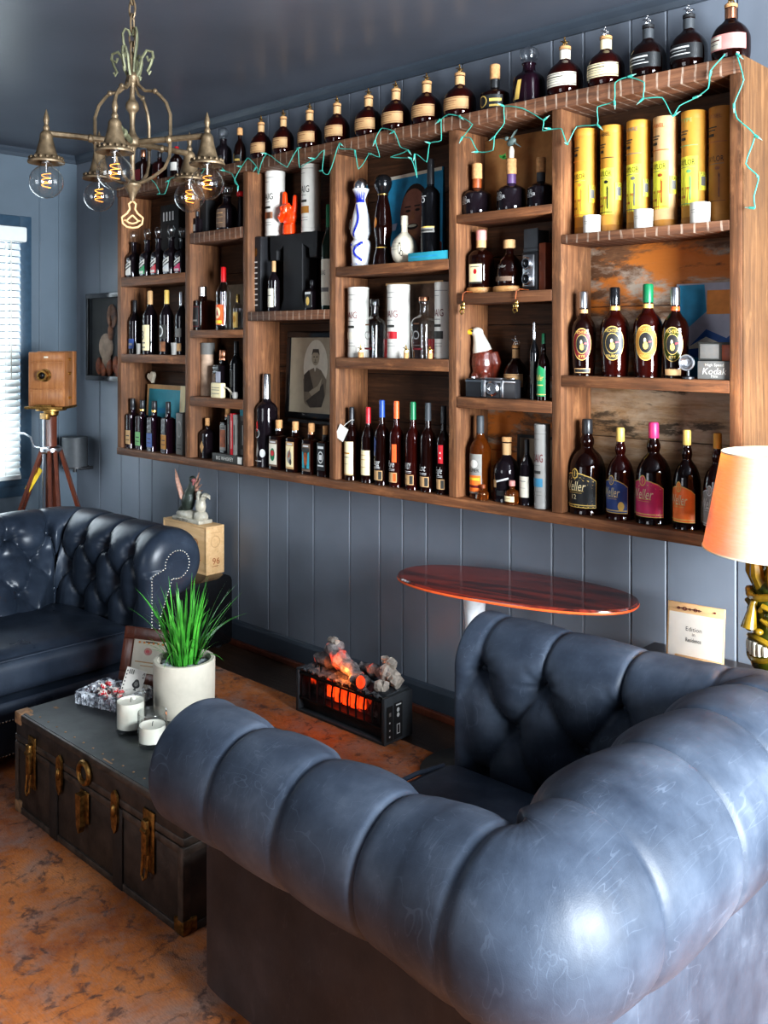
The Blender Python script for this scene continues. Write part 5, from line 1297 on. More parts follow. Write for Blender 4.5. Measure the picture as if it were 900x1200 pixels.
g = G(); g.bb(-.09, .09, -.035, .035, 0, .40, 0, .004); b_ = g.build('box', 'black_matte', t); Decal(face_P(0, -.035, 0), .03).ops([('r', -.06, -.045, .31, .36, 'silver_ink'), ('r', -.03, -.015, .31, .36, 'silver_ink'), ('r', .0, .015, .31, .36, 'silver_ink'), ('r', .03, .045, .31, .36, 'silver_ink')]).done('lettering', b_)
bottle('A2a', 'wine', 'leftmost dark wine bottle in the far left bay with blue grey label', 'wine_black', 'black_plastic', [('r', -.9, .9, .1, .28, 'label_navy'), ('r', -.7, .6, .16, .2, 'grey_label')], name='wine_bottle')
bottle('A2b', 'wine', 'dark wine bottle with cream label printed with a large 3', 'wine_black', 'tan', [('r', -1.0, .9, .06, .46, 'cream'), ('t', '3', -.2, .30, .14, 'ink'), ('r', -.6, .3, .17, .19, 'mid_grey'), ('r', -.6, .3, .10, .12, 'mid_grey')], name='wine_bottle')
bottle('A2c', 'wine', 'dark wine bottle with grey curved logo label behind the small shot glass', 'wine_black', 'gold_ink', [('r', -1.0, .9, .24, .46, 'dark_grey'), ('e', -.1, .36, .55, .09, 'silver_ink', .72), ('r', -.9, .8, .05, .2, 'carved')], name='wine_bottle')
bottle('A2d', 'wine', 'dark wine bottle half hidden by the second post', 'wine_black', 'silver', [('r', -1.0, .9, .28, .42, 'mid_grey'), ('r', -.9, .9, .06, .18, 'tan')], name='wine_bottle')
def shot(x, y, z, R, H, label, m='crystal'):
    t = thing('shot_glass', label, 'glass', (x, y, z+.0006)); g = G(); g.lathe([(0, 0), (R*.8, 0), (R, H), (R-.002, H), (R*.76, .008), (0, .008)], 20); g.build('glass', m, t); return t
shot(-4.61, 2.842, 1.523, .013, .06, 'small frosted shot glass left of the wine bottle with a 3', 'grey_label'); shot(-4.26, 2.842, 1.523, .018, .065, 'small frosted shot glass in front of the curved logo wine bottle', 'grey_label')
for key, m, cm, ds in (('A3a', 'tan', 'black_plastic', 'dark square bottle with tan label and paper neck tag, leftmost on the bottom board'), ('A3b', 'pale_green', 'gold', 'dark square bottle with pale green label on the bottom board'), ('A3c', 'label_navy', 'gold', 'dark square bottle with navy label on the bottom board'), ('A3d', 'ochre', 'black_plastic', 'dark square bottle with yellow ochre label beside the oval printed box')):
    bottle(key, 'square', ds, 'purple_liquid', 'black_plastic', [('r', -.8, .8, .08, .36, m), ('r', -.5, .5, .24, .26, 'ink'), ('r', -.5, .5, .16, .175, 'ink')], cm, group='square bottles on the far left of the bottom board')
def boxy(name, label, cat, x, y, z, w, d, h, m, ops=(), rz=0, part='box', bev=.003, tilt=0):
    t = thing(name, label, cat, (x, y, z+.0006), R_(rz))
    if tilt: t.rotation_euler = (R_(tilt), 0, R_(rz))
    g = G(); g.bb(-w/2, w/2, -d/2, d/2, 0, h, 0, bev); o = g.build(part, m, t)
    if ops: Decal(face_P(0, -d/2, 0), .02).ops(ops).done('print', o)
    return t
x, y, z, R, H = IT['A3box']
boxy('gift_box', 'grey bottle box with a pale oval print at the end of the far left bay', 'box', x, y+.02, z, .062, .062, H, 'mid_grey', [('e', 0, .135, .022, .045, 'grey_label'), ('e', 0, .135, .017, .036, 'mid_grey'), ('r', -.02, .02, .03, .034, 'dark_grey'), ('r', -.02, .02, .05, .053, 'dark_grey')])
boxy('painted_panel', 'small teal blue painting leaning behind the square bottles', 'picture', -4.525, 2.955, .9895, .38, .012, .36, 'teal', [('r', -.19, .19, .335, .36, 'tan'), ('r', .14, .19, 0, .36, 'cream'), ('r', -.19, -.17, 0, .36, 'tan'), ('r', -.12, .05, .2, .23, 'sky_paint')], part='panel', tilt=-3)
t = thing('heart_stone', 'small white heart shaped stone resting on top of the teal painting', 'ornament', (-4.68, 2.972, 1.362))
g = G(); hp = [(.032*(16*math.sin(a)**3)/16, .032*(13*math.cos(a)-5*math.cos(2*a)-2*math.cos(3*a)-math.cos(4*a))/15) for a in [2*PI*k/40 for k in range(40)]]
hp = [(-px, pz) for px, pz in hp]; g.prism(hp, -.010, .010, 0, Matrix.Rotation(R_(-18), 4, 'Y')); g.build('heart', 'bone', t)
t.location.z = 1.392

# --- second bay
bottle('B0a', 'square', 'tiny dark bottle with pale label on the top board of the second bay', 'wine_black', 'black_plastic', [('r', -.8, .8, .1, .4, 'grey_label')], 'black_plastic', name='miniature_bottle')
x, y, z, R, H = IT['B0b']; boxy('gift_box', 'plain black bottle box behind the chandelier bulb in the second bay', 'box', x, y, z, .062, .06, H, 'black_matte')
bottle('B0c', 'clear_decanter', 'flat decanter with pinkish grey label and glass stopper in the second bay', 'wine_black', 'crystal', [('r', -.8, .8, .06, .46, 'bird_board'), ('r', -.5, .5, .36, .38, 'tan'), ('r', -.5, .5, .28, .29, 'tan'), ('r', -.5, .5, .16, .17, 'tan')], name='decanter')
t = thing('bottle_stopper', 'small red topped stopper beside the flat decanter against the post', 'stopper', (-3.80, 2.93, 2.1556)); g = G(); g.lathe(smooth_prof([(.018, 0), (.02, .01), (.016, .1), (.012, .17)]), 16); g.build('stem', 'wine_black', t); g = G(); g.lathe(smooth_prof([(.013, .17), (.02, .175), (.02, .195), (0, .2)]), 14); g.build('cap', 'bright_red', t)
bottle('B1a', 'square', 'square dark red bottle with silver cap in the second bay', 'whiskey_dark', 'silver', [('r', -.8, .75, .06, .56, 'label_black'), ('r', -.76, .71, .08, .54, 'dark_red'), ('r', -.7, .65, .10, .52, 'label_black'), ('r', -.5, .4, .2, .24, 'grey_label')], 'silver', name='liquor_bottle')
bottle('B1b', 'wine', 'clear bottle with red cap and orange leaf label in the second bay', 'thin_glass', 'bright_red', [('r', -.9, .9, .08, .40, 'orange'), ('e', 0, .27, .5, .09, 'cream'), ('p', [(-.3, .2), (.0, .34), (.3, .2), (.0, .24)], 'red'), ('r', -.7, .7, .1, .15, 'yellow2')], name='liquor_bottle')
bottle('B1c', 'wine', 'small bottle with yellow leaf label beside the third post', 'thin_glass', 'gold', [('r', -.9, .9, .06, .5, 'gold_ink'), ('e', 0, .3, .5, .1, 'mustard')], name='liquor_bottle')
boxy('photo_card', 'grey photograph card standing behind the red capped bottle', 'picture', -3.93, 3.005, 1.653, .20, .004, .24, 'photo_mid', tilt=-3)
x, y, z, R, H = IT['B2a']
t = thing('jar', 'tall tin with mottled red and grey print in the second bay', 'jar', (x, y, z+.0006)); g = G(); g.lathe([(0, 0), (R, 0), (R, H*.78), (0, H*.78)], 24); g.build('tin', 'carved_pale', t); g = G(); g.lathe([(R*1.02, H*.78), (R*1.02, H), (0, H)], 24); g.build('lid', 'mid_grey', t)
bottle('B2b', 'square', 'squat square bottle with pale blue grey label and copper stopper in the second bay', 'wine_black', 'copper', [('r', -.85, -.1, .1, .5, 'bird_board'), ('r', .0, .8, .08, .54, 'art_grey'), ('r', -.85, .8, .3, .31, 'silver_ink')], 'copper')
bottle('B2c', 'wine', 'black slim bottle with brass trim at the right of the second bay', 'black_glass', 'black_plastic', [('r', -.3, .3, .2, .5, 'dark_grey')], name='liquor_bottle')
boxy('keepsake_box', 'small cream box with printed lines in front of the squat square bottle', 'box', -3.87, 2.842, 1.311, .085, .03, .075, 'cream', [('r', -.035, .03, .05, .053, 'mid_grey'), ('r', -.035, .03, .038, .041, 'mid_grey'), ('r', -.035, .03, .02, .023, 'mid_grey')])
t = thing('tobacco_pipe', 'small pale pipe lying beside the cream box in the second bay', 'pipe', (-3.765, 2.845, 1.3116)); g = G(); g.lathe(smooth_prof([(0, 0), (.012, .002), (.015, .02), (.013, .034), (.010, .034), (.009, .012), (0, .01)]), 14, c=(.03, 0, 0)); g.build('bowl', 'grey_label', t); g = G(); g.tube([(.02, 0, .012), (0, 0, .03), (-.03, 0, .05), (-.06, 0, .055)], [.006, .005, .004, .003], 8); g.build('stem', 'bone', t)
# books and bottles on the bottom board
t = thing('book', 'book with white spine lettering lying flat under the upright books in the second bay', 'book', (-3.785, 2.90, .9901)); g = G(); g.bb(-.125, .125, -.065, .06, .0, .004, 0, .001); g.bb(-.125, .125, -.065, .06, .038, .042, 0, .001); g.bb(-.125, .125, -.066, -.062, 0, .042, 0, .001); o = g.build('cover', 'dark_grey', t); g = G(); g.bb(-.121, .122, -.062, .055, .004, .038); g.build('pages', 'white', t)
Decal(face_P(0, -.066, 0), .03).ops([('t', 'BIG WHISKEY', -.02, .021, .018, 'white', 0, .14), ('r', .085, .12, .004, .038, 'white')]).done('spine_lettering', o)
def book(label, x, w, h, m, ops, z=1.0325, d=.10):
    t = thing('book', label, 'book', (x, 2.90, z)); g = G(); g.bb(-w/2, w/2, -.055, -.052, 0, h, 0, .001); g.bb(-w/2, -w/2+.002, -.055, .045, 0, h); g.bb(w/2-.002, w/2, -.055, .045, 0, h); o = g.build('cover', m, t); g = G(); g.bb(-w/2+.002, w/2-.002, -.052, .042, .003, h-.003); g.build('pages', 'paper', t)
    Decal(face_P(0, -.055, 0), .03).ops(ops).done('spine_lettering', o); return t
book('red spined book standing in the second bay', -3.765, .022, .205, 'red', [('r', -.004, .004, .03, .17, 'pink')])
book('dark grey book standing left of the red spined book', -3.79, .020, .195, 'dark_grey', [('r', -.003, .003, .05, .15, 'mid_grey')])
book('light grey book standing right of the red spined book', -3.742, .018, .20, 'grey_label', [('r', -.003, .003, .05, .15, 'dark_grey')])
boxy('gift_box', 'tall grey printed box with teal top at the right of the second bay', 'box', -3.70, 2.895, 1.0325, .042, .06, .235, 'mid_grey', [('r', -.021, .021, .195, .235, 'teal'), ('r', -.014, .014, .03, .17, 'dark_grey'), ('r', -.003, .003, .05, .15, 'silver_ink')])
bottle('B3a', 'flask', 'dark bottle with a diamond shaped label in the second bay', 'wine_black', 'cork', [('p', [(-.5, .28), (0, .12), (.5, .28), (0, .44)], 'tan')])
x, y, z, R, H = IT['B3b']; IT['B3b'] = (-3.868, 2.90, 1.032, .032, .232)
bottle('B3b', 'square', 'square bottle with red label and cork standing on the flat book', 'whiskey_dark', 'cork', [('r', -.85, .85, .05, .6, 'grey_label'), ('r', -.7, .7, .12, .5, 'carved_orange'), ('r', -.5, .5, .52, .55, 'ink')], 'copper')

# --- third bay
x, y, z, R, H = IT['C1box']
boxy('display_box', 'tall dark box with gold emblem and white ruler marks in the third bay', 'box', x-.005, y+.02, z, .085, .085, H, 'black_plastic', [('e', .005, .29, .012, .022, 'old_brass')]+[('r', -.014, .02, .03+.026*k, .036+.026*k, 'silver_ink') for k in range(9)], bev=.004)
IT['C1t1'] = (-3.545, 2.905, IT['C1box'][2]+IT['C1box'][4]+.0006, .049, .315)
IT['C1t1'] = (-3.548, 2.918, 2.105, .049, .315)
lap = lambda m, bm: [('t', 'LAPHROAIG', -1.12, .60, .095, m, 0, 3.55), ('r', -1.5, 1.1, .885, .892, 'mid_grey'), ('e', -.9, .76, .12, .03, 'mid_grey'), ('r', -1.2, .3, .51, .518, 'mid_grey'), ('r', -1.3, .38, .415, .45, 'dark_grey'), ('r', -1.5, .62, .26, .36, bm), ('r', -1.2, .5, .20, .206, 'mid_grey'), ('r', -1.2, .5, .16, .166, 'mid_grey'), ('r', -1.0, .2, .82, .826, 'mid_grey')]
# black letter T sign: bar on a stem
t = thing('letter_sign', 'big black letter T display piece standing in the third bay', 'sign', (-3.365, 2.945, 1.7386))
g = G(); P = [(-.17, .30), (-.17, .365), (.17, .365), (.17, .30), (.165, .245), (.115, .245), (.112, .29), (.07, .31), (.07, .06), (.085, .025), (.10, .012), (.10, 0), (-.10, 0), (-.10, .012), (-.085, .025), (-.07, .06), (-.07, .31), (-.112, .29), (-.115, .245), (-.165, .245)]
g.prism(P, -.045, .045); o = g.build('letter', 'black_matte', t); o.modifiers.new('b', 'BEVEL').width = .004
zt = 1.7386+.365
IT['C1t1'] = (-3.535, 2.935, zt+.0012, .049, .315); IT['C1t2'] = (-3.275, 2.935, zt, .046, .33)
tube('C1t1', 'white whisky tube with copper band standing left on the black letter T', lap('dark_grey', 'copper'), 'white', 'white', 'white', group='white whisky tubes')
tube('C1t2', 'white whisky tube with olive band standing right on the black letter T', lap('dark_grey', 'ochre'), 'white', 'white', 'white', group='white whisky tubes')
t = thing('hand_sculpture', 'glossy orange horned hand sculpture between the two white tubes', 'sculpture', (-3.415, 2.925, zt))
g = G(); g.lathe(smooth_prof([(0, 0), (.030, 0), (.034, .01), (.032, .05)]), 18)
g.ell((0, 0, .085), (.045, .028, .05)); g.tube([(-.032, 0, .11), (-.036, 0, .16), (-.037, 0, .198)], [.016, .0145, .0125], 12); g.ell((-.037, 0, .198), (.0125,)*3)
g.tube([(.034, 0, .105), (.038, 0, .15), (.039, 0, .176)], [.014, .0125, .011], 12); g.ell((.039, 0, .176), (.011,)*3)
for x in (-.012, .012): g.tube([(x, -.005, .115), (x, -.022, .138), (x, -.038, .125), (x, -.036, .10)], [.0135, .014, .0135, .012], 10)
g.tube([(-.042, -.012, .07), (-.03, -.036, .085), (-.002, -.046, .098), (.014, -.046, .102)], [.015, .0135, .012, .010], 10)
vox(g.build('hand', 'hand_orange', t), .003, 3)
bottle('C1jig', 'wine', 'small dark wine bottle with white label left of the letter T stem', 'wine_black', 'tan', [('r', -.9, .8, .08, .45, 'paper'), ('r', -.6, .4, .3, .32, 'mid_grey')], name='wine_bottle', at=None)
bottle('C1j2', 'flask', 'small flask with gold medallion label right of the letter T stem', 'wine_black', 'black_plastic', [('r', -.8, .8, .08, .5, 'dark_grey'), ('e', 0, .3, .4, .14, 'gold_ink'), ('r', -.7, .7, .52, .6, 'silver_ink')], name='miniature_bottle')
bottle('C1lap', 'wine', 'tall dark green bottle with long white label half hidden by the fourth post', 'green_glass', 'green', [('r', -1.2, 1.1, .04, .48, 'paper'), ('t', 'LAPHROAIG', -.5, .35, .045, 'ink', 0, 1.7), ('r', -1.0, .8, .17, .21, 'mid_grey')], name='whisky_bottle')
bottle('C3a', 'magnum', 'oversized dark bottle with red ribbon mark and silver neck in the third bay', 'wine_black', 'silver', [('p', [(-.25, .47), (-.05, .50), (.0, .40), (-.2, .38)], 'bright_red'), ('e', -.15, .36, .35, .05, 'silver_ink', .86), ('p', [(-.3, .12), (-.05, .27), (.1, .18), (-.1, .10)], 'grey_label'), ('e', .5, .15, .28, .045, 'silver_ink'), ('r', -.6, .4, .06, .068, 'silver_ink')], name='liquor_bottle')
sq_ = lambda a, b, c: [('r', -.82, .82, .06, .60, a), ('r', -.72, .72, .10, .52, b), ('e', -.05, .30, .42, .13, c), ('r', -.5, .5, .54, .57, 'silver_ink')]
bottle('C3b', 'square', 'square bottle with green and red skull artwork label in the third bay', 'whiskey_dark', 'cork', sq_('bird_board', 'paper', 'green')+[('e', -.05, .33, .3, .06, 'red')], 'silver')
bottle('C3c', 'square', 'square bottle with cream feather artwork label in the third bay', 'whiskey_dark', 'cork', sq_('tan', 'cream', 'grey_label')+[('p', [(-.3, .28), (.2, .5), (.05, .3)], 'carved_orange'), ('e', .2, .2, .2, .06, 'dark_grey')], 'silver')
bottle('C3d', 'square', 'square bottle with teal and brown artwork label in the third bay', 'whiskey_dark', 'cork', sq_('bird_board', 'dark_grey', 'carved_orange')+[('p', [(-.65, .12), (-.2, .12), (-.4, .42), (-.65, .45)], 'teal'), ('p', [(.65, .12), (.2, .12), (.4, .42), (.65, .45)], 'teal')], 'copper')
bottle('C3e', 'square', 'square bottle with black and silver lettered label beside the fourth post', 'whiskey_dark', 'cork', [('r', -.85, .85, .12, .66, 'label_black'), ('e', 0, .38, .55, .12, 'silver_ink', .8), ('r', -.6, .6, .55, .6, 'silver_ink'), ('r', -.6, .6, .2, .23, 'silver_ink'), ('r', -.3, .3, .33, .43, 'silver_ink')], 'label_black')
t = thing('framed_portrait', 'black framed sepia portrait photograph of a seated person at the back of the third bay', 'picture', (-3.325, 3.002, 1.235), 0)
t.rotation_euler = (R_(-2.5), 0, 0); fw, fh = .42, .42
g = G()
for (x0, x1, z0, z1) in ((-fw/2, fw/2, 0, .03), (-fw/2, fw/2, fh-.03, fh), (-fw/2, -fw/2+.028, .03, fh-.03), (fw/2-.028, fw/2, .03, fh-.03)): g.bb(x0, x1, -.01, .008, z0, z1, 0, .003)
g.build('frame', 'black_gloss', t); g = G(); g.bb(-fw/2+.02, fw/2-.02, -.004, .006, .02, fh-.02); o = g.build('photograph', 'photo_sepia', t)
D = Decal(face_P(0, -.004, 0), .02)
D.ellipse(0, .25, .085, .13, 'paper'); D.poly([(-.075, .09), (-.085, .19), (-.04, .235), (.0, .25), (.04, .235), (.08, .19), (.075, .12), (.05, .06), (-.03, .055), (-.07, .075)], 'photo_mid'); D.poly([(-.075, .13), (-.08, .21), (-.045, .235), (-.01, .15), (-.04, .13)], 'photo_dark'); D.poly([(-.06, .085), (-.01, .115), (.06, .175), (.07, .11), (.05, .06), (-.03, .055)], 'photo_dark'); D.poly([(-.04, .13), (.02, .16), (.05, .2), (.035, .14), (-.02, .11)], 'photo_sepia')
D.ellipse(.0, .295, .027, .038, 'photo_sepia'); D.poly([(-.028, .305), (-.02, .335), (.02, .335), (.028, .305), (.015, .318), (-.015, .318)], 'photo_dark'); D.ellipse(-.010, .298, .005, .003, 'photo_dark'); D.ellipse(.010, .298, .005, .003, 'photo_dark'); D.ellipse(0, .282, .004, .006, 'photo_mid'); D.ellipse(0, .272, .011, .004, 'photo_mid'); D.poly([(-.012, .255), (.012, .255), (0, .225)], 'paper')
D.done('image', o); t.location.z = 1.224
g = G()
t2 = thing('easel_stand', 'thin black easel holding the framed portrait in the third bay', 'stand', (-3.325, 2.975, .9901)); g.bb(-.15, .15, -.012, .02, .218, .232); g.tube([(-.14, 0, 0), (-.13, .02, .22)], .006, 6); g.tube([(.14, 0, 0), (.13, .02, .22)], .006, 6); g.build('easel', 'black_matte', t2)

# --- fourth bay
cz = [('e', -.12, .47, .16, .055, 'stone', .0), ('r', -.5, .5, .735, .745, 'cobalt')]
cz = []
for k in range(9): a = -1.1+k*.27; cz.append(('p', [(a-.14, .72), (a+.14, .72), (a+.08, .80), (a, .855), (a-.08, .80)], 'cobalt'))
for k in range(18):
    q = k/17; cz.append(('e', -.40+.55*math.sin(q*PI*.9)+.1*q, .345+.34*q, .10, .014, 'cobalt'))
for k in range(14):
    q = k/13; cz.append(('e', .55-.75*math.sin(q*PI), .07+.19*q, .10, .015, 'cobalt'))
cz += [('e', -.62, .47, .13, .06, 'stone'), ('e', -.62, .47, .09, .045, 'dark_grey'), ('e', -.5, .025, .06, .008, 'cobalt'), ('e', .1, .025, .06, .008, 'cobalt'), ('e', -.4, .24, .07, .012, 'cobalt')]
bottle('D1a', 'ceramic', 'white ceramic bottle hand painted in cobalt blue with silver dome stopper', 'white_glaze', 'silver', cz, name='ceramic_bottle', rz=18)
bottle('D1b', 'tequila', 'dark curvy glass bottle with black bulb stopper beside the blue and white bottle', 'whiskey_dark', 'black_gloss', [('r', -1.3, 1.3, .19, .2, 'gold_ink'), ('e', -.3, .47, .3, .06, 'art_orange')], name='tequila_bottle')
bottle('D1c', 'round', 'cream glazed round bodied bottle with black script drawing', 'bone', 'bone', [('r', -.9, .5, .42, .425, 'mid_grey'), ('r', -1.0, .5, .35, .355, 'mid_grey'), ('r', -1.0, .5, .28, .285, 'mid_grey'), ('e', .35, .30, .12, .12, 'ink', .8), ('e', .5, .20, .12, .06, 'ink', .75)], 'bone', name='ceramic_bottle')
bottle('D1d', 'magnum', 'tall black bottle with white crest and ornate lower band in the fourth bay', 'black_glass', 'black_plastic', [('e', -.25, .555, .3, .03, 'silver_ink', .6), ('r', -.5, .2, .59, .6, 'silver_ink'), ('r', -1.2, 1.1, .26, .275, 'gold_ink'), ('r', -1.2, 1.1, .21, .26, 'grey_label'), ('r', -.9, .9, .225, .245, 'dark_grey'), ('r', -.9, -.6, .02, .2, 'silver_ink')], name='liquor_bottle')
t = thing('portrait_painting', 'unframed painting of a smiling person on a blue ground in the fourth bay', 'picture', (-2.70, 3.004, 1.925)); t.rotation_euler = (R_(-3), R_(-2), 0)
g = G(); g.bb(-.175, .175, -.008, .008, 0, .40); o = g.build('canvas', 'sky_paint', t)
D = Decal(face_P(0, -.008, 0), .02); D.rect(-.17, .17, .385, .40, 'paper'); D.poly([(-.17, 0), (-.17, .06), (-.08, .115), (.11, .115), (.17, .08), (.17, 0)], 'shirt_paint'); D.ellipse(.02, .225, .083, .125, 'hair_paint'); D.ellipse(.01, .215, .077, .115, 'skin_paint'); D.poly([(-.03, .12), (.05, .12), (.04, .08), (-.02, .08)], 'skin_paint')
for x in (-.02, .035): D.ellipse(x, .235, .014, .006, 'hair_paint'); D.rect(x-.018, x+.016, .25, .256, 'hair_paint')
D.poly([(.0, .235), (.016, .235), (.022, .195), (-.008, .195)], 'carved'); D.ellipse(.005, .165, .034, .013, 'hair_paint'); D.ellipse(.005, .168, .026, .006, 'bone'); D.ellipse(.005, .135, .03, .014, 'carved')
D.poly([(-.16, .15), (-.09, .16), (-.08, .19), (-.15, .185)], 'art_grey'); D.done('image', o)
t = thing('book', 'teal book lying flat under the tall black bottle', 'book', (-2.462, 2.885, 1.9206)); IT['D1d'] = None
g = G(); g.bb(-.105, .105, -.055, .055, 0, .004, 0, .001); g.bb(-.105, .105, -.055, .055, .030, .034, 0, .001); g.bb(-.105, .105, -.056, -.052, 0, .034, 0, .001); o = g.build('cover', 'teal', t); g = G(); g.bb(-.102, .102, -.052, .052, .004, .030); g.build('pages', 'paper', t); Decal(face_P(0, -.056, 0), .02).ops([('r', -.09, .05, .014, .02, 'sky_paint')]).done('spine_lettering', o)
for o in SC.objects:
    if o.get('label', '').startswith('tall black bottle with white crest'): o.location.z = 1.9206+.0346; o.location.y = 2.89; o.scale = (1, 1, .93)
tube('D2a', 'white whisky tube with plain lower half at the left of the fourth bay', lap('dark_red', 'paper'), 'white', 'white', 'white', group='white whisky tubes')
tube('D2c', 'white whisky tube with red band between the two empty bottles', lap('dark_red', 'red'), 'white', 'white', 'white', group='white whisky tubes')
tube('D2e', 'white whisky tube with dark grey band beside the fifth post', lap('dark_red', 'dark_grey'), 'white', 'white', 'white', group='white whisky tubes')
for key, ds in (('D2b', 'empty clear bottle with glass stopper, left of the red banded tube'), ('D2d', 'empty clear bottle with copper neck, right of the red banded tube')):
    bottle(key, 'empty', ds, 'thin_glass', 'crystal' if key == 'D2b' else 'copper', [('e', -.05, .38, .35, .07, 'grey_label', .75), ('r', -.3, .3, .55, .575, 'copper'), ('r', -.6, .6, .14, .17, 'dark_red'), ('r', -.5, .5, .21, .215, 'grey_label')], name='empty_bottle')
    x, y, z, R, H = IT[key]
def stopper(key, label):
    x, y, z, R, H = IT[key]; t = thing('bottle_stopper', label, 'stopper', (x, y, z+.0006), 0, 'brass horse stoppers in the fourth bay')
    g = G(); g.lathe([(0, 0), (R*.7, 0), (R*.75, .002), (R*.8, H*.42), (0, H*.42)], 14); g.build('cork', 'cork', t); k = H*.58/.155
    o = horse(t, k, 'gold'); o.location = (0, 0, H*.42-k*.845); return t
for key, ds in (('D2f', 'brass horse stopper on its cork in front of the plain white tube'), ('D2g', 'brass horse stopper on its cork right of the red banded tube'), ('D2h', 'brass horse stopper on its cork in front of the copper necked empty bottle')): stopper(key, ds)
boxy('leaning_board', 'brown wooden panel leaning behind the empty bottles', 'panel', -2.69, 2.995, 1.526, .33, .012, .325, 'bird_board', [('r', -.165, .165, .315, .325, 'tan')], part='panel', tilt=-2)
for x, ds in ((-2.79, 'left'), (-2.535, 'right')):
    t = thing('candle_cup', 'small red glass candle cup behind the %s empty bottle' % ds, 'candle', (x, 2.955, 1.5266)); g = G(); g.lathe([(0, 0), (.024, 0), (.026, .08), (.023, .08), (.022, .01), (0, .01)], 18); g.build('cup', 'bright_red', t); g = G(); g.lathe([(0, .012), (.0215, .012), (.0215, .06), (0, .06)], 16); g.build('wax', 'dark_red', t)
lab_b = lambda lo, c: [('r', -.9, .8, .055, .17, 'tan'), ('r', .25, .7, .065, .16, lo), ('t', c, -.15, .27, .075, 'silver_ink', .3, 1.2), ('r', -.7, .5, .205, .212, 'silver_ink'), ('r', -.7, .5, .19, .194, 'silver_ink')]
bottle('D3a', 'wine', 'black capped bottle with cream label and hanging white paper tag', 'whiskey_dark', 'black_plastic', [('r', -1.1, 1.0, .07, .53, 'cream'), ('r', -.8, .5, .36, .38, 'ochre'), ('r', -.8, .5, .31, .32, 'mid_grey'), ('r', -.7, .4, .22, .225, 'mid_grey'), ('r', -1.1, 1.0, .075, .085, 'ochre')])
t = [o for o in SC.objects if o.get('label', '').startswith('black capped bottle with cream label and')][0]
g = G(); g.box((-.022, -.040, .205), (.048, .0012, .066), 0, 0, M=Matrix.Rotation(R_(32), 4, 'Y') @ Matrix.Rotation(R_(14), 4, 'Z')); g.build('paper_tag', 'white', t)
g = G(); g.tube([(-.010, -.039, .235), (-.008, -.024, .245), (.012, -.014, .262), (.022, -.006, .262)], .0012, 5); g.build('tag_string', 'white', t)
bottle('D3b', 'wine', 'red capped bottle with cream label in the fourth bay', 'whiskey_dark', 'red', [('r', -1.1, 1.0, .10, .43, 'cream'), ('r', -.7, .4, .36, .37, 'tan'), ('r', -.7, .4, .30, .31, 'tan'), ('r', -.7, .4, .2, .21, 'tan')])
for key, cap, c, ds in (('D3c', 'blue', 'Stagg', 'blue capped tall bourbon bottle with blue paper tag'), ('D3d', 'orange', 'Rye', 'orange capped tall bottle with orange tag'), ('D3e', 'green', 'HANDY', 'green capped tall bottle in the fourth bay row'), ('D3f', 'charcoal', 'Lot', 'charcoal capped tall bottle in the fourth bay row'), ('D3g', 'black_plastic', 'Eagle', 'black capped tall bottle with red tag beside the fifth post')):
    ops = lab_b('dark_grey' if cap != 'orange' else 'orange', c)
    if key == 'D3c': ops += [('p', [(-.75, .34), (-.2, .34), (-.05, .52), (-.5, .58), (-.75, .5)], 'label_navy')]
    if key == 'D3d': ops += [('r', .1, .75, .29, .50, 'orange')]
    if key == 'D3g': ops += [('r', -.15, .6, .35, .56, 'red'), ('r', .1, .3, .40, .42, 'white'), ('r', .1, .3, .46, .48, 'white')]
    bottle(key, 'tall', ds, 'whiskey_red' if key in ('D3d', 'D3e') else 'whiskey_dark', cap, ops, group='row of tall bottles in the fourth bay')

# --- fifth bay
of = [('t', 'OLD', -.40, .325, .055, 'silver_ink'), ('t', 'FORESTER', -.40, .255, .062, 'silver_ink', 0, 1.15), ('r', -.75, -.1, .205, .212, 'silver_ink'), ('r', -1.0, -.75, .09, .11, 'grey_label'), ('e', -.85, .13, .1, .05, 'grey_label')]
bottle('E1a', 'squat', 'squat black bottle with orange neck wrap, left of the hummingbird bottle', 'wine_black', 'cork', of, 'carved_orange', group='squat black bottles in the fifth bay')
bottle('E1b', 'squat', 'squat black bottle with purple neck wrap under the hummingbird ornament', 'wine_black', 'cork', of, 'purple', group='squat black bottles in the fifth bay')
bottle('E1c', 'squat', 'squat black bottle with dark stopper beside the sixth post', 'wine_black', 'cork', of, 'charcoal', group='squat black bottles in the fifth bay')
x, y, z, R, H = IT['E1b']
t = thing('hummingbird_ornament', 'grey hummingbird ornament with green leaf perched on the purple wrapped bottle', 'ornament', (x, y, z+H+.001))
g = G(); g.lathe([(.010, 0), (.011, .03), (.006, .045)], 12); g.build('perch', 'bone', t)
g = G(); g.ell((0, 0, .062), (.022, .012, .014), M=Matrix.Rotation(R_(-25), 3, 'Y')); g.ell((-.022, 0, .078), (.010, .009, .009)); g.tube([(-.03, 0, .079), (-.052, 0, .082)], [.003, .001], 6); g.tube([(.018, 0, .055), (.042, 0, .038)], [.008, .003], 6, flat=.5); g.tube([(-.005, 0, .07), (.012, .005, .098), (.022, .008, .108)], [.008, .010, .002], 8, flat=.35); g.build('bird', 'hummer', t)
g = G()
for a, L in ((0, .035), (.5, .045), (-.5, .04), (1.0, .03)):
    p = Vector((-.035, -.01, .002)); d_ = Vector((math.sin(a)*.8, 0, math.cos(a)*.5)); s_ = Vector((d_.z, 0, -d_.x))
    g.add([p, p+d_*L*.5+s_*.010, p+d_*L, p+d_*L*.5-s_*.010], [(0, 1, 2, 3)])
g.tube([(-.005, 0, .0), (-.035, -.01, .002)], .002, 5); g.build('leaf', 'leaf', t)
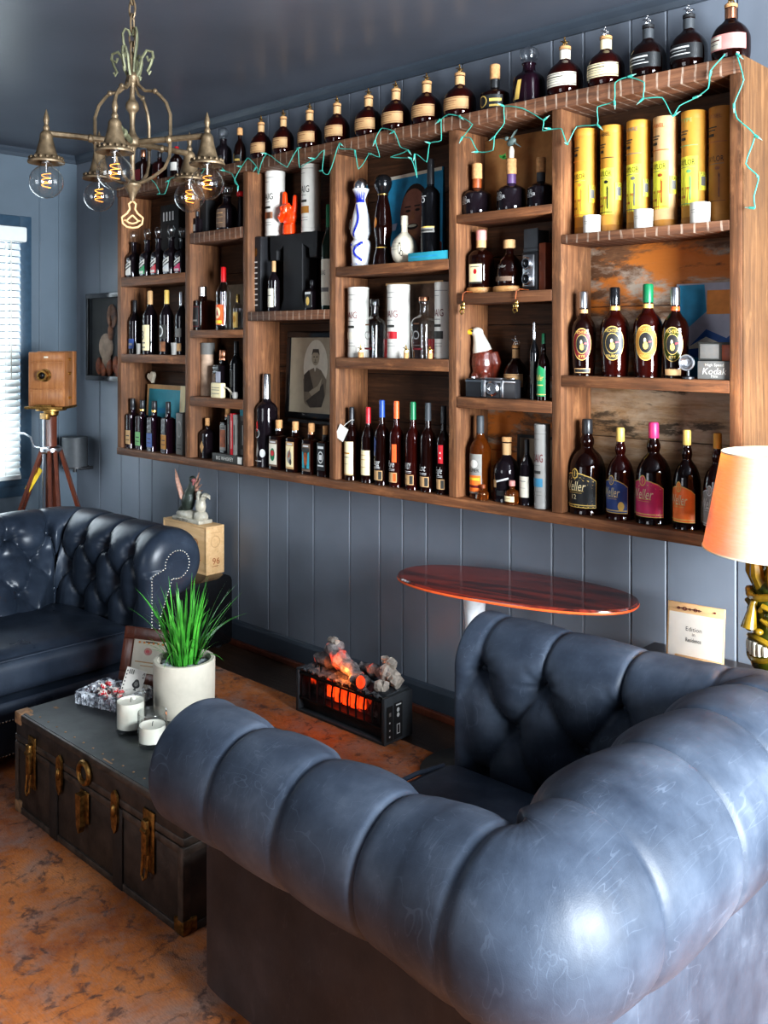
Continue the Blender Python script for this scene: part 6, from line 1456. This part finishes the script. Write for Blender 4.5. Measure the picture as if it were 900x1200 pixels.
boxy('leaning_board', 'plain light brown board leaning at the back of the fifth bay', 'panel', -2.125, 3.0, 2.086, .40, .010, .315, 'kraft', part='panel', tilt=-2)
for key, R_d, ds in (('E2a', .056, 'left'), ('E2b', .062, 'right')):
    x, y, z, R, H = IT[key]; t = thing('wooden_coaster', 'round wooden coaster under the %s bottle in the fifth bay' % {'left': 'cream labelled', 'right': 'rounded shoulder'}[ds], 'coaster', (x, y-.002, z+.0006)); g = G(); g.lathe([(0, 0), (R_d-.002, 0), (R_d, .003), (R_d, .02), (R_d-.003, .023), (0, .023)], 32); g.build('disc', 'disc_wood', t)
    IT[key] = (x, y, z+.024, R, H-.024)
bottle('E2a', 'fourroses', 'bottle with cream label and small red emblem on a wooden coaster', 'whiskey_dark', 'pink', [('r', -.6, .85, .06, .40, 'cream'), ('e', .1, .27, .17, .045, 'red'), ('r', -.4, .6, .345, .36, 'mid_grey'), ('r', -.6, .85, .06, .09, 'dark_grey')], 'tan')
bottle('E2b', 'shoulder', 'dark rounded shoulder bottle with flat wood stopper on a wooden coaster', 'whiskey_dark', 'tan', [('r', -.9, .8, .10, .20, 'bird_board'), ('t', 'Taylor', -.1, .42, .07, 'grey_label', .3, 1.0)], name='whiskey_bottle')
x, y, z, R, H = IT['E2cam']
t = thing('twin_lens_camera', 'vintage twin lens reflex camera with brown leather case in the fifth bay', 'camera', (x-.01, y+.03, z+.0006), R_(-8))
g = G(); g.bb(-.038, .038, -.035, .045, 0, .145, 0, .005); g.build('body', 'black_plastic', t); g = G(); g.bb(-.036, .036, -.03, .04, .145, .16, 0, .003); g.bb(-.034, .034, -.028, -.022, .16, .232, 0, .002); g.bb(-.034, -.030, -.028, .035, .16, .225, 0, .001); g.bb(.030, .034, -.028, .035, .16, .225, 0, .001); g.bb(-.034, .034, .03, .035, .16, .225, 0, .001); g.build('viewing_hood', 'charcoal', t)
g = G(); g.bb(-.028, .028, -.042, -.034, .015, .135, 0, .004)
fp = g.build('lens_board', 'steel', t)
for zz in (.045, .102):
    g = G(); g.lathe([(.024, 0), (.024, .008), (.019, .014), (.017, .014), (.016, .005), (0, .004)], 22, c=(0, -.042, zz), M=Matrix.Rotation(PI/2, 4, 'X')); ln = g.build('lens', 'silver', t); g = G(); g.ell((0, -.047, zz), (.016, .005, .016)); g.build('lens_glass', 'black_gloss', ln)
g = G(); g.lathe([(.012, 0), (.012, .012), (0, .012)], 14, c=(.038, 0, .1), M=Matrix.Rotation(PI/2, 4, 'Y')); g.build('focus_knob', 'steel', t)
g = G(); g.bb(.042, .075, -.03, .05, 0, .175, 0, .004); g.build('leather_case', 'case_brown', t)
for x, z0, ds in ((-2.272, 1.782, 'left end'), (-2.023, 1.782, 'middle')):
    t = thing('key_fob', 'brass figure on orange strap hanging at the %s of the fifth bay second board' % ds, 'key ring', (x, 2.8195, z0-.02))
    g = G(); g.tube([(.02, .045, .024), (.012, .0, .026), (.004, -.006, .018), (0, -.006, -.01)], .005, 6, flat=.4); g.build('strap', 'carved_orange', t)
    g = G(); g.ell((0, -.006, -.035), (.012, .005, .012)); g.tube([(0, -.006, -.03), (-.012, -.006, -.05), (-.004, -.006, -.062), (.008, -.006, -.055), (.004, -.006, -.04)], .003, 6); g.ell((.006, -.006, -.022), (.006, .004, .01)); g.build('figure', 'gold', t)
# eagle decanter
x, y, z, R, H = IT['E3a']
t = thing('eagle_decanter', 'glazed ceramic eagle decanter with brown body and white head', 'decanter', (x+.005, y-.015, z+.0006), R_(4))
g = G(); g.lathe(smooth_prof([(.048, 0), (.058, .012), (.052, .03), (.044, .055)]), 22); g.build('rock_base', 'stone', t)
g = G(); g.ell((0, 0, .13), (.047, .040, .068)); g.ell((0, .005, .165), (.050, .036, .026))
for s in (-1, 1):
    g.tube([(s*.046, .006, .172), (s*.054, .010, .13), (s*.046, .020, .08), (s*.036, .028, .045)], [.020, .025, .020, .008], 10); g.ell((s*.020, -.016, .068), (.022, .022, .030))
g.tube([(0, .03, .09), (0, .042, .035)], [.028, .016], 8); vox(g.build('body', 'eagle_brown', t), .004, 2)
g = G(); g.tube([(0, 0, .172), (-.003, -.002, .19), (-.008, -.005, .215), (-.014, -.008, .238)], [.039, .036, .028, .022], 16); g.ell((-.018, -.010, .248), (.027, .021, .021)); vox(g.build('head', 'eagle_white', t), .003, 3)
g = G(); g.tube([(-.034, -.016, .250), (-.054, -.024, .250), (-.066, -.028, .241), (-.067, -.028, .229)], [.0125, .011, .007, .0012], 10); g.build('beak', 'beak', t)
for q, nm in ((-1, 'eye'),):
    g = G(); g.ell((-.027, -.030, .254), (.0045, .003, .0045)); g.build('eye', 'ink', t)
g = G(); g.ell((-.02, -.04, .05), (.018, .016, .022)); g.ell((.02, -.04, .05), (.018, .016, .022)); g.build('talons', 'bone', t)
x, y, z, R, H = IT['E3b']; IT['E3b'] = (x, y+.015, z, R, .235)
t = bottle('E3b', 'blanton', 'round horse stopper bottle with tan band beside the eagle decanter', 'whiskey_dark', None, tan_l, 'tan'); horse(t, .235, 'silver')
bottle('E3c', 'wine', 'slim dark bottle with silver cap right of the old camera', 'black_glass', 'silver', [('r', -.3, .5, .2, .5, 'dark_grey')], name='liquor_bottle')
bottle('E3d', 'weller', 'bottle with bright green label and green cap beside the sixth post', 'whiskey_dark', 'green', [('p', [(-1.0, .06), (.9, .06), (.9, .46), (-.1, .52), (-1.0, .46)], 'label_green'), ('t', 'Weller', -.15, .34, .09, 'gold_ink', .3, 1.4), ('r', -.6, .5, .22, .235, 'gold_ink'), ('r', -1, .9, .08, .095, 'gold_ink')])
t = thing('folding_camera', 'old black and silver folding camera lying in front of the eagle decanter', 'camera', (-2.16, 2.848, 1.3836), R_(4))
g = G(); g.bb(-.105, .12, -.02, .02, 0, .072, 0, .006); g.build('body', 'black_plastic', t)
g = G(); g.bb(-.105, .12, -.021, .021, .058, .066, 0, .002); g.bb(-.03, -.01, -.023, -.018, .004, .068, 0, .001); g.bb(.055, .068, -.023, -.018, .004, .068, 0, .001); g.bb(-.02, .06, -.014, .014, .066, .076, 0, .003); g.build('trim', 'steel', t)
g = G(); g.lathe([(.028, 0), (.028, .006), (.022, .012), (.022, .018), (.015, .018), (.012, .01), (0, .01)], 22, c=(.022, -.02, .036), M=Matrix.Rotation(PI/2, 4, 'X')); g.build('lens', 'silver', t)
g = G(); g.lathe([(.009, .066), (.009, .078), (0, .078)], 12, c=(-.08, 0, 0)); g.lathe([(.009, .066), (.009, .075), (0, .075)], 12, c=(.095, 0, 0)); g.build('knobs', 'steel', t)
bottle('E4a', 'wine', 'amber red bottle with white and orange label at the left of the fifth bay floor', 'whiskey_amber', 'charcoal', [('r', -.75, .8, .06, .54, 'grey_label'), ('r', -.65, .7, .08, .28, 'label_orange'), ('e', 0, .42, .4, .05, 'white'), ('t', 'ELMER', 0, .34, .04, 'ink', 0, 1.1), ('r', -.6, .6, .13, .16, 'dark_red'), ('r', -.6, .6, .22, .25, 'yellow2')])
bottle('E4b', 'jug', 'big shouldered dark jug bottle with cork behind the mini bottles', 'wine_black', 'cork', [('r', -.2, .9, .10, .18, 'label_black'), ('p', [(-.2, .30), (.75, .36), (.75, .39), (-.2, .33)], 'silver_ink'), ('r', -.55, -.2, .22, .34, 'tan')], 'tan')
bottle('E4c', 'mini', 'miniature amber bottle with cream label in front of the dark jug bottle', 'whiskey_amber', 'pink', [('r', -1.0, .9, .12, .36, 'cream'), ('r', -.6, .4, .24, .26, 'carved_orange')], name='miniature_bottle')
bottle('E4g', 'mini', 'miniature amber bottle in front of the orange labelled bottle', 'whiskey_amber', 'carved_orange', [], name='miniature_bottle')
bottle('E4d', 'wine', 'small dark bottle with pale label beside the blue banded grey tube', 'wine_black', 'black_plastic', [('r', -1.0, .9, .12, .44, 'paper'), ('r', -.6, .4, .36, .37, 'mid_grey'), ('r', -.6, .4, .26, .265, 'mid_grey'), ('e', 0, .70, .22, .03, 'grey_label')], name='whisky_bottle')
tube('E4e', 'grey whisky tube with blue band beside the sixth post', [q for q in lap('dark_red', 'blue_band')], 'grey_tube', 'grey_tube', 'grey_tube')
boxy('framed_photograph', 'small black framed photograph at the back of the fifth bay floor', 'picture', -2.0, 3.0, .99, .30, .010, .245, 'photo_mid', [('r', -.15, .15, .233, .245, 'ink'), ('r', -.15, -.138, 0, .245, 'ink'), ('r', .138, .15, 0, .245, 'ink'), ('p', [(-.13, .0), (-.13, .10), (-.05, .12), (0, .06), (.1, .09), (.13, 0)], 'photo_dark')], part='frame', tilt=-2)

# --- sixth bay: yellow tubes
def taylor(c1, c2, ink, top, cap2):
    return [('r', -1.15, .72, .17, .60, c1), ('t', 'TAYLOR', -.28, .55, .048, 'ink', 0, 1.55), ('r', -.9, .5, .505, .51, 'mid_grey'), ('e', .02, .47, .2, .016, ink), ('t', 'EHT', -.35, .25, .17, c2, .35, 1.0), ('e', .12, .33, .06, .11, ink, .7), ('p', [(.1, .22), (.2, .22), (.22, .42), (.12, .42)], ink), ('r', -1.0, .6, .185, .192, ink), ('t', 'PURE', 1.18, .44, .035, 'ink', 0, .5), ('r', .8, 1.5, .30, .46, c1), ('r', .95, 1.35, .34, .42, 'mid_grey'),
            ('t', top, -.2, .915, .034, ink, 0, 1.3), ('r', -.85, .0, .815, .825, 'dark_grey'), ('r', -.85, -.1, .79, .8, 'dark_grey'), ('r', -.75, -.2, .74, .765, 'ink'), ('r', -1.0, .7, .69, .697, ink)]
for i, (key, c1, ink, top, b1, ds) in enumerate((('F1a', 'yellow2', 'art_orange', 'BARREL', 'mustard', 'bright yellow whiskey tube with orange script, leftmost of the yellow tubes'), ('F1b', 'yellow', 'ink', 'LABEL', 'mustard', 'yellow whiskey tube with black script, second of the yellow tubes'), ('F1c', 'yellow', 'mid_grey', 'WARE', 'mustard', 'yellow whiskey tube with grey script behind the middle cream cup'), ('F1d', 'yellow', 'carved_orange', 'LABEL', 'tan', 'pale topped yellow whiskey tube with rust red script'), ('F1e', 'yellow', 'pale_green', 'TYPE', 'mustard', 'yellow whiskey tube with grey green script behind the right cream cup'), ('F1f', 'ochre', 'carved', 'LABEL', 'ochre', 'brownish yellow whiskey tube in shadow beside the right post'))):
    tube(key, ds, taylor(c1, 'ochre', ink, top, b1), b1, b1, 'ochre', group='yellow whiskey tubes', name='whiskey_tube', bases=(0, .07))
for key, ds in (('F1x', 'leftmost'), ('F1y', 'middle'), ('F1z', 'rightmost')):
    x, y, z, R, H = IT[key]; t = thing('ceramic_cup', 'small cream cup, %s of the three in front of the yellow tubes' % ds, 'cup', (x, y, z+.0006), 0, 'cream cups in the top right bay')
    g = G(); g.lathe([(0, 0), (R*.94, 0), (R*.97, .002), (R, H), (R-.003, H), (R-.004, .008), (0, .008)], 28); o = g.build('cup', 'white', t)
    def sf(xx, zz, off, R=R): a = -PI/2+xx/R; return ((R*.985+off+.0006)*math.cos(a), (R*.985+off+.0006)*math.sin(a), zz)
    D = Decal(sf, .004); D.ops([('r', -.6, .5, .62, .64, 'mid_grey'), ('r', -.5, .4, .50, .52, 'mid_grey')], R, H); D.done('print', o)
# oval labelled bottles
def mich(c1, c2, c3):
    return [('e', 0, .37, .80, .192, 'gold_ink'), ('e', 0, .37, .76, .182, c1), ('e', 0, .37, .50, .115, 'gold_ink'), ('e', 0, .37, .47, .108, c2), ('e', .0, .335, .17, .036, 'gold_ink'), ('e', -.04, .395, .085, .026, 'cream'), ('p', [(-.17, .35), (.12, .315), (.14, .365), (-.02, .39)], 'gold_ink'), ('t', "MICHTER'S", 0, .512, .036, 'gold_ink', 0, .95), ('t', c3, 0, .228, .032, 'gold_ink', 0, .85), ('p', [(.2, .37), (.48, .378), (.48, .39), (.2, .386)], 'red')]
bottle('F2a', 'michter', 'oval labelled bottle with dark red label, gold stopper and lower strip label', 'whiskey_dark', 'steel', mich('dark_red', 'ink', 'RYE')+[('r', -.72, .72, .03, .085, 'tan'), ('r', -.66, .66, .04, .075, 'label_black')], 'tan', rz=22)
bottle('F2b', 'michter', 'oval labelled bottle with black wax cap and black label', 'whiskey_red', 'black_gloss', mich('label_black', 'ink', 'BOURBON'), 'gold_ink', rz=20)
bottle('F2c', 'michter', 'oval labelled bottle with green wax cap and olive label', 'whiskey_red', 'green', mich('ochre', 'ink', 'STRAIGHT RYE'), 'gold_ink', rz=18)
bottle('F2d', 'michter', 'oval labelled bottle with foil cap and green label next to the old camera', 'whiskey_dark', 'steel', mich('tiki', 'ink', 'RYE')+[('r', -.66, .66, .03, .1, 'tan')], 'orange', rz=14)
t = thing('surf_painting', 'unframed painting of blue surf and orange square in the right bay', 'picture', (-1.365, 3.004, 1.4776)); t.rotation_euler = (R_(-3), 0, 0)
g = G(); g.bb(-.13, .12, -.006, .006, 0, .315); o = g.build('canvas', 'art_grey', t)
Decal(face_P(0, -.006, 0), .02).ops([('p', [(-.12, .31), (-.03, .31), (-.02, .22), (-.09, .16), (-.12, .2)], 'sky_paint'), ('r', -.02, .065, .21, .29, 'art_orange'), ('p', [(-.12, .0), (.12, .0), (.12, .19), (.05, .13), (-.02, .16), (-.08, .1), (-.12, .12)], 'art_blue'), ('p', [(-.1, .09), (-.02, .135), (.06, .1), (-.02, .10)], 'paper'), ('p', [(-.12, .0), (.1, .0), (.02, .06), (-.12, .07)], 'sky_paint')]).done('image', o)
t = thing('box_camera', 'old box camera with round lens on top of the film carton in the right bay', 'camera', (-1.295, 2.89, 1.5365), R_(4))
g = G(); g.bb(-.047, .065, -.04, .04, .0, .058, 0, .003); g.build('body', 'dark_grey', t); g = G(); g.bb(-.04, .02, -.0425, -.039, .006, .052, 0, .001); g.build('face_plate', 'mid_grey', t); g = G(); g.bb(.03, .06, -.043, -.039, .0, .05, 0, .001); g.build('grip', 'case_brown', t)
t = thing('flash_reflector', 'small round camera flash with silver rim beside the film carton', 'camera flash', (-1.368, 2.838, 1.4776)); g = G(); g.lathe([(0, 0), (.02, 0), (.02, .006), (.005, .01), (.005, .03)], 14); g.build('stem', 'black_plastic', t)
g = G(); g.lathe([(.022, 0), (.024, .01), (.018, .012), (.012, .004), (0, .003)], 22, c=(0, 0, .052), M=Matrix.Rotation(PI/2, 4, 'X')); g.tube([(.024*math.cos(2*PI*k/20), -.011, .052+.024*math.sin(2*PI*k/20)) for k in range(20)], .003, 6, closed=True); g.build('dish', 'steel', t)
boxy('film_carton', 'grey film carton with white lettering under the old box camera', 'box', -1.285, 2.885, 1.477, .11, .09, .058, 'mid_grey', [('t', 'Kodak', -.0, .026, .02, 'white', .2), ('t', 'High Speed', -.0, .046, .009, 'white'), ('t', 'Film', -.0, .010, .009, 'white')], rz=4)
# weller style bottles
def wel(c, c2='gold_ink'):
    return [('p', [(-1.15, .07), (1.05, .07), (1.05, .36), (.75, .40), (.3, .43), (-.15, .445), (-.6, .43), (-1.15, .40)], c2), ('p', [(-1.12, .078), (1.02, .078), (1.02, .352), (.75, .39), (.3, .42), (-.15, .435), (-.6, .42), (-1.12, .39)], c), ('e', -.18, .43, .22, .055, c2), ('e', -.18, .43, .17, .042, c), ('p', [(-.32, .425), (-.04, .425), (-.04, .438), (-.32, .438)], c2), ('p', [(-.2, .40), (-.15, .40), (-.15, .46), (-.2, .46)], c2), ('t', 'Weller', -.20, .30, .10, 'cream' if c2 == 'gold_ink' else 'white', .3, 1.35), ('r', -.7, .35, .245, .25, c2), ('r', -.6, .25, .225, .229, c2), ('r', -1.1, 1.0, .095, .105, c2)]
bottle('F3a', 'weller', 'large bottle with black label and black cap, leftmost of the script labelled bottles', 'whiskey_dark', 'black_plastic', wel('label_black')+[('t', '12', -.2, .185, .05, 'cream')])
bottle('F3b', 'weller', 'bottle with navy label and gold cap between the black and magenta labels', 'whiskey_red', 'gold_ink', wel('label_navy')+[('e', .55, .15, .22, .05, 'gold_ink')])
bottle('F3c', 'weller', 'large bottle with magenta label and magenta cap in the right bay', 'whiskey_dark', 'magenta', wel('magenta'))
bottle('F3d', 'weller', 'bottle with orange label and gold cap next to the lamp shade', 'whiskey_dark', 'gold_ink', wel('label_orange'))
bottle('F3e', 'weller', 'bottle with grey label and orange foil cap partly behind the lamp shade', 'whiskey_red', 'mustard', wel('grey_label', 'silver_ink'))

# ------------------------------------------------------------------ string lights along the front edge
t = thing('string_lights', 'green wired unlit mini string lights draped along the shelf front', 'string lights', (0, 0, 0))
WIRE = [(-4.450, 2.811, 2.487), (-4.400, 2.811, 2.453), (-4.350, 2.811, 2.388), (-4.301, 2.811, 2.382), (-4.269, 2.811, 2.447), (-4.253, 2.811, 2.458), (-4.127, 2.811, 2.461), (-4.013, 2.811, 2.417), (-3.940, 2.811, 2.477), (-3.825, 2.811, 2.484), (-3.775, 2.811, 2.439), (-3.713, 2.811, 2.415), (-3.666, 2.811, 2.351), (-3.693, 2.811, 2.379), (-3.646, 2.811, 2.444), (-3.586, 2.811, 2.477), (-3.527, 2.811, 2.425), (-3.514, 2.811, 2.391), (-3.451, 2.811, 2.479), (-3.303, 2.811, 2.396), (-3.231, 2.811, 2.472), (-3.220, 2.811, 2.385), (-3.116, 2.811, 2.410), (-3.049, 2.811, 2.439), (-3.060, 2.811, 2.350), (-3.027, 2.811, 2.331), (-2.951, 2.811, 2.455), (-2.951, 2.811, 2.433), (-2.856, 2.811, 2.412), (-2.835, 2.811, 2.329), (-2.774, 2.811, 2.386), (-2.714, 2.811, 2.364), (-2.734, 2.811, 2.438), (-2.704, 2.811, 2.483), (-2.627, 2.811, 2.457), (-2.598, 2.811, 2.390), (-2.551, 2.811, 2.369), (-2.646, 2.811, 2.354), (-2.532, 2.811, 2.332), (-2.505, 2.811, 2.253), (-2.514, 2.811, 2.350), (-2.450, 2.811, 2.308), (-2.433, 2.811, 2.380), (-2.380, 2.811, 2.385), (-2.380, 2.811, 2.466), (-2.336, 2.811, 2.478), (-2.285, 2.811, 2.463), (-2.218, 2.811, 2.420), (-2.268, 2.811, 2.382), (-2.227, 2.811, 2.369), (-2.194, 2.811, 2.313), (-2.122, 2.811, 2.309), (-2.114, 2.811, 2.359), (-2.075, 2.811, 2.403), (-2.075, 2.811, 2.466), (-1.991, 2.811, 2.443), (-1.899, 2.811, 2.384), (-1.902, 2.811, 2.348), (-1.870, 2.811, 2.349), (-1.824, 2.811, 2.342), (-1.799, 2.811, 2.285), (-1.765, 2.811, 2.342), (-1.681, 2.811, 2.334), (-1.681, 2.811, 2.395), (-1.616, 2.811, 2.404), (-1.613, 2.811, 2.464), (-1.565, 2.811, 2.475), (-1.506, 2.811, 2.444), (-1.509, 2.811, 2.394), (-1.446, 2.811, 2.385), (-1.408, 2.811, 2.318), (-1.382, 2.811, 2.347), (-1.339, 2.811, 2.363), (-1.288, 2.811, 2.384), (-1.280, 2.811, 2.438), (-1.237, 2.811, 2.482)]
W2_ = [(-1.199, 2.811, 2.474), (-1.176, 2.811, 2.389), (-1.207, 2.811, 2.324), (-1.197, 2.811, 2.276), (-1.144, 2.811, 2.218), (-1.170, 2.811, 2.135), (-1.134, 2.811, 2.091), (-1.147, 2.811, 2.034), (-1.144, 2.811, 1.998)]
for W in (WIRE, W2_):
    pts = []
    n = len(W)
    for i in range(n-1):
        p0, p1, p2, p3 = (Vector(W[max(0, i-1)]), Vector(W[i]), Vector(W[i+1]), Vector(W[min(n-1, i+2)]))
        for j in range(4):
            q = j/4; pts.append((.5*((2*p1)+(p2-p0)*q+(2*p0-5*p1+4*p2-p3)*q*q+(3*p1-p0-3*p2+p3)*q**3))*.45+(p1+(p2-p1)*q)*.55)
    pts.append(Vector(W[-1]))
    for p in pts: p.y = 2.8125+.004*math.sin(p.x*60)
    g = G(); g.tube(pts, .0021, 5); g.build('wire', 'cable_green', t)
rb_ = random.Random(5); proto = None
for i, p in enumerate(WIRE+W2_):
    if i % 2 == 0 and i not in (len(WIRE)-1,):
        if proto is None:
            g = G(); g.tube([(0, 0, 0), (0, 0, .016)], .0042, 7); g.tube([(0, 0, .016), (0, 0, .030)], [.003, .0008], 6, 1); proto = g.build('bulb', ['cable_green', 'cable_tip'], t); o = proto
        else: o = proto.copy(); COL.objects.link(o); o.parent = t
        o.location = (p[0], 2.8105, p[2]); o.rotation_euler = (R_(rb_.uniform(70, 110) if rb_.random() < .2 else 0), R_(rb_.uniform(60, 280)), 0)

# ------------------------------------------------------------------ light
def area(name, loc, rot, sx, sy, e, col):
    l = bpy.data.lights.new(name, 'AREA'); l.shape = 'RECTANGLE'; l.size = sx; l.size_y = sy; l.energy = e; l.color = col
    o = bpy.data.objects.new(name, l); COL.objects.link(o); o.location = loc; o.rotation_euler = rot; return o
def point(name, loc, e, col, r=.03):
    l = bpy.data.lights.new(name, 'POINT'); l.energy = e; l.color = col; l.shadow_soft_size = r
    o = bpy.data.objects.new(name, l); COL.objects.link(o); o.location = loc; return o
area('daylight_right', (XR+.16, 1.35, 1.55), (0, R_(90), 0), 1.55, 1.55, LR, (.90, .95, 1.0))
area('daylight_left', (XL-.16, 1.98, 1.52), (0, R_(-90), 0), 1.5, 1.3, LL, (.86, .94, 1.0))
area('daylight_front', (-2.75, YB-.16, 1.55), (R_(90), 0, 0), 1.65, 1.55, LF, (.95, .97, 1.0))
point('lamp_light', (LX, LY, 1.165), 48, (1, .46, .12), .03)
point('fire_light', (-2.80, 2.70, .23), 1.6, (1, .25, .06), .04)
w = bpy.data.worlds.new('daylight'); SC.world = w; w.use_nodes = True
nt = w.node_tree; bg = nt.nodes['Background']
sky = nt.nodes.new('ShaderNodeTexSky'); sky.sky_type = 'HOSEK_WILKIE'; sky.turbidity = 6; sky.sun_direction = (.3, -.5, .7)
nt.links.new(sky.outputs[0], bg.inputs[0]); bg.inputs[1].default_value = WS

# ------------------------------------------------------------------ camera: level, shifted down
cd = bpy.data.cameras.new('camera'); cam = bpy.data.objects.new('camera', cd); COL.objects.link(cam)
cam.location = (0, 0, 1.6); cam.rotation_euler = (PI/2, 0, math.atan2(.6907, .7231))
cd.sensor_fit = 'HORIZONTAL'; cd.sensor_width = 36; cd.lens = 1100/900*36; cd.shift_x = 0; cd.shift_y = -201/900; cd.clip_start = .05
SC.camera = cam
SC.view_settings.view_transform = 'Standard'; SC.view_settings.look = 'Medium High Contrast'; SC.view_settings.exposure = EXPO
SC.cycles.use_denoising = True
SC.cycles.max_bounces = 10; SC.cycles.transparent_max_bounces = 16; SC.cycles.transmission_bounces = 8; SC.cycles.caustics_reflective = False; SC.cycles.caustics_refractive = False
SC.cycles.sample_clamp_indirect = 6
